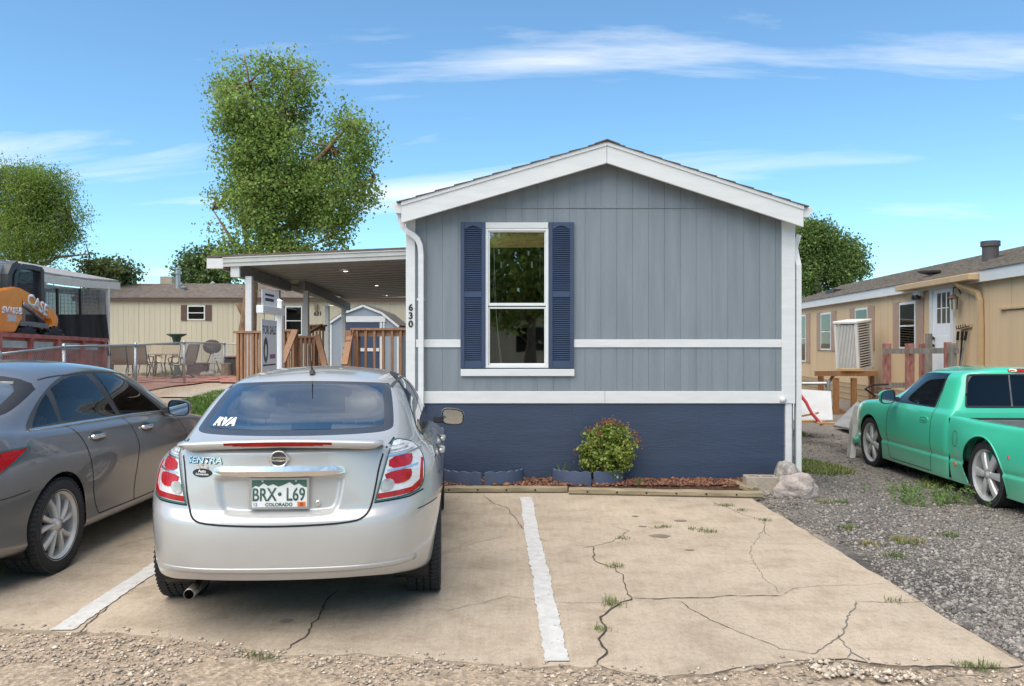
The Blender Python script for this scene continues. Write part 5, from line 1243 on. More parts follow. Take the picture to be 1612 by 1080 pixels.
    for y in (ax, ax + wb):
        ap = arch_poly(y, .335, .372, 36)
        fa = lambda f: abs(f.calc_center_median().x) > .55 and f.calc_center_median().z < .85
        for s in (1, -1): cut(bm, ap, 'x', lambda f: fa(f) and f.calc_center_median().x * s > 0)
        bm.normal_update(); bmesh.ops.delete(bm, geom=pick(bm, ap, 'x', fa), context='FACES')
    me = bpy.data.meshes.new('body'); bm.to_mesh(me); bm.free(); link('body', me, P, car, smooth=True)
    for y in (ax, ax + wb):
        for s in (1, -1):
            pr = [(y + .378 * math.cos(math.pi * 2 * k / 28 - .5), .335 + .378 * math.sin(math.pi * 2 * k / 28 - .5)) for k in range(29)]; lin = MB()
            lin.add([(s * x_, a, max(.16, b)) for x_ in (.85, .58) for a, b in pr], [(k, k + 1, k + 30, k + 29) for k in range(28)]); lin.build('wheel_arch_liner', black, car, world=False)
            wheel(car, s * .785, y, .332, .243, .225, s, 'ten', .33)
    MB().box(-.72, .72, .3, 4.5, .2, .23).build('underbody', black, car, world=False); MB().box(-.74, .74, .6, 3.5, .42, .5).build('cabin_floor', darkin, car, world=False); MB().box(-.70, .70, .55, 1.1, .97, 1.03).build('parcel_shelf', mat('parcel_shelf_dark', (.10, .10, .10), .9), car, world=False)
    for x in (-.38, .38): seat(car, x, 2.25, .54, greyin); seat(car, x, 1.4, .52, greyin, .56, .6)
    MB().box(-.70, .70, 3.0, 3.4, .55, .96).build('dashboard', darkin, car, world=False, bevel=.05, seg=2); steering(car, -.38, 2.86, .92)
    seam = MATS['panel_gap']
    for s in (1, -1):
        S.ribbon([(.84, 1.022), (1.6, 1.012), (2.4, .995), (3.20, .968)], 'x', s, .024, .002, 'window_chrome_strip', chrome, car, thick=.006)
        S.ribbon([(2.17, 1.38), (2.20, 1.0), (2.28, .75), (2.24, .45), (2.22, .30)], 'x', s, .009, .0015, 'door_seam', seam, car)
        S.ribbon(smooth_poly([(1.28, 1.02), (1.38, .93), (1.48, .70), (1.55, .42), (1.62, .30)], 2, False), 'x', s, .009, .0015, 'door_seam', seam, car)
        S.ribbon([(1.62, .30), (2.22, .295), (3.25, .295)], 'x', s, .009, .0015, 'door_seam', seam, car); S.ribbon(smooth_poly([(3.20, .96), (3.30, .8), (3.34, .5), (3.25, .295)], 2, False), 'x', s, .009, .0015, 'door_seam', seam, car)
        handle(S, car, 1.62, .90, s, chrome, .22); handle(S, car, 2.50, .885, s, chrome, .22)
        mirror(car, s * .86, 2.98, 1.01, s, P, mirg, .21, .15)
        tl = smooth_poly([(.735, .925, 1), (.45, .92), (.14, .90), (.10, .80), (.30, .745), (.45, .79)], 1); lm = S.patch(tl, 'x', s, .007, 'tail_lamp', redl, car, .03, .012); S.ribbon(tl, 'x', s, .010, .008, 'lamp_gasket', MATS['lamp_gasket'], lm, closed=True)
        S.ribbon(smooth_poly([(.16, .75), (.30, .66), (.42, .615), (.70, .64)], 2, False), 'x', s, .007, .0015, 'bumper_seam', seam, car)
        S.ribbon([(s * .54, 1.40), (s * .565, 1.8), (s * .565, 2.3), (s * .54, 2.8)], 'z', 1, .014, .0015, 'roof_channel', seam, car)
    bt = smooth_poly([(-.62, 1.06), (-.58, .9), (-.50, .68), (.50, .68), (.58, .9), (.62, 1.06)], 1, False); S.ribbon(bt, 'y', -1, .009, .0015, 'boot_seam', seam, car)
grey_sedan()
# ------------------------------------------------------------------ mint green pickup
def pickup():
    gzt = -.165
    car = thing('pickup_truck', 'lowered mint green pickup truck with big alloy wheels parked on the gravel', 'truck', (6.08, 7.80, gzt), R(-1.0))
    P = green; L_ = 5.18; ax = 1.22; wb = 3.02
    # --- cab and bonnet: y from 2.0 (back of the cab) to 5.2
    ycol = [2.20, 2.45, 2.75, 3.15, 3.6, 3.95, 4.25, 4.6]
    def rowg(W, yr, yf, z, zf, fc=.22, tf=.05):
        Wt = lambda y: W * (1 - tf * max(0, (y - 4.2) / 1.0) ** 2)
        zi = (lambda y: z) if not isinstance(z, list) else (lambda y: float(np.interp(y, [p[0] for p in z], [p[1] for p in z])))
        row = [(0, yr, zi(yr)), (.5 * W, yr, zi(yr)), (.80 * W, yr, zi(yr)), (.97 * W, yr + .004, zi(yr)), (W, yr + .05, zi(yr))]
        row += [(Wt(y), y, zi(y)) for y in ycol] + [(.96 * Wt(yf), yf - fc, zf), (.80 * W, yf - fc * .3, zf), (.42 * W, yf - .03, zf), (0, yf, zf)]
        return row
    hood = [(2.0, .985), (3.2, .985), (3.7, .99), (4.2, .985), (5.0, .93)]
    rows = [rowg(.86, 2.03, 5.0, .15, .2), rowg(.935, 2.02, 5.08, .165, .2), rowg(.955, 2.02, 5.14, .24, .26), rowg(.972, 2.02, 5.16, .40, .40), rowg(.955, 2.02, 5.16, .435, .44), rowg(.982, 2.02, 5.16, .49, .52), rowg(.985, 2.02, 5.15, .70, .70), rowg(.972, 2.02, 5.13, .84, .80), rowg(.945, 2.02, 5.08, [(p[0], p[1] - .055) for p in hood], .87), rowg(.90, 2.02, 5.0, hood, .91)]
    base = [(0, 2.03, 1.0), (.45, 2.03, 1.0), (.72, 2.03, 1.0), (.845, 2.04, 1.0), (.885, 2.10, 1.0), (.89, 2.28, 1.0), (.89, 2.5, 1.0), (.888, 2.8, 1.0), (.88, 3.15, 1.0), (.865, 3.45, 1.0), (.84, 3.66, 1.0), (.78, 3.80, 1.005), (.70, 3.88, 1.01), (.60, 3.93, 1.015), (.46, 3.98, 1.02), (.25, 4.01, 1.02), (0, 4.02, 1.02)]
    edge = [(0, 2.12, 1.455), (.40, 2.12, 1.45), (.62, 2.125, 1.435), (.70, 2.15, 1.42), (.73, 2.21, 1.415), (.74, 2.33, 1.415), (.745, 2.5, 1.415), (.745, 2.7, 1.412), (.735, 2.92, 1.405), (.72, 3.08, 1.392), (.69, 3.19, 1.38), (.645, 3.26, 1.375), (.58, 3.30, 1.375), (.50, 3.325, 1.38), (.38, 3.345, 1.385), (.20, 3.36, 1.388), (0, 3.365, 1.39)]
    r2 = [(p[0] * .6, 2.2 + (p[1] - 2.12) * .85, 1.485 if i > 2 else 1.48) for i, p in enumerate(edge)]; r3 = [(0, 2.25 + (p[1] - 2.12) * .8, 1.50) for p in edge]
    CG = rows + [base, edge, r2, r3]; V, Fc = mirrored(CG)
    bm = subsurf(V, Fc, [crease_row(CG, 1, 3, 14, .6), crease_row(CG, 3, 3, 14, .8), crease_row(CG, 4, 3, 14, .8), crease_row(CG, 9, 3, 16, .55), crease_row(CG, 11, 0, 17, .45), crease_row(CG, 8, 3, 16, .3)] + [({key(p) for r_ in CG[:11] for p in (r_[3], (-r_[3][0],) + r_[3][1:])}, .5)], 3); S = Surf(bm)
    sw = smooth_poly([(2.50, 1.005, 1), (3.42, 1.00, 1), (3.50, 1.03), (3.16, 1.345), (2.95, 1.392), (2.46, 1.395, 1)], 2); so_ = smooth_poly([(2.46, .985, 1), (3.56, .98, 1), (3.58, 1.0), (3.20, 1.365), (2.97, 1.41), (2.42, 1.413, 1)], 2)
    for s in (-1, 1):
        fs_ = lambda f: f.normal.x * s > .2 and f.calc_center_median().z > .95
        cut(bm, so_, 'x', fs_); cut(bm, sw, 'x', fs_); bm.normal_update()
        take(bm, pick(bm, sw, 'x', fs_), 'side_window', glassmat('truck_side_glass', (.25, .26, .26), 1.4), car); take(bm, pick(bm, so_, 'x', fs_), 'window_seal', black, car)
    fr = lambda f: f.calc_center_median().y < 2.3 and f.normal.y < -.3
    ro = smooth_poly([(-.74, 1.05), (-.74, 1.03), (-.70, 1.03), (.70, 1.03), (.74, 1.03), (.74, 1.05), (.685, 1.36), (.67, 1.40), (.62, 1.405), (-.62, 1.405), (-.67, 1.40), (-.685, 1.36)], 2); cut(bm, ro, 'y', fr); bm.normal_update()
    take(bm, pick(bm, ro, 'y', fr), 'rear_window', dkglass, car); S.ribbon(ro, 'y', -1, .022, .003, 'rear_window_seal', black, car, closed=True, thick=.005)
    for x in (-.20, .20): S.ribbon([(x * 1.02, 1.035), (x, 1.40)], 'y', -1, .018, .004, 'window_divider', mat('divider', (.10, .10, .10), .4), car, thick=.005)
    ws = smooth_poly([(-.74, 1.06), (0, 1.06), (.74, 1.06), (.60, 1.36), (0, 1.37), (-.60, 1.36)], 2); ff = lambda f: f.normal.y > .15 and f.calc_center_median().z > 1.0 and f.calc_center_median().y > 3
    cut(bm, ws, 'y', ff); bm.normal_update(); take(bm, pick(bm, ws, 'y', ff), 'windscreen', tint, car)
    yf_ = ax + wb; Rt = .352
    ap = arch_poly(yf_, .36, .395, 36); fa = lambda f: abs(f.calc_center_median().x) > .6 and f.calc_center_median().z < .85
    for s in (1, -1): cut(bm, ap, 'x', lambda f: fa(f) and f.calc_center_median().x * s > 0)
    bm.normal_update(); bmesh.ops.delete(bm, geom=pick(bm, ap, 'x', fa), context='FACES')
    me = bpy.data.meshes.new('cab_body'); bm.to_mesh(me); bm.free(); cab = link('cab', me, P, car, smooth=True)
    # --- bed sides, tailgate and floor
    ys = [.0, .06, .45, .80, 1.22, 1.64, 1.85, 1.97]
    def bedside(s):
        # section of the outer skin, bulging over the wheel
        prof = [(.935, .17), (.955, .24), (.972, .40), (.955, .435), (.982, .49), (.988, .70), (.978, .83), (.96, .90), (.945, .922), (.90, .928), (.86, .922), (.855, .90), (.855, .45)]
        vs = []
        for y in ys:
            bul = .055 * max(0, 1 - ((y - ax) / .62) ** 2) ** .5 if abs(y - ax) < .62 else 0
            for k, (x, z) in enumerate(prof):
                b = bul if .3 < z < .75 and k < 7 else bul * .3 if k in (6, 7) else 0
                rr = .06 if (y < .03) else 0
                vs.append((s * (x + b - rr * (k < 9)), y, z))
        n = len(prof); fcs = [(i * n + j, i * n + j + 1, (i + 1) * n + j + 1, (i + 1) * n + j) for i in range(len(ys) - 1) for j in range(n - 1)]
        st = [({key(vs[i * n + k]) for i in range(len(ys))}, .7) for k in (2, 3, 8, 10)]
        b_ = subsurf(vs, fcs, st, 3); S_ = Surf(b_)
        cut(b_, arch_poly(ax, .36, .405, 40), 'x', lambda f: f.calc_center_median().x * s > .88); b_.normal_update(); bmesh.ops.delete(b_, geom=pick(b_, arch_poly(ax, .36, .405, 40), 'x', lambda f: f.calc_center_median().x * s > .88), context='FACES')
        me = bpy.data.meshes.new('bed_side'); b_.to_mesh(me); b_.free(); o = link('bed_side', me, P, car, smooth=True)
        # arch flare lip
        S_.ribbon([(ax + .415 * math.cos(a), .36 + .415 * math.sin(a)) for a in np.linspace(R(-22), R(202), 40)], 'x', s, .018, .0, 'arch_lip', P, o, thick=.006)
        return S_
    Sl = bedside(-1); Sr = bedside(1)
    MB().box(-.855, .855, .05, 1.99, .42, .46).build('bed_floor', mat('bed_liner', (.16, .16, .16), .7, bump=.3), car, world=False)
    MB().box(-.855, .855, 1.93, 1.985, .42, .88).build('bed_front_wall', MATS['bed_liner'], car, world=False)
    MB().box(-.87, .87, .0, .055, .42, .885).build('tailgate', P, car, world=False, bevel=.012, seg=2); 
    WMc = WM[car.name]; text_at('bed_lettering', 'GMC', .12, WMc @ Vector((.3, 1.928, .79)), WMc.to_3x3() @ Vector((1, 0, 0)), (0, 0, 1), mat('bed_letter', (.05, .05, .05), .7), car, .003, bold=.004)
    MB().box(-.90, .90, -.07, .05, .25, .42).build('rear_bumper', P, car, world=False, bevel=.03, seg=2)
    MB().box(-.80, .80, .2, 5.0, .17, .24).build('underbody', black, car, world=False)
    for s in (1, -1):
        S.ribbon([(s * .90, 5.0), (s * .9, 5.02)], 'y', 1, .02, .001, 'headlamp', clearl, car) if False else None
        for y in (ax, yf_):
            pr = [(y + .41 * math.cos(math.pi * 2 * k / 28 - .5), .36 + .41 * math.sin(math.pi * 2 * k / 28 - .5)) for k in range(29)]; lin = MB()
            lin.add([(s * x_, a, max(.16, b)) for x_ in (.925, .58) for a, b in pr], [(k, k + 1, k + 30, k + 29) for k in range(28)]); lin.build('wheel_arch_liner', black, car, world=False)
            wheel(car, s * .835, y, Rt, .288, .25, s, 'six', .26 if y > 2 else .0)
    seam = MATS['panel_gap']; Sx = S
    for s in (-1, 1):
        S.ribbon([(2.44, 1.42), (2.42, .95), (2.42, .44), (2.46, .21)], 'x', s, .010, .0015, 'door_seam', seam, car); S.ribbon(smooth_poly([(3.60, .985), (3.66, .8), (3.66, .45), (3.60, .21)], 2, False), 'x', s, .010, .0015, 'door_seam', seam, car); S.ribbon([(2.46, .21), (3.60, .21)], 'x', s, .010, .0015, 'door_seam', seam, car)
        hp = smooth_poly([(2.50, .80), (2.72, .80), (2.72, .87), (2.50, .87)], 2); hc = S.patch(hp, 'x', s, .008, 'door_handle', P, car, .02, .01); S.ribbon(smooth_poly([(2.53, .818), (2.69, .818), (2.69, .852), (2.53, .852)], 1), 'x', s, .006, .010, 'handle_gap', seam, hc, closed=True)
        mirror(car, s * .985, 3.36, 1.06, s, P, mirg, .20, .19)
        (Sl if s < 0 else Sr).ribbon([(.70 + .002, .60), (.70, .63)], 'x', s, .02, .004, 'side_marker', redl, car, thick=.006)
        S_ = Sl if s < 0 else Sr
        S_.patch(smooth_poly([(.22, .575), (.30, .575), (.30, .61), (.22, .61)], 2), 'x', s, .008, 'side_marker', redl, car, .02, .01)
        S_.patch(smooth_poly([(1.80, .36), (1.86, .36), (1.86, .41), (1.80, .41)], 2), 'x', s, .008, 'marker_light', mat('amber_lens', (.75, .20, .02), .2, coat=1), car, .02, .01)
    fl = [(1.80 + .07 * math.cos(a), .68 + .09 * math.sin(a)) for a in np.linspace(0, 2 * math.pi, 32)]; Sl.ribbon(fl, 'x', -1, .007, .0015, 'fuel_flap_seam', seam, car)
    MB().box(-.955, .955, 1.995, 2.012, .2, .9).build('cab_bed_gap', black, car, world=False)
    # third brake light
    bl = smooth_poly([(-.20, 1.432), (.20, 1.432), (.20, 1.468), (-.20, 1.468)], 1); b3 = S.patch(bl, 'y', -1, .012, 'brake_light', redd, car, .03, .02)
    for x in (-.145, .145): S.patch(smooth_poly([(x - .045, 1.437), (x + .045, 1.437), (x + .045, 1.463), (x - .045, 1.463)], 1), 'y', -1, .015, 'cargo_light', mat('cargo_lens', (.70, .60, .42), .3, coat=1), b3, .03, .006)
    for x in (-.40, .40): seat(car, x, 2.55, .5, darkin)
    MB().box(-.8, .8, 3.35, 3.75, .5, 1.02).build('dashboard', darkin, car, world=False, bevel=.05, seg=2); MB().box(-.85, .85, 2.1, 3.7, .35, .42).build('cabin_floor', darkin, car, world=False); steering(car, -.42, 3.22, .98)
    # front bumper and lamps
    MB().box(-.90, .90, 4.86, 5.12, .19, .40).build('front_bumper', P, car, world=False, bevel=.06, seg=3, smooth=True)
    for s in (1, -1): MB().box(s * .52, s * .80, 4.98, 5.12, .66, .82).build('headlamp', clearl, car, world=False, bevel=.02, seg=2)
    S.ribbon([(-.78, 4.1), (-.80, 4.6), (-.74, 5.0)], 'z', 1, .008, .002, 'bonnet_seam', seam, car); S.ribbon([(.78, 4.1), (.80, 4.6), (.74, 5.0)], 'z', 1, .008, .002, 'bonnet_seam', seam, car)
pickup()
# ================================================================== porch awning on the left side of the home
dkceil = mat('grey_ceiling_pan', (.27, .285, .295), .55, var=.06); beamg = mat('grey_beam_paint', (.24, .25, .26), .6, var=.1)
aw = thing('porch_awning', 'flat porch awning with ribbed grey ceiling and white posts left of home', 'awning', (-2.7, 12.4, gz(-2.7, 12.4)))
A_y0, A_y1 = 12.35, 20.4; axl, axr = -4.40, xL + .0
def azt(x, y): return 2.885 + (x - axl) * .042 - (y - A_y0) * .016     # top of the pan
# ribbed ceiling: each pan its own piece
npan = 20
for i in range(npan):
    y0 = A_y0 + .03 + (A_y1 - A_y0 - .06) * i / npan; y1 = A_y0 + .03 + (A_y1 - A_y0 - .06) * (i + 1) / npan; ym = (y0 + y1) / 2; w_ = (y1 - y0)
    xl_ = axl + .05 if y0 < 15.6 else axl + .35
    pr = [(y0 + .002, -.01), (y0 + w_ * .18, -.085), (y1 - w_ * .30, -.085), (y1 - .002, -.01), (y1 - .002, -.005), (y0 + .002, -.005)]
    m_ = MB(); m_.add([(xl_, p[0], azt(xl_, ym) + p[1]) for p in pr] + [(axr, p[0], azt(axr, ym) + p[1]) for p in pr], [(0, 1, 2, 3, 4, 5), (11, 10, 9, 8, 7, 6)] + [(k, k + 6, (k + 1) % 6 + 6, (k + 1) % 6) for k in range(6)])
    m_.build('ceiling_pan', dkceil, aw)
def slab4(name, pts, th, m, parent): 
    m_ = MB(); m_.add([Vector(p) for p in pts] + [Vector(p) + Vector((0, 0, th)) for p in pts], [(3, 2, 1, 0), (4, 5, 6, 7), (0, 1, 5, 4), (1, 2, 6, 5), (2, 3, 7, 6), (3, 0, 4, 7)]); return m_.build(name, m, parent)
slab4('roof_sheet', [(axl - .12, A_y0 - .02, azt(axl - .12, A_y0)), (axr, A_y0 - .02, azt(axr, A_y0)), (axr, A_y1, azt(axr, A_y1)), (axl - .12, A_y1, azt(axl - .12, A_y1))], .035, shing, aw)
# front fascia: three stepped white strips
for k, (dz0, dz1, yy) in enumerate(((-.02, -.005, -.06), (-.085, -.02, -.045), (-.14, -.088, -.03))):
    m_ = MB(); x0_, x1_ = axl + .12, axr
    m_.add([(x0_, A_y0 + yy, azt(x0_, A_y0) + dz0), (x1_, A_y0 + yy, azt(x1_, A_y0) + dz0), (x1_, A_y0 + .02, azt(x1_, A_y0) + dz0), (x0_, A_y0 + .02, azt(x0_, A_y0) + dz0), (x0_, A_y0 + yy, azt(x0_, A_y0) + dz1), (x1_, A_y0 + yy, azt(x1_, A_y0) + dz1), (x1_, A_y0 + .02, azt(x1_, A_y0) + dz1), (x0_, A_y0 + .02, azt(x0_, A_y0) + dz1)],
           [(3, 2, 1, 0), (4, 5, 6, 7), (0, 1, 5, 4), (1, 2, 6, 5), (2, 3, 7, 6), (3, 0, 4, 7)]); m_.build('fascia', offw, aw)
MB().box(axl - .12, axl + .12, A_y0 - .03, A_y0 + .04, azt(axl, A_y0) - .16, azt(axl, A_y0) - .012).build('fascia_end', white, aw)
MB().beam((axl - .10, A_y0, azt(axl - .1, A_y0) - .06), (axl - .10, A_y1, azt(axl - .1, A_y1) - .06), .03, .11).build('side_fascia', white, aw)
b1 = MB().beam((-4.12, 12.42, 2.70), (-4.16, 15.5, 2.665), .10, .16).build('beam', beamg, aw); MB().box(-4.18, -4.05, 12.36, 12.415, 2.60, 2.79).build('beam_end', white, aw)
MB().beam((-3.93, 15.55, 2.70), (-4.0, 20.3, 2.50), .12, .17).build('beam', beamg, aw)
for px_, d, zt in ((392.5, 12.5, 2.62), (436.5, 15.2, 2.58), (482, 15.8, 2.62), (515, 19.0, 2.47), (541, 20.2, 2.45)):
    x = (px_ - CX) * d / F; s_ = .095 if d < 13 else .10
    MB().box(x - s_ / 2, x + s_ / 2, d - s_ / 2, d + s_ / 2, gz(x, d) - .05, zt).build('post', white, aw, bevel=.006)
for px_, py_ in ((542, 426.5), (591, 449), (606.5, 465), (522, 480.5)):
    # where the ray meets the ceiling
    best = min((abs(at(px_, py_, d).z - (azt(at(px_, py_, d).x, d) - .08)), d) for d in np.arange(12.5, 20.3, .02)); p = at(px_, py_, best[1])
    m_ = MB(); m_.lathe([(.085, .01), (.09, -.004), (.07, -.010)], (p.x, p.y, p.z), 'z', 20); dl = m_.build('downlight', white, aw)
    MB().lathe([(.0005, -.006), (.07, -.006)], (p.x, p.y, p.z), 'z', 20).build('lens', emis('lit_lens', (1, .93, .8), 3.0), dl)
# ================================================================== deck
dk = thing('wooden_deck', 'brown stained wooden deck with slatted railings under the porch awning', 'deck', (-2.7, 12.4, gz(-2.7, 12.4)))
zdk = .78
for i in range(20):
    y0 = 12.45 + i * .145; MB().box(-4.1, xL - .02, y0, y0 + .138, zdk - .035, zdk).build('deck_board', wood, dk)
MB().box(-4.1, xL - .02, 12.40, 12.445, zdk - .22, zdk - .036).build('rim_joist', wood, dk)
def rail(xa, xb, y, ztop, zbot, n, name='railing', cap=True, post=True):
    r_ = MB().box(xa - .03, xb + .03, y - .075, y + .06, ztop - .035, ztop).build(name, wood, dk, bevel=.004)
    MB().box(xa, xb, y - .02, y + .02, ztop - .125, ztop - .036).build('rail_board', wood, r_)
    MB().box(xa, xb, y - .02, y + .02, zbot + .02, zbot + .11).build('rail_board', wood, r_)
    for i in range(n):
        x = xa + (xb - xa) * (i + .5) / n; MB().box(x - .019, x + .019, y - .06, y - .021, zbot, ztop - .037).build('baluster', wood, r_, bevel=.003)
    if post:
        for x in (xa + .045, xb - .045): MB().box(x - .044, x + .044, y - .02 + .041, y + .041 + .07, zbot - .5, ztop - .037).build('rail_post', wood, r_)
    return r_
def X(px, d): return (px - CX) * d / F
rail(X(373, 12.5), X(420, 12.5), 12.5, H + (CY - 521) * 12.5 / F, zdk, 8); rail(X(444, 12.6), X(466, 12.6), 12.62, H + (CY - 518.5) * 12.6 / F, zdk, 3)
rail(X(465, 13.4), X(499, 13.4), 13.4, H + (CY - 528.5) * 13.4 / F, zdk - .1, 5)
rc = rail(X(556, 12.5), xL - .01, 12.5, H + (CY - 516.5) * 12.5 / F, zdk, 9)
for a, b in (((464, 521, 12.45), (444, 572, 12.0)), ((552, 522, 12.4), (542, 575, 11.8)), ((500, 529, 13.3), (512, 578, 12.6))): MB().beam(at(*a), at(*b), .09, .04, (0, 1, 0)).build('stair_handrail', wood, dk)
for i, (px_, y_) in enumerate(((546, 548), (549, 537), (544, 558))): p = at(px_, y_, 12.2); MB().box(p.x - .05, p.x + .05, 12.18, 12.24, p.z - .02, p.z + .02).build('stair_cleat', wood, dk)
MB().box(X(548, 12.3) - .045, X(548, 12.3) + .045, 12.28, 12.37, .0, H + (CY - 520) * 12.3 / F).build('stair_post', wood, dk)
# railing with balusters at the far side, stairs
rail(X(486, 17), X(512, 17), 17.0, H + (CY - 511) * 17 / F, 1.1, 5, post=False); MB().beam(at(486, 524, 16.2), at(506, 512, 17.0), .06, .05).build('stair_handrail', wood, dk)
for i in range(4): MB().box(-2.95, -2.35, 12.40 - .26 * (i + 1), 12.40 - .26 * i, zdk - .19 * (i + 1) - .04, zdk - .19 * (i + 1)).build('stair_tread', wood, dk)
# ================================================================== barn-roof shed
sd_ = 23.5; shx = lambda px: X(px, sd_); shz = lambda py: H + (CY - py) * sd_ / F
sh = thing('garden_shed', 'grey garden shed with curved barn roof, white trim and navy door', 'shed', (shx(573), sd_, gz(shx(573), sd_)))
z0 = gz(shx(573), sd_) - .05
prof = [(519, 509), (543, 493), (572, 482), (601, 493.5), (628, 515)]
pp = [(shx(a), shz(b)) for a, b in prof]
m_ = MB(); m_.prism([(pp[0][0], z0)] + pp + [(pp[-1][0], z0)], 'y', sd_, sd_ + 2.4); m_.build('wall', mat('shed_grey', (.26, .30, .34), .65, var=.06, scale=4, stretch=(6, 1, .3), bump=.15), sh)
for a, b in zip(pp[:-1], pp[1:]):
    MB().beam((a[0], sd_ - .03, a[1] + .01), (b[0], sd_ - .03, b[1] + .01), .06, .07, (0, 1, 0)).build('roof_trim', white, sh)
    MB().beam(((a[0] + b[0]) / 2, sd_ - .06, (a[1] + b[1]) / 2 + .05), ((a[0] + b[0]) / 2, sd_ + 2.5, (a[1] + b[1]) / 2 + .05), math.hypot(b[0] - a[0], b[1] - a[1]), .03, Vector((-(b[1] - a[1]), 0, b[0] - a[0]))).build('roof', shing, sh)
tm = lambda n, a, b, c, d, y=.03, m=white: MB().box(shx(a), shx(b), sd_ - y, sd_, shz(d), shz(c)).build(n, m, sh)
tm('door_head', 541, 607, 498, 507, .04); tm('door_trim', 541, 545, 507.5, 600); tm('door_trim', 598, 601.5, 507.5, 600); tm('corner_trim', 519, 522.5, 510, 600, .02); tm('corner_trim', 625, 628, 516, 600, .02)
tm('trim_post', 603, 605.5, 495, 600, .026)
dr = tm('door', 545.5, 597.5, 508, 600, .022, navys); tm('door_trim', 560, 597, 548, 553, .05)
# ================================================================== for-sale sign
sgm = mat('sign_white_vinyl', (.78, .78, .77), .4, var=.04); sgp = mat('sign_panel', (.74, .77, .80), .5, var=.05)
sx, sy_ = X(439.5, 11.7), 11.7
sg = thing('for_sale_sign', 'white yard sign post with a hanging sale panel in front of deck', 'sign', (sx, sy_, gz(sx, sy_)))
MB().box(sx - .05, sx + .05, sy_ - .05, sy_ + .05, -.05, at(0, 474, 11.7).z).build('post', sgm, sg, bevel=.004)
pk = MB(); zt = at(0, 474, 11.7).z; pk.add([(sx - .053, sy_ - .053, zt), (sx + .053, sy_ - .053, zt), (sx + .053, sy_ + .053, zt), (sx - .053, sy_ + .053, zt), (sx, sy_, zt + .035)], [(0, 1, 4), (1, 2, 4), (2, 3, 4), (3, 0, 4), (3, 2, 1, 0)]); pk.build('post_cap', sgm, sg)
ad = Vector((.03, -1, 0)).normalized()                 # arm direction, towards the street
a0 = Vector((sx, sy_, 0)) - ad * .16; a1 = Vector((sx, sy_, 0)) + ad * 1.0; za = at(0, 491, 11.7).z
MB().beam((a0.x + .001, a0.y, za), (a1.x, a1.y, za), .09, .10).build('arm', sgm, sg, bevel=.004)
def panel(name, s0, s1, z0_, z1_, m):
    p0_, p1_ = Vector((sx, sy_, 0)) + ad * s0, Vector((sx, sy_, 0)) + ad * s1; return MB().beam((p0_.x, p0_.y, (z0_ + z1_) / 2), (p1_.x, p1_.y, (z0_ + z1_) / 2), .006, z1_ - z0_).build(name, m, sg)
zp1 = za - .13; zp0 = zp1 - .86
pn = panel('sign_panel', .14, .92, zp0, zp1, sgp); tp = panel('rider_panel', .12, .90, za + .055, za + .26, sgm)
nrm = ad.cross(Vector((0, 0, 1)));  nrm = nrm if nrm.x > 0 else -nrm
tdir = -ad if (-ad).cross(Vector((0, 0, 1))).dot(nrm) > 0 else ad
def stext(txt, size, s_, z_, m_, parent, **k):
    o_ = Vector((sx, sy_, z_)) + ad * s_ + nrm * .0032; return text_at('sign_lettering', txt, size, o_, tdir, (0, 0, 1), m_, parent, .001, **k)
dark_t = mat('sign_ink', (.05, .05, .07), .5); pink = mat('sign_purple_ink', (.30, .12, .28), .5)
stext('FOR SALE', .16, .53, zp1 - .14, dark_t, pn, bold=.003)
def strip(s0, s1, z_, h_, m_, p_):
    a, b = Vector((sx, sy_, z_)) + ad * s0 + nrm * .0035, Vector((sx, sy_, z_)) + ad * s1 + nrm * .0035; MB().add([a, b, b + Vector((0, 0, h_)), a + Vector((0, 0, h_))], [(0, 1, 2, 3)]).build('print_strip', m_, p_)
strip(.22, .52, zp0 + .34, .06, pink, pn); strip(.2, .86, zp0 + .25, .02, dark_t, pn); strip(.3, .76, zp0 + .13, .05, dark_t, pn); strip(.2, .86, zp0 + .06, .03, dark_t, pn); strip(.3, .75, za + .19, .03, dark_t, tp); strip(.3, .75, za + .12, .04, dark_t, tp)
gc = Vector((sx, sy_, 0)) + ad * .72
em_ = [(gc + ad * .12 * math.cos(a) + Vector((0, 0, zp0 + .46 + .17 * math.sin(a))) + nrm * .0034) for a in [2 * math.pi * k / 24 for k in range(24)]]; m_ = MB(); m_.add(em_, [tuple(range(24))]); m_.build('sign_oval', mat('sign_green', (.06, .10, .08), .5), pn)
em2 = [(gc + ad * .05 * math.cos(a) + Vector((0, 0, zp0 + .45 + .09 * math.sin(a))) + nrm * .0042) for a in [2 * math.pi * k / 16 for k in range(16)]]; m_ = MB(); m_.add(em2, [tuple(range(16))]); m_.build('sign_figure', sgm, pn)
for s_ in (.25, .80):
    q = Vector((sx, sy_, 0)) + ad * s_; MB().tube([(q.x, q.y, za - .05), (q.x, q.y, zp1 + .01)], .008, 6).build('hanging_hook', steel, sg)
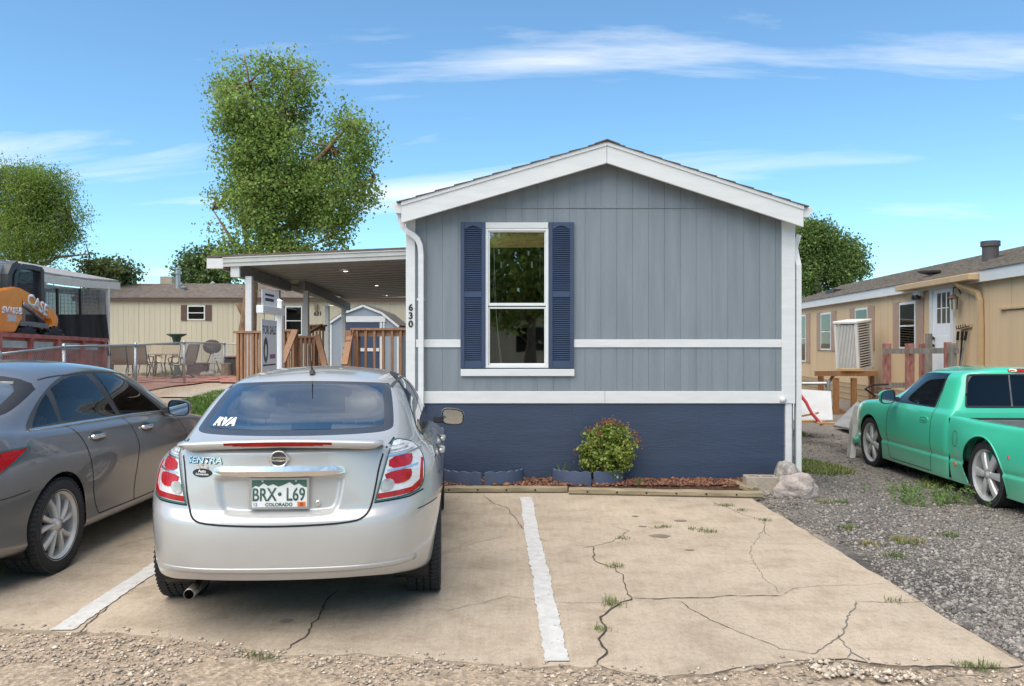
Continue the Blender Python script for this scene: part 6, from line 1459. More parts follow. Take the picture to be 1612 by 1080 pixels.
# ================================================================== cream home at the back
cd = 34.0; cream = mat('cream_siding', (.52, .46, .33), .65, var=.05, scale=1.2, stretch=(5, 1, .3), bump=.25, bscale=22); brn = mat('brown_trim', (.10, .055, .04), .6); shg = mat('brown_grey_shingle', (.17, .135, .11), .9, var=.3, scale=5, bump=.5)
cx0, cx1 = X(120, cd), 4.0; zg = .42; zE = H + (CY - 471) * cd / F; zR = H + (CY - 446.5) * 36.1 / F
ch = thing('mobile_home', 'long cream mobile home with brown roof behind the patio and cottonwood', 'mobile home', ((cx0 + cx1) / 2, cd, zg))
MB().box(cx0, cx1, cd + .02, cd + 4.2, zg - .2, zE).build('wall', cream, ch)
n = 17
for i in range(n):
    a, b = cx0 + (cx1 - cx0) * i / n, cx0 + (cx1 - cx0) * (i + 1) / n; m_ = MB(); m_.box(a + .008, b - .008, cd - .012, cd + .019, zg - .2, zE - .01)
    for k in range(1, 6): xx = a + (b - a) * k / 6; m_.box(xx - .012, xx + .012, cd - .02, cd - .0121, zg - .2, zE - .02)
    m_.build('siding_panel', cream, ch)
MB().box(cx0 - .1, cx1, cd - .16, cd - .10, zE - .09, zE + .05).build('fascia', brn, ch)
m_ = MB()
for i in range(12):
    t0, t1 = i / 12, (i + 1) / 12; y0, y1 = cd - .18 + 2.3 * t0, cd - .18 + 2.3 * t1; za0, za1 = zE + .05 + (zR - zE - .05) * t0, zE + .05 + (zR - zE - .05) * t1
    m_.add([(cx0 - .15, y0, za0 + .02), (cx1, y0, za0 + .02), (cx1, y1, za1), (cx0 - .15, y1, za1), (cx0 - .15, y0, za0), (cx1, y0, za0)], [(0, 1, 2, 3), (4, 5, 1, 0)])
m_.add([(cx0 - .15, cd + 2.12, zR), (cx1, cd + 2.12, zR), (cx1, cd + 4.4, zE), (cx0 - .15, cd + 4.4, zE)], [(0, 1, 2, 3)]); m_.build('roof', shg, ch)
def cwin(a, b, c, d, sa, sb, sc, sd2):
    g = lambda px: X(px, cd - .03); z = lambda py: H + (CY - py) * cd / F
    w_ = MB().box(g(a), g(b), cd - .05, cd - .013, z(d), z(c)).build('window', frame, ch)
    mid = (z(c) + z(d)) / 2
    for q0, q1 in ((z(d) + .05, mid - .02), (mid + .02, z(c) - .05)): MB().box(g(a) + .05, g(b) - .05, cd - .058, cd - .051, q0, q1).build('pane', glassmat('far_glass', (.12, .13, .12), 2.0), w_)
    for p, q in ((sa, sb), (sc, sd2)): MB().box(g(p), g(q), cd - .05, cd - .0125, z(d) - .02, z(c) + .02).build('shutter', brn, ch)
cwin(295, 323, 481, 504, 285, 294.5, 323.5, 333); cwin(449, 476, 482, 528, 441, 448.5, 476.5, 483)
fl = MB(); fl.lathe([(.10, -.3), (.10, .55), (.16, .56), (.16, .66), (.11, .67), (.11, .74), (.15, .75), (.15, .80), (.001, .84)], (X(280, 35.4), 35.4, zR - .2), 'z', 14); fl.build('flue_pipe', steel, ch)
MB().lathe([(.11, -.2), (.11, .14), (.15, .15), (.15, .2), (.001, .24)], (X(289, 35), 35.0, zR - .42), 'z', 12).build('roof_vent', mat('vent_grey', (.22, .22, .22), .6), ch); MB().box(X(258, 37), X(276, 37), 36.6, 37.2, zR - .3, zR + .35).build('roof_cooler', mat('cooler_tan', (.45, .38, .27), .7), ch)
MB().lathe([(.12, -.2), (.13, .05), (.001, .16)], (X(335, 36), 36, zR - .05), 'z', 12).build('roof_vent', MATS['vent_grey'], ch)
pl = MB(); q = at(498, 484, cd - .06); pl.box(q.x - .06, q.x + .06, cd - .16, cd - .012, q.z - .12, q.z + .12); pl.build('porch_light', mat('lamp_brass', (.18, .13, .08), .5), ch); text_at('house_number', '631', .22, (q.x + .05, cd - .022, at(0, 494, cd).z), (1, 0, 0), (0, 0, 1), ink, ch, .004, bold=.008)
# ================================================================== left neighbour with a sagging porch roof
lx = -11.35
def on_l(px, py, x=lx): d = x * F / (px - CX); return Vector((x, d, H + (CY - py) * d / F))
ln = thing('mobile_home', 'cream mobile home at far left with a sagging white porch roof', 'mobile home', (-13.5, 19, gz(-13.5, 19)))
MB().box(-17.5, -13.6, 9, 24.3, .2, 3.55).build('wall', cream, ln)
path = [on_l(px, py) for px, py in ((-60, 388), (0, 407), (40, 419), (67, 427.5), (100, 433), (140, 438), (187, 441.5))]
m_ = MB(); nn = len(path); m_.add([p for p in path] + [Vector((-14.2, p.y, p.z + .55)) for p in path] + [Vector((p.x, p.y, p.z - .05)) for p in path], [(i, i + 1, nn + i + 1, nn + i) for i in range(nn - 1)] + [(i, 2 * nn + i, 2 * nn + i + 1, i + 1) for i in range(nn - 1)]); m_.build('porch_roof', mat('pale_grey_shingle', (.27, .26, .25), .9, var=.25, scale=9, bump=.5), ln)
m_ = MB(); m_.rtube([p + Vector((.02, 0, -.16)) for p in path], .05, .20, (1, 0, 0)); m_.build('fascia', mat('ivory_board', (.62, .59, .53), .6, var=.06), ln)
m_ = MB(); m_.rtube([p + Vector((-.04, 0, -.38)) for p in path[1:-1]] + [on_l(178, 452) + Vector((-.04, 0, -.05))], .05, .18, (1, 0, 0)); m_.build('porch_beam', mat('ivory_beam', (.52, .48, .39), .7, var=.15), ln)
pq = on_l(169, 455); MB().box(lx - .05, lx + .05, pq.y - .05, pq.y + .05, .4, pq.z + .1).build('porch_post', white, ln)
MB().box(-17.8, -13.3, 8.8, 24.4, 3.56, 3.62).build('roof', shg, ln)
MB().box(-13.9, -13.55, 17.0, 18.0, 1.1, 3.0).build('door', mat('dark_door', (.10, .10, .10), .5), ln)
# shade cloth: dark cloth with a paler, partly see-through mesh upper part
def cloth_mat(name, col, alpha):
    m = mat(name, col, .9, var=.25, scale=4, stretch=(1, 6, .6)); t = m.node_tree; b = t.nodes['Principled BSDF']; b.inputs['Alpha'].default_value = alpha; return m
tarp = thing('shade_cloth', 'black shade cloth hanging from the sagging porch roof behind the loader', 'shade cloth', (lx, 21.5, .4))
cols_ = np.linspace(40, 166, 22); rows_ = []
rr = random.Random(5)
topv, midv, botv = [], [], []
for i, px_ in enumerate(cols_):
    t = i / 21; x = lx + .06 + .05 * math.sin(i * 1.9); py_t = 452 + 4.5 * t + (1.5 if i % 3 == 0 else 0)
    topv.append(on_l(px_, py_t, x)); midv.append(on_l(px_ + 1.5 * t, 495, x + .03 * math.sin(i * 1.3))); botv.append(on_l(px_ + 9 * t ** 3, 560, x + .10 * math.sin(i * 1.7)))
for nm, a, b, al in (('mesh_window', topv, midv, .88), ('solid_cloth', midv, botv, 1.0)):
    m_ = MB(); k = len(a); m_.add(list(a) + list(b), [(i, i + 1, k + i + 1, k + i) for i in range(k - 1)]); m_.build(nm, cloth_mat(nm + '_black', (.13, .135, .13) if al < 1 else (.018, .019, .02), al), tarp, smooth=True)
for i in range(2, 20, 6): MB().tube([topv[i] + Vector((.03, 0, 0)), midv[i] + Vector((.03, 0, 0))], .035, 6).build('hanging_strap', black, tarp)
m_ = MB()
for i in range(3, 21, 1): m_.tube([topv[i] + Vector((.012, 0, 0)), midv[i] + Vector((.012, 0, 0))], .007, 4)
for k in range(1, 7): m_.tube([topv[i].lerp(midv[i], k / 7) + Vector((.012, 0, 0)) for i in range(3, 21)], .006, 4)
m_.build('wire_grid', mat('dull_wire', (.22, .22, .21), .6), tarp, kind='stuff')
# ================================================================== red trailer with the skid steer loader
red = mat('faded_red_steel', (.46, .10, .085), .6, var=.3, scale=5, bump=.2, col2=(.58, .19, .15)); redw = mat('white_stripe', (.62, .58, .54), .6, var=.15)
tl = thing('dump_trailer', 'faded red steel trailer with white stripe carrying the orange loader', 'trailer', (-9.2, 15, gz(-9.2, 15)))
pA, pB = Vector((-8.30, 11.5, 0)), Vector((-8.55, 17.5, 0)); zA0, zB0 = 1.80, 1.68
def tp_(t, z=0, o=0): p = pA.lerp(pB, t); return Vector((p.x + o, p.y, z if z else 0))
def zt_(t): return zA0 + (zB0 - zA0) * t
for o_, nm in ((0, 'side_wall'), (-2.1, 'side_wall')):
    m_ = MB(); m_.add([tp_(0, .80, o_), tp_(1, .75, o_), tp_(1, zt_(1) - .03, o_), tp_(0, zt_(0) - .03, o_), tp_(0, .80, o_ - .05), tp_(1, .75, o_ - .05), tp_(1, zt_(1) - .03, o_ - .05), tp_(0, zt_(0) - .03, o_ - .05)], [(0, 1, 2, 3), (7, 6, 5, 4), (0, 4, 5, 1), (1, 5, 6, 2), (2, 6, 7, 3), (3, 7, 4, 0)]); m_.build(nm, red, tl)
    MB().beam(tp_(0, zt_(0), o_), tp_(1, zt_(1), o_), .12, .07).build('top_rail', red, tl)
for i in range(7):
    t = .02 + .96 * i / 6; p = tp_(t); MB().box(p.x + .0, p.x + .07, p.y - .04, p.y + .04, .70, zt_(t) - .036).build('side_post', red, tl)
for a, b in ((.03, .33), (.36, .64), (.68, .94)):
    m_ = MB(); m_.add([tp_(a, zt_(a) - .21, .004), tp_(b, zt_(b) - .21, .004), tp_(b, zt_(b) - .09, .004), tp_(a, zt_(a) - .09, .004)], [(0, 1, 2, 3)]); m_.build('white_stripe', redw, tl)
slab4('bed_floor', [tp_(0, 1.10, -.05), tp_(1, 1.10, -.05), tp_(1, 1.10, -2.1), tp_(0, 1.10, -2.1)], .04, red, tl)
MB().beam(tp_(1, 1.2, 0), tp_(1, 1.2, -2.1), .06, .9).build('end_gate', red, tl)
for t in (.45, .62):
    p = tp_(t); m_ = MB(); m_.lathe([(.2, -.1), (.36, -.1), (.38, -.05), (.38, .05), (.36, .1), (.2, .1)], (p.x - .2, p.y, gz(p.x, p.y) + .38), 'x', 24); m_.build('wheel', rubber, tl, smooth=True)
MB().box(-10.4, -8.6, 11.6, 17.4, .62, .74).build('chassis', black, tl)
# loader
ORX = -8.86
def l8(zx, zy, x=ORX): px_, py_ = zx / 6.75, 400 + zy / 6.75; d = x * F / (px_ - CX); return (d, H + (CY - py_) * d / F)
org = mat('orange_machine_paint', (.90, .29, .015), .4, var=.08, coat=.4); dkg = mat('machine_dark_grey', (.05, .052, .055), .5, var=.2)
lo = thing('skid_steer_loader', 'orange skid steer loader with black cab standing on the red trailer', 'loader', (-9.35, 15.3, 1.14))
bodyp = [l8(*p) for p in ((-260, 400), (0, 385), (70, 365), (150, 345), (232, 372), (240, 512), (238, 690), (165, 832), (-260, 832))]
armp = [l8(*p) for p in ((205, 352), (300, 400), (410, 480), (520, 565), (590, 600), (628, 690), (622, 740), (608, 800), (500, 800), (555, 745), (540, 690), (480, 672), (400, 620), (241, 514))]
for nm, x0_, x1_ in (('side_body', ORX - .14, ORX), ('side_body', ORX - 1.12, ORX - .98)):
    MB().prism(bodyp, 'x', x0_, x1_).build(nm, org, lo, bevel=.02, seg=2); MB().prism(armp, 'x', x0_ + .005, x1_ - .005).build('lift_arm', org, lo, bevel=.018, seg=2)
cabp = [l8(*p, x=ORX - .1) for p in ((60, 420), (70, 200), (110, 120), (180, 95), (300, 120), (440, 150), (445, 480), (300, 640))]
MB().prism([l8(*p) for p in ((170, 760), (240, 690), (520, 740), (500, 800), (430, 800), (420, 860), (170, 860))], 'x', ORX - .95, ORX - .16).build('chassis', dkg, lo)
# cab frame made of bars round a glazed opening
def bar(pts, w_=.07, xs=(ORX - .12, ORX - 1.0)):
    for x_ in xs: MB().rtube([(x_, *l8(*p, x=ORX - .1)) for p in pts], w_, w_, (1, 0, 0)).build('cab_post', dkg, lo)
bar([(75, 420), (80, 220), (115, 140), (170, 105)], .13); bar([(150, 380), (160, 230), (185, 170), (230, 130), (330, 140), (440, 165)], .09); bar([(438, 160), (438, 330), (440, 500)], .10)
m_ = MB(); m_.prism([l8(*p, x=ORX - .1) for p in ((100, 110), (180, 92), (300, 108), (440, 148), (440, 172), (300, 140), (180, 125), (110, 140))], 'x', ORX - 1.04, ORX - .09); m_.build('cab_roof', dkg, lo, bevel=.02)
m_ = MB(); m_.prism([l8(*p, x=ORX - .1) for p in ((-260, 400), (-260, 120), (40, 108), (95, 125), (70, 400))], 'x', ORX - .95, ORX - .2); m_.build('rear_glass', mat('cab_glass_pale', (.45, .52, .52), .1, coat=1), lo)
m_ = MB(); m_.prism([l8(*p, x=ORX - .1) for p in ((165, 380), (172, 240), (200, 175), (240, 145), (430, 172), (430, 480))], 'x', ORX - .16, ORX - .15); m_.build('side_glass', glassmat('loader_glass', (.45, .5, .46), 1.4), lo)
m_ = MB()
for k in range(22): zx = 175 + k * 11.5; m_.tube([(ORX - .14, *l8(zx, 185 if k > 3 else 240 - k * 14, x=ORX - .1)), (ORX - .14, *l8(zx, 380 + max(0, (zx - 240) * .45), x=ORX - .1))], .007, 4)
for k in range(14): zy = 200 + k * 17; m_.tube([(ORX - .14, *l8(172, zy, x=ORX - .1)), (ORX - .14, *l8(430, zy + 6, x=ORX - .1))], .004, 4)
m_.build('window_guard', dkg, lo, kind='stuff')
MB().box(ORX - .85, ORX - .35, l8(200, 0)[0], l8(330, 0)[0], 2.0, 2.55).build('operator_seat', darkin, lo, bevel=.05)
m_ = MB(); m_.tube([(ORX - .02, *l8(250, 530)), (ORX - .02, *l8(370, 620))], .045, 10); m_.tube([(ORX - .02, *l8(370, 620)), (ORX - .02, *l8(465, 700))], .028, 10); m_.build('lift_cylinder', mat('cylinder_steel', (.30, .30, .30), .35, metal=.7), lo, smooth=True)
MB().rtube([(ORX - .03, *l8(215, 735)), (ORX - .03, *l8(510, 765))], .10, .09, (1, 0, 0)).build('lower_link', mat('machine_grey', (.20, .20, .20), .5, metal=.3), lo)
for zx in (285, 570):
    d = l8(zx, 800)[0]
    for x_ in (ORX - .02, ORX - .92):
        m_ = MB(); m_.lathe([(.20, -.13), (.34, -.14), (.385, -.11), (.39, 0), (.385, .11), (.34, .14), (.20, .13)], (x_ - .08, d, 1.54), 'x', 28); w_ = m_.build('wheel', rubber, lo, smooth=True); tb = MB()
        for k in range(20):
            for s_ in (-1, 1): M_ = Matrix.Translation((x_ - .08, d, 1.54)) @ Matrix.Rotation(2 * math.pi * (k + .25 * s_) / 20, 4, 'X') @ Matrix.Translation((s_ * .065, 0, .385)) @ Matrix.Rotation(.6 * s_, 4, 'Z'); tb.box(-.075, .075, -.022, .022, -.02, .025, M_)
        tb.build('tread_lug', rubber, w_); MB().lathe([(.001, .12), (.19, .11), (.2, .08)], (x_ - .08, d, 1.54), 'x', 20).build('rim', org, w_)
wt = mat('decal_white', (.8, .8, .79), .4)
a_, b_ = l8(315, 500), l8(480, 610); u = Vector((0, b_[0] - a_[0], b_[1] - a_[1])).normalized(); c_ = l8(402, 545); text_at('decal_lettering', 'CASE', .30, (ORX + .002, c_[0], c_[1]), u, Vector((0, -u.z, u.y)), wt, lo, .003, bold=.012, sx=1.0)
c_ = l8(130, 605); text_at('decal_lettering', 'SV185B', .165, (ORX + .002, c_[0] + .0, c_[1]), (0, 1, 0), (0, 0, 1), wt, lo, .003, bold=.008, shear=.1, sx=1.15)
a_, b_ = l8(78, 715), l8(172, 645); MB().box(ORX + .0005, ORX + .004, a_[0], b_[0], a_[1], b_[1]).build('data_decal', mat('decal_grey', (.60, .58, .54), .5, var=.3, scale=20, stretch=(1, 1, 8)), lo)
# ================================================================== chain link fence
fpts = [(-7.30, 10.0), (-7.40, 12.0), (-7.78, 14.45), (-8.36, 18.48), (-8.98, 22.8), (-9.75, 28.2), (-7.4, 29.2), (-5.4, 29.4)]
ftop = [1.42, 1.455, 1.555, 1.577, 1.635, 1.60, 1.58, 1.58]
fe = thing('chain_link_fence', 'grey chain link fence with pipe rail between cars and red patio', 'fence', (-8.3, 18, gz(-8.3, 18)))
for (x, y), z in zip(fpts, ftop):
    MB().tube([(x, y, gz(x, y) - .1), (x, y, z + .02)], .034, 10).build('post', steel, fe, smooth=True); MB().lathe([(.001, .06), (.03, .045), (.042, .0), (.042, -.04)], (x, y, z), 'z', 10).build('post_cap', steel, fe, smooth=True)
wires = MB()
for i in range(len(fpts) - 1):
    (x0_, y0_), (x1_, y1_) = fpts[i], fpts[i + 1]; MB().tube([(x0_, y0_, ftop[i]), (x1_, y1_, ftop[i + 1])], .021, 8).build('top_rail', steel, fe, smooth=True)
    L_ = math.hypot(x1_ - x0_, y1_ - y0_); a = Vector((x0_, y0_, 0)); u = (Vector((x1_, y1_, 0)) - a) / L_; hgt_ = 1.12; st = .085
    nn = int((L_ + hgt_) / st)
    for k in range(nn):
        for sgn in (1, -1):
            s0 = k * st - (hgt_ if sgn > 0 else 0); s1 = s0 + sgn * hgt_ if sgn > 0 else k * st - hgt_
            # wire from bottom (s0) to top (s1)
            t0, t1 = 0., 1.; A_, B_ = (s0, s1) if sgn > 0 else (k * st, k * st - hgt_)
            lo_, hi_ = 0, L_
            if A_ < lo_: t0 = (lo_ - A_) / (B_ - A_)
            if A_ > hi_: t0 = (hi_ - A_) / (B_ - A_)
            if B_ < lo_: t1 = (lo_ - A_) / (B_ - A_)
            if B_ > hi_: t1 = (hi_ - A_) / (B_ - A_)
            if not (0 <= t0 < t1 <= 1): continue
            def pt(t): s_ = A_ + (B_ - A_) * t; zt__ = ftop[i] + (ftop[i + 1] - ftop[i]) * s_ / L_; p = a + u * s_; return (p.x, p.y, zt__ - hgt_ + hgt_ * t)
            wires.tube([pt(t0), pt(t1)], .0024, 3, False)
wires.build('chain_mesh', mat('fence_wire', (.35, .36, .36), .5, metal=.5), fe, kind='stuff')
# ================================================================== patio
def sheet(name, pts, z, m, kind='structure', res=.5):
    bm = bmesh.new(); f = bm.faces.new([bm.verts.new((x, y, 0)) for x, y in pts])
    for q in (0, 1):
        lo_, hi_ = min(p[q] for p in pts), max(p[q] for p in pts); n_ = int((hi_ - lo_) / res)
        for i in range(1, n_): co = [0, 0, 0]; no = [0, 0, 0]; co[q] = lo_ + (hi_ - lo_) * i / n_; no[q] = 1; bmesh.ops.bisect_plane(bm, geom=list(bm.verts) + list(bm.edges) + list(bm.faces), plane_co=co, plane_no=no)
    for v in bm.verts: v.co.z = gh(v.co.x, v.co.y) + z
    bmesh.ops.triangulate(bm, faces=bm.faces); me = bpy.data.meshes.new(name); bm.to_mesh(me); bm.free(); o = link(name, me, m, smooth=True); o['kind'] = kind; return o
pav = mat('red_flagstone', (.36, .165, .12), .85, var=.35, scale=2.4, bump=.5, bscale=14)
sheet('patio', [(-13.5, 20), (-9.2, 20), (-8.75, 22.6), (-8.4, 24), (-7.3, 25.3), (-6.6, 28.2), (-13.5, 28.2)], .035, pav)
rr = random.Random(9)
patio_o = bpy.data.objects['patio']
stone_me = MB().box(-.30, .30, -.22, .22, 0, .035).mesh('paver', .012, 1); stone_me.materials.append(pav)
for i in range(46):
    x, y = rr.uniform(-11.2, -7.6), rr.uniform(23.2, 27.8)
    o = bpy.data.objects.new('flagstone', stone_me); COL.objects.link(o); o.parent = patio_o; o.location = (x, y, gh(x, y) + .03); o.rotation_euler = (0, 0, rr.uniform(-.2, .2)); o.scale = (rr.uniform(.7, 1.2), rr.uniform(.7, 1.2), 1)
sheet('footpath', [(-8.2, 19.2), (-6.2, 19.2), (-4.4, 26), (-5.6, 27), (-7.1, 24.5)], .03, concrete_mat('path_concrete', (.42, .36, .29), False))
sheet('lawn_soil', [(-7.6, 12.6), (-4.3, 12.6), (-4.3, 22), (-5.2, 22), (-6.4, 19.0), (-7.4, 18.8)], .012, mat('lawn_soil', (.10, .12, .04), .95, var=.3))
n = 5200; P_ = np.column_stack([rng.uniform(-7.3, -4.4, n), rng.uniform(12.8, 20.5, n)]); P_ = np.column_stack([P_, hgt(P_) + .01]); lawn = leafmat('lawn_green', (.07, .16, .02), (.14, .24, .04)); blades('lawn_grass', P_, .09, lawn, 1.0, 6, .012, label='patch of bright green lawn between the two sedans and deck', cat='grass')
n = 700; P_ = np.column_stack([rng.uniform(-13, -7, n), rng.uniform(27.3, 33, n)]); P_ = np.column_stack([P_, hgt(P_)]); blades('dry_grass', P_, .16, gyel, 1.0, 6, .02, label='dry yellow grass behind the red patio', cat='grass')
sling = mat('tan_sling', (.50, .40, .26), .8, var=.15, scale=20, stretch=(1, 1, 8)); bronze = mat('bronze_tube', (.035, .032, .03), .5)
def pchair(px_, d, rz, lab, swivel=False):
    x = X(px_, d); t = thing('patio_chair', lab, 'chair', (x, d, gh(x, d) + .05), rz, 'patio chairs around the table')
    w_ = .29
    for s_ in (-1, 1):
        m_ = MB(); m_.tube([(s_ * w_, .30, .43), (s_ * w_, .02, .40), (s_ * w_, -.20, .43), (s_ * w_, -.27, .60), (s_ * w_, -.38, 1.02)], .016, 6)
        m_.tube([(s_ * w_, -.26, .58), (s_ * (w_ + .03), -.05, .66), (s_ * (w_ + .03), .22, .64), (s_ * (w_ + .02), .30, .60), (s_ * w_, .26, .43)], .016, 6); m_.build('side_frame', bronze, t, world=False, smooth=True)
        if not swivel:
            for a, b in (((s_ * w_, .26, .43), (s_ * (w_ + .02), .34, 0)), ((s_ * w_, -.2, .43), (s_ * (w_ + .02), -.36, 0))): MB().tube([a, b], .016, 6).build('leg', bronze, t, world=False)
    if swivel:
        MB().lathe([(.03, .08), (.03, .40)], (0, 0, 0), 'z', 10).build('pedestal', bronze, t, world=False); m_ = MB()
        for k in range(4): a = math.pi / 4 + k * math.pi / 2; m_.tube([(0, 0, .16), (.18 * math.cos(a), .18 * math.sin(a), .12), (.34 * math.cos(a), .34 * math.sin(a), .02)], .02, 6)
        m_.tube([(.34 * math.cos(a), .34 * math.sin(a), .02) for a in np.linspace(0, 2 * math.pi, 25)], .016, 6, False); m_.build('swivel_base', bronze, t, world=False)
    pts = [(.28, .43), (.02, .40), (-.18, .425), (-.245, .60), (-.355, 1.0)]; m_ = MB(); m_.add([(-w_, a, b) for a, b in pts] + [(w_, a, b) for a, b in pts] + [(-w_, a - .012, b - .004) for a, b in pts] + [(w_, a - .012, b - .004) for a, b in pts], [(i, i + 1, i + 6, i + 5) for i in range(4)] + [(i + 10, i + 15, i + 16, i + 11) for i in range(4)]); m_.build('sling', sling, t, world=False, smooth=True)
    MB().tube([(-w_, -.38, 1.02), (w_, -.38, 1.02)], .016, 6).build('top_bar', bronze, t, world=False)
pchair(189, 26.0, R(12), 'tan sling patio chair nearest the black shade cloth'); pchair(220, 25.6, R(6), 'tan sling patio chair with its back to the cars, left of table'); pchair(263, 27.6, R(178), 'tan sling patio chair facing the cars from behind the table'); pchair(288, 25.4, R(78), 'dark swivel patio chair turned sideways right of the table', True); pchair(240, 28.4, R(170), 'tan sling patio chair half hidden behind the table')
x, d = X(253, 26.6), 26.6; t = thing('patio_table', 'glass topped patio table between the tan sling chairs', 'table', (x, d, gh(x, d) + .05)); MB().lathe([(.001, .70), (.52, .70), (.54, .71), (.54, .725), (.001, .73)], (0, 0, 0), 'z', 28).build('table_top', mat('frosted_glass', (.42, .45, .43), .2), t, world=False)
for k in range(4): a = math.pi / 4 + k * math.pi / 2; MB().tube([(.40 * math.cos(a), .40 * math.sin(a), .70), (.30 * math.cos(a), .30 * math.sin(a), .35), (.42 * math.cos(a), .42 * math.sin(a), 0)], .018, 6).build('leg', bronze, t, world=False)
grn = mat('verdigris_green', (.045, .09, .07), .6, var=.2)
x, d = X(278, 29.0), 29.0; t = thing('bird_bath', 'dark green flared bird bath standing behind the patio table', 'bird bath', (x, d, gh(x, d))); MB().lathe([(.20, 0), (.20, .06), (.09, .15), (.08, .9), (.10, 1.1), (.16, 1.32), (.32, 1.40), (.34, 1.44), (.27, 1.41), (.001, 1.36)], (0, 0, 0), 'z', 22).build('pedestal_bowl', grn, t, world=False, smooth=True)
x, d = X(334, 30.0), 30.0; t = thing('wicker_basket', 'brown round wicker basket on a stand near the far fence post', 'basket', (x, d, gh(x, d))); m_ = MB()
for k in range(12): a = math.pi * k / 12; m_.tube([(.30 * math.cos(a) * math.sin(b_), .30 * math.sin(a) * math.sin(b_), .98 + .24 * math.cos(b_)) for b_ in np.linspace(0, 2 * math.pi, 19)], .02, 5, False)
for k in range(1, 7): r_ = .30 * math.sin(math.pi * k / 7); m_.tube([(r_ * math.cos(a), r_ * math.sin(a), .98 + .24 * math.cos(math.pi * k / 7)) for a in np.linspace(0, 2 * math.pi, 19)], .02, 5, False)
m_.build('wicker_ball', mat('wicker_brown', (.10, .065, .05), .8), t, world=False)
for s_ in (-1, 1): MB().tube([(s_ * .05, 0, .75), (s_ * .30, 0, 0)], .02, 6).build('leg', bronze, t, world=False)
x, d = X(312, 28.5), 28.5; t = thing('planter_box', 'brown rectangular planter box on the ground behind swivel chair', 'planter', (x, d, gh(x, d)), R(8)); MB().prism([(-.30, 0), (.30, 0), (.34, .42), (-.34, .42)], 'y', -.2, .2).build('box', mat('planter_brown', (.10, .06, .045), .8, var=.3), t, world=False, bevel=.01); MB().box(-.36, .36, -.22, .22, .40, .45).build('rim', MATS['planter_brown'], t, world=False, bevel=.008); MB().box(-.3, .3, -.16, .16, .42, .46).build('soil', mulch, t, world=False)
x, d = X(349, 28.6), 28.6; t = thing('metal_bench', 'small white framed metal bench by far fence post', 'bench', (x, d, gh(x, d)))
for a, b in ((-.32, -.15), (.32, -.15), (-.32, .2), (.32, .2)): MB().tube([(a, b, 0), (a, b, .42 if b < 0 else .80)], .018, 6).build('leg', white, t, world=False)
for k in range(5): MB().box(-.34, .34, -.17 + k * .075, -.11 + k * .075, .42, .44).build('seat_slat', MATS['vent_grey'], t, world=False)
for k in range(3): MB().box(-.34, .34, .19, .21, .52 + k * .1, .58 + k * .1).build('back_slat', white, t, world=False)
def stump(px_, d, r_, h, lab):
    x = X(px_, d); t = thing('tree_stump', lab, 'stump', (x, d, gh(x, d))); m_ = MB(); rr = random.Random(px_); n = 16; vs = []
    for z, q in ((0, 1.12), (.12 * h, 1.03), (.6 * h, .97), (h, 1.0)): vs += [(r_ * q * (1 + .09 * math.sin(3 * k + px_)) * math.cos(2 * math.pi * k / n), r_ * q * (1 + .09 * math.sin(3 * k + px_)) * math.sin(2 * math.pi * k / n), z) for k in range(n)]
    m_.add(vs, [(i * n + k, i * n + (k + 1) % n, (i + 1) * n + (k + 1) % n, (i + 1) * n + k) for i in range(3) for k in range(n)]); o = m_.build('bark', mat('stump_bark', (.26, .20, .15), .9, var=.35, scale=8, stretch=(4, 4, .6), bump=.5), t, world=False, smooth=True)
    MB().add([(v[0], v[1], h + .001) for v in vs[-n:]], [tuple(range(n))]).build('cut_face', mat('cut_wood', (.42, .31, .20), .85, var=.2, scale=20), t, world=False)
stump(357, 27.2, .17, .46, 'pale tree stump in front of the bench beside fence post'); stump(169, 25.0, .17, .52, 'tree stump beside the red trailer behind fence')
x, d = X(372, 28.0), 28.0; t = thing('storage_bin', 'dark grey lidded bin left of the deck railing', 'bin', (x, d, gh(x, d))); MB().prism([(-.26, 0), (.26, 0), (.30, .62), (-.30, .62)], 'y', -.26, .26).build('bin_body', mat('bin_grey', (.07, .08, .075), .6), t, world=False, bevel=.02); MB().box(-.32, .32, -.3, .3, .621, .68).build('lid', mat('bin_lid', (.20, .05, .05), .6), t, world=False, bevel=.02)
for i, (px_, d, r_) in enumerate(((322, 27.6, .17), (345, 27.4, .14), (331, 28.0, .2))):
    x = X(px_, d); bm = bmesh.new(); bmesh.ops.create_icosphere(bm, subdivisions=2, radius=r_)
    for v in bm.verts: v.co *= 1 + .3 * mnoise.noise(v.co * 5 + Vector((i, 0, 0))); v.co.z = max(v.co.z * .8, -.05)
    me = bpy.data.meshes.new('yard_rock'); bm.to_mesh(me); bm.free(); o = link('yard_rock', me, rk2, loc=(x, d, gh(x, d) + .05), smooth=True); tag(o, ['brown yard rock left of the bench', 'small brown yard rock nearest the stump', 'larger brown yard rock beside planter box'][i], 'rock', 'yard rocks behind the patio')
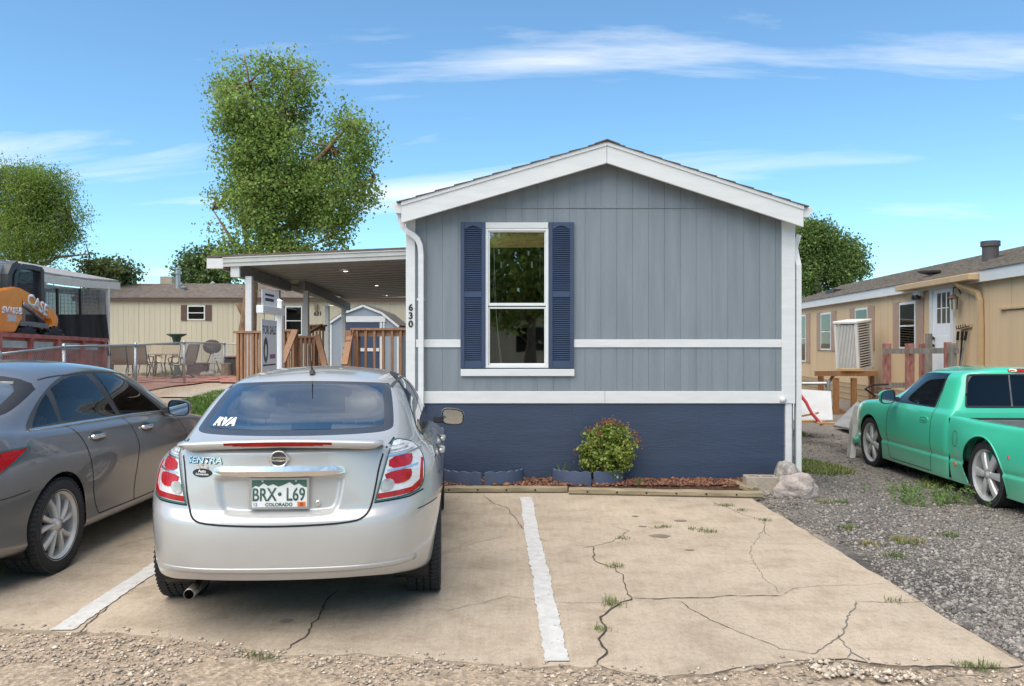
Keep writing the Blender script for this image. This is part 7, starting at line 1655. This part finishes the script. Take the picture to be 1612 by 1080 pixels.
# ================================================================== tan home on the right
tanw = mat('tan_siding', (.60, .425, .245), .65, var=.06, scale=1.4, stretch=(6, 6, .25), bump=.25, bscale=24); tansh = mat('tan_brown_shutter', (.36, .235, .165), .6, var=.08); tant = mat('tan_trim', (.50, .34, .18), .55, var=.06)
k_ = .0745; nL = math.hypot(1, k_)
def wd(px): return F * 7.557 / (px - 903.6)
def wx(d): return 8.6 + (d - 14) * k_
def wz(px, py): return H + (CY - py) * wd(px) / F
uw = Vector((k_, 1, 0)) / nL; nw = Vector((-1, k_, 0)) / nL     # along the wall (away), outward (to the left)
def z6(zx, zy): return 1220 + zx * .2963, 360 + zy * .2963
def wbox(name, d0, d1, z0, z1, o0, o1, m, parent, bev=0.):
    a, b = Vector((wx(d0), d0, 0)), Vector((wx(d1), d1, 0)); vs = [p + nw * o + Vector((0, 0, z)) for z in (z0, z1) for p, o in ((a, o0), (b, o0), (b, o1), (a, o1))]
    return MB().add(vs, [(0, 3, 2, 1), (4, 5, 6, 7), (0, 1, 5, 4), (1, 2, 6, 5), (2, 3, 7, 6), (3, 0, 4, 7)]).build(name, m, parent, bevel=bev)
th = thing('mobile_home', 'tan mobile home with white door and brown shutters behind the green truck', 'mobile home', (8.8, 17, -.05))
zf = 2.76
wall_ = wbox('wall', 7.0, 30.5, -.2, zf + .05, -4.2, -.02, tanw, th)
n = 28
for i in range(n):
    d0 = 9.0 + (30.5 - 9.0) * i / n; d1 = 9.0 + (30.5 - 9.0) * (i + 1) / n; wbox('siding_panel', d0 + .006, d1 - .006, .52, zf, -.02, .0, tanw, th)
    m_ = MB()
wbox('skirting', 9.0, 30.5, -.2, .50, -.02, -.005, mat('tan_skirting', (.40, .285, .165), .7, var=.1, stretch=(1, 1, 6), bump=.2), th)
for k in range(3): wbox('skirting_rail', 9.0, 30.5, .08 + .16 * k, .10 + .16 * k, -.005, .008, MATS['tan_skirting'], th)
wbox('fascia', 9.0, 30.6, zf - .02, zf + .20, .10, .13, white, th); wbox('soffit', 9.0, 30.6, zf - .015, zf + .0, -.0, .10, white, th)
# roof in shingle courses
shr = mat('tan_grey_shingle', (.20, .165, .13), .95, var=.35, scale=6, bump=.7, bscale=70, island=.12)
nc_ = 16; run = 2.35; rise = .78
for i in range(nc_):
    t0, t1 = i / nc_, (i + 1) / nc_; o0, o1 = .16 - (run + .16) * t0, .16 - (run + .16) * t1; zz0, zz1 = zf + .19 + rise * t0, zf + .19 + rise * t1
    L0, L1 = Vector((wx(9), 9, 0)), Vector((wx(30.8), 30.8, 0))
    MB().add([L0 + nw * o0 + Vector((0, 0, zz0 + .018)), L1 + nw * o0 + Vector((0, 0, zz0 + .018)), L1 + nw * o1 + Vector((0, 0, zz1)), L0 + nw * o1 + Vector((0, 0, zz1)), L0 + nw * o0 + Vector((0, 0, zz0)), L1 + nw * o0 + Vector((0, 0, zz0))], [(0, 1, 2, 3), (4, 5, 1, 0)]).build('shingle_course', shr, th)
wbox('ridge', 9, 30.8, zf + .18, zf + .97, -2.45, -2.2, shr, th)
def rwin(x0, x1, y0, y1, s0, s1, s2, s3, sb=None):
    p0, p1 = z6(x0, y0), z6(x1, y1); d1, d0 = wd(p0[0]), wd(p1[0]); zt_ = wz(p0[0], p0[1]); zb = wz((p0[0] + p1[0]) / 2, p1[1])
    w_ = wbox('window', d0, d1, zb, zt_, .0, .035, frame, th); mid = (zt_ + zb) / 2
    for a, b, o in ((zb + .05, mid - .02, .037), (mid + .02, zt_ - .05, .037)): wbox('pane', d0 + .05, d1 - .05, a, b, .036, .040, glassmat('tan_home_glass', (.45, .46, .42), 1.0), w_)
    wbox('curtain', d0 + .06, d0 + (d1 - d0) * .55, mid, zt_ - .06, .0352, .0358, mat('curtain', (.34, .33, .27), .9, var=.2, stretch=(1, 8, 1)), w_)
    for a, b in ((s0, s1), (s2, s3)):
        da, db = wd(z6(b, 0)[0]), wd(z6(a, 0)[0]); wbox('shutter', da, db, zb - .02, zt_ + .03, .0, .03, tansh, th, .004)
rwin(122, 168, 462, 706, 103, 121, 169, 188); rwin(248, 302, 450, 645, 226, 247, 303, 327); rwin(432, 498, 426, 640, 403, 431, 499, 530); rwin(668, 753, 396, 640, 633, 665, 756, 793)
# door
p0, p1 = z6(848, 325), z6(945, 820); d1, d0 = wd(p0[0]), wd(p1[0]); zt_ = wz(p0[0], p0[1]) - .02; zb = .62
dr = wbox('door', d0, d1, zb, zt_, .0, .03, mat('door_white', (.76, .76, .74), .45, var=.03), th)
dm = mat('dark_pane', (.03, .03, .03), .1)
for i in range(3):
    for j in range(2):
        a = d1 - (d1 - d0) * (.24 + .27 * i); wbox('pane', a - (d1 - d0) * .20, a, zt_ - .75 + .32 * j + .06, zt_ - .75 + .32 * j + .36, .031, .034, dm, dr)
for i in range(2): wbox('door_panel', d0 + .12 + i * .42, d0 + .46 + i * .42, zb + .2, zt_ - .95, .031, .037, MATS['door_white'], dr, .003)
for a, b, c, e in ((d1, d1 + .13, zb, zt_ + .10), (d0 - .13, d0, zb, zt_ + .10), (d0, d1, zt_, zt_ + .10)): wbox('door_frame', a, b, c, e, .0, .055, white, th)
hd = Vector((wx(d1 - .09), d1 - .09, 0)) + nw * .07
for z_ in (zb + .95, zb + 1.10): MB().lathe([(.001, -.05), (.035, -.04), (.04, 0), (.02, .03)], (hd.x, hd.y, z_), 'x', 12).build('door_knob', ink, dr, smooth=True)
# porch soffit over the door, gutter and downspout
da, db = wd(z6(1125, 0)[0]), wd(z6(715, 0)[0]); wbox('porch_gutter', da, db, zf + .02, zf + .14, .13, .32, tant, th, .01)
def wp(zx, zy, o): px, py = z6(zx, zy); d = wd(px); return Vector((wx(d), d, H + (CY - py) * d / F)) + nw * o
MB().rtube([wp(1035, 275, .25), wp(1040, 300, .22), wp(1070, 325, .12), wp(1098, 345, .07), wp(1105, 380, .06), wp(1108, 520, .06), wp(1108, 800, .06)], .10, .08, tuple(uw)).build('downspout', tant, th)
# lantern
q = wp(992, 395, .16); ln_ = MB().lathe([(.001, .20), (.03, .17), (.10, .10), (.11, .09), (.001, .085)], tuple(q), 'z', 8).build('wall_lantern', mat('lantern_copper', (.14, .08, .05), .5), th); MB().lathe([(.075, .085), (.06, -.12), (.075, -.13), (.001, -.14)], tuple(q), 'z', 8).build('lantern_glass', mat('lantern_pane', (.42, .40, .33), .3), ln_)
for k in range(4): a = math.pi / 4 + k * math.pi / 2; MB().tube([q + Vector((.08 * math.cos(a), .08 * math.sin(a), .085)), q + Vector((.065 * math.cos(a), .065 * math.sin(a), -.13))], .010, 5).build('lantern_bar', ink, ln_)
MB().tube([q + Vector((0, 0, .2)), q + Vector((.0, 0, .30)), q + Vector((.10, .02, .30)), q + Vector((.16, .02, .18))], .012, 6).build('lantern_arm', ink, ln_)
q = wp(785, 350, .10); sl_ = MB().box(q.x - .05, q.x + .06, q.y - .13, q.y + .13, q.z - .04, q.z + .10).build('security_light', white, th, bevel=.01)
for s_ in (-1, 1): MB().lathe([(.001, -.05), (.05, -.04), (.06, .05)], (q.x - .05, q.y + s_ * .08, q.z - .06), 'x', 12).build('lamp_head', ink, sl_)
# blank panel on the right, tool rack
da, db = 9.2, wd(z6(1235, 0)[0]); wbox('utility_door', da, db, .6, wz(1587, 489), .0, .02, tanw, th); wbox('panel_drip', da, db + .2, wz(1587, 487), wz(1587, 487) + .03, .0, .06, tant, th)
# vent on roof, small dish
q = Vector((wx(17.5) + 1.2, 17.5, 0)); MB().lathe([(.16, -.35), (.16, .22), (.19, .23), (.19, .34), (.001, .36)], (q.x, q.y, zf + .66), 'z', 18).build('roof_vent', mat('vent_brown', (.07, .06, .058), .7), th, smooth=False)
q = Vector((wx(18.4) + .3, 18.4, 0)); MB().lathe([(.001, .0), (.22, .05), (.25, .09)], (q.x, q.y, zf + .36), 'z', 14).build('satellite_dish', mat('dish_dark', (.08, .08, .08), .5), th)
q = Vector((wx(26.9) + .9, 26.9, 0)); MB().box(q.x - .2, q.x + .2, q.y - .35, q.y + .35, zf + .48, zf + .58).build('roof_hatch', black, th)
# hand tools leaning on the wall
for i, (zx, lab) in enumerate(((985, 'black handled long tool on the tan wall, left of three'), (1010, 'dark long tool on the tan wall, middle of three'), (1035, 'grey handled long tool on the tan wall, right of three'))):
    a, b = wp(zx + (5, 4, 0)[i], 545, .06), wp(zx - (0, 0, 26)[i], 760, .10); t = thing('garden_tool', lab, 'tool', b, 0, 'tools on the tan wall'); MB().tube([a, b], .018, 6).build('shaft', (steel, ink, steel)[i], t); MB().tube([a, a.lerp(b, .22)], .026, 6).build('grip', ink, t)
t = thing('tool_rack', 'small wall rack above the three long tools', 'rack', wp(1020, 525, .03)); a, b = wp(990, 530, .03), wp(1050, 515, .03); MB().beam(a, b, .03, .06).build('rail', tant, t)
for i in range(5): q = a.lerp(b, (i + .5) / 5); MB().tube([q, q + nw * .08 + Vector((0, 0, -.02)), q + nw * .09 + Vector((0, 0, .04))], .010, 5).build('hook', ink, t)
# ------------------------------------------------------------------ landing with worn red posts
wr = mat('worn_red_paint', (.30, .075, .055), .8, var=.25, scale=7, stretch=(3, 3, 1), bump=.3, col2=(.36, .20, .16)); wg = mat('weathered_grey_wood', (.20, .18, .15), .9, var=.3, scale=6, stretch=(2, 2, .6), bump=.4)
ld = thing('entry_landing', 'weathered wooden landing with worn red posts in front of white door', 'landing', (8.0, 16.5, -.1)); zl = .58
for i in range(9): MB().box(7.35, 8.62, 15.6 + i * .16, 15.75 + i * .16, zl - .04, zl).build('deck_board', wg, ld)
for px_, d, zt, m, w_ in ((1396, 16.7, 540.5, wr, .13), (1432, 15.75, 541, wr, .13), (1453, 17.0, 540.5, wr, .12), (1462, 16.6, 525, wg, .10), (1492, 14.6, 538.5, wr, .10), (1499, 14.4, 540, wg, .09)):
    x = X(px_, d); MB().box(x - w_ / 2, x + w_ / 2, d - w_ / 2, d + w_ / 2, -.2, H + (CY - zt) * d / F).build('post', m, ld, bevel=.006)
MB().beam(at(1391, 553, 16.55), at(1508, 552, 14.3), .05, .10).build('hand_rail', wg, ld); MB().beam(at(1396, 607, 16.6), at(1436, 606, 15.7), .05, .10).build('lower_rail', wg, ld)
for i in range(3): MB().box(6.75 - .27 * i + .3, 7.05 - .27 * i + .3, 15.7, 16.8, zl - .2 * (i + 1) - .04, zl - .2 * (i + 1)).build('step', wg, ld)
m_ = MB(); m_.tube([at(1378, 624, 15.3), at(1362, 612, 15.3), at(1374, 606, 15.4), at(1398, 605, 15.8)], .02, 6); m_.build('grab_rail', ink, ld)
# ------------------------------------------------------------------ evaporative cooler on a timber stand
d = 20.3; t = thing('evaporative_cooler', 'white louvred evaporative cooler tilted on a wooden stand by the tan wall', 'cooler', at(1346, 583, d), R(38))
ccm = mat('cooler_white', (.62, .60, .55), .5, var=.06); M_ = Matrix.Rotation(R(-6), 4, 'Y'); w_, dp, hh = .30, .27, 1.16
m_ = MB()
for sx_ in (-1, 1):
    for sy2 in (-1, 1): m_.box(sx_ * w_ - .03, sx_ * w_ + .03, sy2 * dp - .03, sy2 * dp + .03, 0, hh, M_)
m_.box(-w_ - .03, w_ + .03, -dp - .03, dp + .03, 0, .06, M_); m_.build('cabinet_frame', ccm, t, world=False)
MB().box(-w_ - .05, w_ + .05, -dp - .05, dp + .05, hh, hh + .07, M_).build('cabinet_top', ccm, t, world=False, bevel=.015)
MB().box(-w_ + .04, w_ - .04, -dp + .05, dp - .05, .05, hh - .02, M_).build('cabinet_core', black, t, world=False)
for sy2 in (-1, 1):
    for i in range(13): x_ = -w_ + .05 + i * (2 * w_ - .1) / 12; MB().box(sy2 * w_ - .015, sy2 * w_ + .015, x_ * dp / w_ - .010, x_ * dp / w_ + .010, .05, hh - .02, M_).build('louvre', ccm, t, world=False)
for sx_ in (-1, 1):
    for i in range(18): z_ = .08 + i * (hh - .12) / 17; MB().box(-w_ + .04, w_ - .04, sx_ * dp - .015, sx_ * dp + .015, z_ - .012, z_ + .012, M_).build('louvre', ccm, t, world=False)
stw = mat('new_stand_timber', (.27, .125, .045), .75, var=.25, scale=8, stretch=(4, 4, .6)); t = thing('cooler_stand', 'orange brown timber stand carrying the white cooler', 'stand', (at(1335, 0, 20).x, 20.2, 0)); zs_ = at(0, 587, 20.2).z
for px_, d in ((1292, 20.8), (1316, 19.6), (1344, 19.6), (1372, 20.8)): x = X(px_, d); MB().box(x - .055, x + .055, d - .055, d + .055, gz(x, d) - .15, zs_ - .10).build('leg', stw, t)
for a, b in (((1284, 588, 20.8), (1316, 588, 19.55)), ((1312, 588, 19.52), (1378, 588, 19.55)), ((1372, 588, 20.9), (1380, 588, 19.6))): MB().beam(at(*a), at(*b), .06, .12).build('top_beam', stw, t)
MB().beam(at(1305, 640, 20.0), at(1342, 655, 19.7), .05, .09).build('brace', stw, t); MB().beam(at(1300, 608, 20.6), at(1313, 590, 19.8), .04, .07).build('brace', stw, t); MB().beam(at(1322, 582, 19.55), at(1355, 582, 19.6), .25, .06).build('packing_board', mat('fresh_board', (.50, .33, .16), .8, var=.2, stretch=(.5, 4, 4)), t)
MB().tube([at(1366, 590, 19.5), at(1370, 610, 19.6), at(1373, 640, 19.8)], .01, 5).build('water_tube', mat('copper_tube', (.35, .22, .12), .5), t)
# ------------------------------------------------------------------ leftovers beside the tan home
t = thing('leaning_panel', 'pale grey rigid board leaning near the corner beyond the downspout', 'panel', at(1280, 660, 15.6)); q = [at(1246, 612, 15.8), at(1308, 616, 15.6), at(1311, 661, 15.3), at(1246, 661, 15.4)]; off = Vector((.01, .03, 0)); MB().add(q + [p + off for p in q], [(0, 1, 2, 3), (7, 6, 5, 4), (0, 4, 5, 1), (1, 5, 6, 2), (2, 6, 7, 3), (3, 7, 4, 0)]).build('board', mat('panel_white', (.55, .55, .54), .5, var=.05), t)
pkw = mat('scrap_pine', (.46, .26, .11), .8, var=.25, scale=5)
for i, (a, b, w_, lab) in enumerate(((((1252, 657, 15.2)), ((1288, 650, 15.0)), .16, 'pine scrap board highest on the pile below grey panel'), (((1254, 663, 14.9)), ((1300, 664, 14.6)), .2, 'wide pine scrap board at the bottom of the pile'), (((1285, 666, 14.4)), ((1322, 667, 14.3)), .12, 'pine scrap board at the right end of the pile'))):
    A_, B_ = at(*a), at(*b); t = thing('scrap_board', lab, 'board', A_, 0, 'scrap boards'); MB().beam(A_, B_, w_, .03).build('plank', pkw, t)
t = thing('striped_pole', 'red and white striped pole leaning in front of the grey panel', 'pole', at(1291, 667, 14.6)); a, b = at(1252, 620, 15.3), at(1293, 668, 14.4)
pr_ = mat('pole_red', (.42, .035, .04), .5)
mid_ = [a.lerp(b, q) for q in (0, .1, .35, .65, 1)]; mid_[1] += Vector((.06, 0, .02)); mid_[2] += Vector((.04, 0, .03))
MB().tube(mid_, .03, 8).build('red_tube', pr_, t); MB().tube([p + Vector((.026, -.026, 0)) for p in mid_], .014, 6).build('white_stripe', white, t)
t = thing('gate_rail', 'short galvanised fence pipe between home corner and the stand', 'fence', (X(1300, 18), 18, 0)); MB().tube([at(1240, 604, 18.4), at(1304, 603.5, 17.9)], .035, 8).build('pipe', steel, t); MB().tube([at(1304, 598, 17.9), at(1304, 640, 17.9)], .045, 8).build('post', steel, t)
t = thing('loose_fascia_panel', 'pale weathered panel propped upright at the nose of green truck', 'panel', at(1342, 722, 12.9)); pr = [at(1351, 640, 13.0), at(1343, 668, 13.0), at(1340, 700, 12.9), at(1338, 721, 12.8)]; m_ = MB(); m_.add(pr + [p + Vector((.06, -.05, 0)) for p in pr] + [p + Vector((.05, .25, 0)) for p in pr], [(i, i + 1, 5 + i, 4 + i) for i in range(3)] + [(i, 8 + i, 9 + i, i + 1) for i in range(3)]); m_.build('panel_sheet', mat('weathered_panel', (.42, .41, .37), .7, var=.2), t)
t = thing('metal_ramp', 'grey sheet metal ramp sloping down left of the truck nose', 'ramp', at(1330, 680, 13.4)); q = [at(1312, 672, 13.6), at(1352, 680, 13.0), at(1356, 640, 14.3), at(1350, 634, 14.6)]; MB().add(q + [p + Vector((0, 0, .03)) for p in q], [(0, 1, 2, 3), (7, 6, 5, 4), (0, 4, 5, 1), (1, 5, 6, 2), (2, 6, 7, 3), (3, 7, 4, 0)]).build('ramp_plate', mat('ramp_grey', (.26, .25, .23), .6, var=.2), t)
# ================================================================== trees
bark = mat('grey_brown_bark', (.16, .125, .095), .95, var=.35, scale=6, stretch=(2, 2, .5), bump=.7, bscale=14); barkb = mat('peeling_bark', (.22, .135, .075), .9, var=.5, scale=5, stretch=(2, 2, .6), bump=.6, bscale=10)
def tree(name, lab, base, limbs, blobs, nclu, per, lsize, lm, spread, trunk_r, bm_=bark, twigs=0, seed=1, group=None, gap=-1., droop=.3, asp=.8):
    """limbs: polylines (relative to base) with start radius; blobs: (centre, radii) of the crown relative to base"""
    global rng
    rng = np.random.default_rng(seed); rr = random.Random(seed)
    t = thing(name, lab, 'tree', base, 0, group); m_ = MB()
    for pl_, r0 in limbs: k = len(pl_); m_.tube(pl_, [max(.012, r0 * (1 - .8 * i / (k - 1))) for i in range(k)], 8)
    ends = [Vector(p) for pl_, r0 in limbs for p in pl_[1:]]
    vol = np.array([b[1][0] * b[1][1] * b[1][2] for b in blobs]); pr = vol / vol.sum(); C = []; cc = []
    for i in range(nclu):
        b = blobs[rng.choice(len(blobs), p=pr)]
        while True:
            p = rng.uniform(-1, 1, 3)
            if np.linalg.norm(p) < 1: break
        p = p / max(1e-6, np.linalg.norm(p)) * np.linalg.norm(p) ** .5 * (rng.uniform(1.05, 1.3) if rng.random() < .12 else 1)
        c = np.array(b[0]) + p * np.array(b[1])
        if mnoise.noise(Vector(c) * .55 + Vector((seed, 0, 0))) < gap: continue
        cc.append(c); k = int(per * rng.uniform(.5, 1.5)); C.append(c + rng.normal(0, spread, (k, 3)) * [1, 1, .8])
    # branches reach for some of the clusters
    for c in cc[::3]:
        e = min(ends, key=lambda q: (q - Vector(c)).length); v = Vector(c); mid = e.lerp(v, .5) + Vector((0, 0, -.05 * (v - e).length)); m_.tube([e, mid, v], [.035, .022, .009], 5)
    for i in range(twigs):
        c = Vector(cc[rr.randrange(len(cc))]); d_ = Vector((rr.uniform(-1, 1), rr.uniform(-.6, .2), rr.uniform(-.1, .9))); m_.tube([c, c + d_ * .5, c + d_ * 1.0 + Vector((0, 0, .1))], [.014, .009, .004], 4)
    m_.build('trunk', bm_, t, world=False, smooth=True)
    V, Fq = leaves_mesh(np.concatenate(C), lsize, asp, droop); link('crown', np_mesh('crown', V, Fq), lm, t)
    return t
# cottonwood, px 320-605 x y 75-520
cw = leafmat('cottonwood_leaf', (.16, .25, .05), (.32, .43, .11), island=.5, trans=.55)
d = 27.0; bx = X(385, d); bz = gh(bx, d)
def rel(px, py, dd=0.): p = at(px, py, d + dd); return (p.x - bx, dd, p.z - bz)
sc = d / F
limbs = [([(0, 0, -.1), rel(389, 530), rel(393, 480), rel(398, 430), rel(412, 380), rel(425, 330)], .36), ([rel(393, 505), rel(378, 482), rel(372, 478)], .2), ([rel(398, 430), rel(385, 360), rel(396, 270), rel(386, 200), rel(392, 130), rel(384, 84)], .10), ([rel(425, 330), rel(432, 250), rel(445, 180), rel(455, 110)], .15), ([rel(425, 340), rel(470, 280), rel(520, 230), rel(555, 190)], .14), ([rel(412, 380), rel(480, 340), rel(540, 300), rel(590, 280)], .12), ([rel(398, 420), rel(360, 370), rel(335, 330)], .09), ([rel(405, 400), rel(470, 395), rel(520, 375)], .08)]
def bl(px, py, rx, ry, dd=0., rd=None): c = rel(px, py, dd); return (c, (rx * sc, (rd or rx) * sc * .8, ry * sc))
blobs = [bl(415, 160, 72, 62), bl(455, 120, 45, 38), bl(370, 125, 36, 34), bl(395, 220, 55, 65), bl(455, 250, 80, 75), bl(530, 230, 55, 62), bl(560, 195, 32, 34), bl(520, 300, 70, 55), bl(430, 320, 75, 60), bl(385, 365, 55, 38), bl(480, 365, 70, 36), bl(355, 320, 32, 20), bl(420, 400, 75, 30), bl(345, 145, 14, 12), bl(350, 200, 18, 16)]
tree('cottonwood_tree', 'tall leafy cottonwood tree rising behind the porch awning', (bx, d, bz), limbs, blobs, 1250, 62, .095, cw, .23, .36, barkb, 24, 23, gap=-.31)
# low foliage hanging beside the trunk
d = 26.5; bx = X(385, d); bz = gh(bx, d)
# honey locust at the far left
d = 33.0; bx = X(40, d); bz = .4; sc = d / F
hl = leafmat('locust_leaf', (.11, .19, .03), (.27, .37, .07), island=.45, trans=.55)
limbs = [([(0, 0, 0), rel(40, 470), rel(35, 420), rel(30, 360), rel(28, 300)], .3), ([rel(38, 430), rel(80, 380), rel(110, 340)], .13), ([rel(36, 430), rel(90, 405), rel(140, 400)], .10), ([rel(34, 400), rel(0, 350), rel(-30, 320)], .13)]
blobs = [bl(20, 310, 70, 45), bl(70, 300, 38, 30), bl(95, 335, 36, 34), bl(40, 370, 75, 36), bl(100, 385, 36, 26), bl(-30, 340, 50, 60), bl(60, 415, 60, 24), bl(30, 275, 35, 16), bl(128, 412, 24, 12)]
tree('honey_locust_tree', 'broad yellow green tree above the loader at far left', (bx, d, bz), limbs, blobs, 1150, 70, .095, hl, .27, .3, bark, 8, 12, gap=-.2, droop=.8, asp=.45)
d = 36.0; bx = X(185, d); bz = .4; sc = d / F
limbs = [([(0, 0, 0), rel(185, 480), rel(182, 440)], .15), ([rel(184, 470), rel(160, 425)], .07), ([rel(184, 460), rel(205, 430)], .06)]
blobs = [bl(180, 428, 26, 11), bl(150, 420, 22, 10), bl(205, 434, 14, 7), bl(165, 440, 30, 10)]
tree('small_tree', 'low sparse tree over the cream roof right of the broad left tree', (bx, d, bz), limbs, blobs, 90, 60, .13, leafmat('dusty_leaf', (.08, .12, .03), (.16, .19, .06)), .26, .15, bark, 6, 13)
d = 42.0; bx = X(318, d); bz = .4; sc = d / F
limbs = [([(0, 0, 0), rel(318, 500), rel(316, 440), rel(318, 400)], .2), ([rel(317, 450), rel(335, 420)], .08), ([rel(317, 450), rel(300, 425)], .08)]
blobs = [bl(318, 418, 30, 22), bl(300, 430, 18, 14), bl(340, 432, 24, 18), bl(330, 400, 12, 12), bl(318, 440, 40, 14)]
tree('background_tree', 'dark green tree behind the cream roof left of cottonwood', (bx, d, bz), limbs, blobs, 150, 60, .15, leafmat('dark_leaf', (.06, .11, .03), (.13, .19, .05)), .28, .2, bark, 4, 14)
# tree beyond the tan home
d = 38.0; bx = X(1290, d); bz = .0; sc = d / F
limbs = [([(0, 0, 0), rel(1290, 480), rel(1286, 430), rel(1284, 380)], .25), ([rel(1288, 450), rel(1320, 420), rel(1350, 400)], .1), ([rel(1287, 430), rel(1262, 390)], .1)]
blobs = [bl(1285, 395, 42, 42), bl(1262, 375, 28, 28), bl(1320, 400, 34, 26), bl(1345, 395, 18, 14), bl(1280, 440, 55, 28), bl(1335, 425, 26, 16), bl(1360, 425, 10, 5)]
tree('elm_tree', 'dark green tree behind the tan roof right of the grey home', (bx, d, bz), limbs, blobs, 560, 66, .105, leafmat('elm_leaf', (.08, .145, .03), (.18, .26, .06)), .25, .25, bark, 8, 15, gap=-.3)
# across the street, behind the photographer: what the window panes mirror
rng = np.random.default_rng(21)
bt = lambda x, y, z, r_: ((x, y, z), (r_, r_, r_ * .8))
tree('street_tree', 'shade tree across the street, mirrored in the window panes', (.6, -9.5, 0), [([(0, 0, 0), (0, .1, 1.5), (.1, 0, 3.2), (0, 0, 4.5)], .22), ([(0, 0, 2.4), (1.2, .3, 3.6)], .1), ([(0, 0, 2.4), (-1.2, .3, 3.6)], .1)], [bt(0, 0, 4.4, 1.9), bt(1.2, .2, 3.6, 1.3), bt(-1.4, .1, 3.8, 1.4), bt(.3, .4, 5.6, 1.3), bt(-.8, 0, 2.9, .9)], 170, 50, .20, cw, .3, .22, bark, 0, 16)
oh = thing('mobile_home', 'pale mobile home across the street, mirrored in the window panes', 'mobile home', (-2, -16, 0)); MB().box(-8, 4, -20, -16, 0, 2.9).build('wall', cream, oh); MB().prism([(-20.3, 2.9), (-15.7, 2.9), (-18, 3.7)], 'x', -8.3, 4.3).build('roof', shg, oh); MB().box(-3.2, -2.3, -15.99, -15.95, .7, 2.6).build('door', white, oh); MB().box(.2, 1.4, -15.99, -15.95, 1.3, 2.3).build('window', MATS['far_glass'], oh)
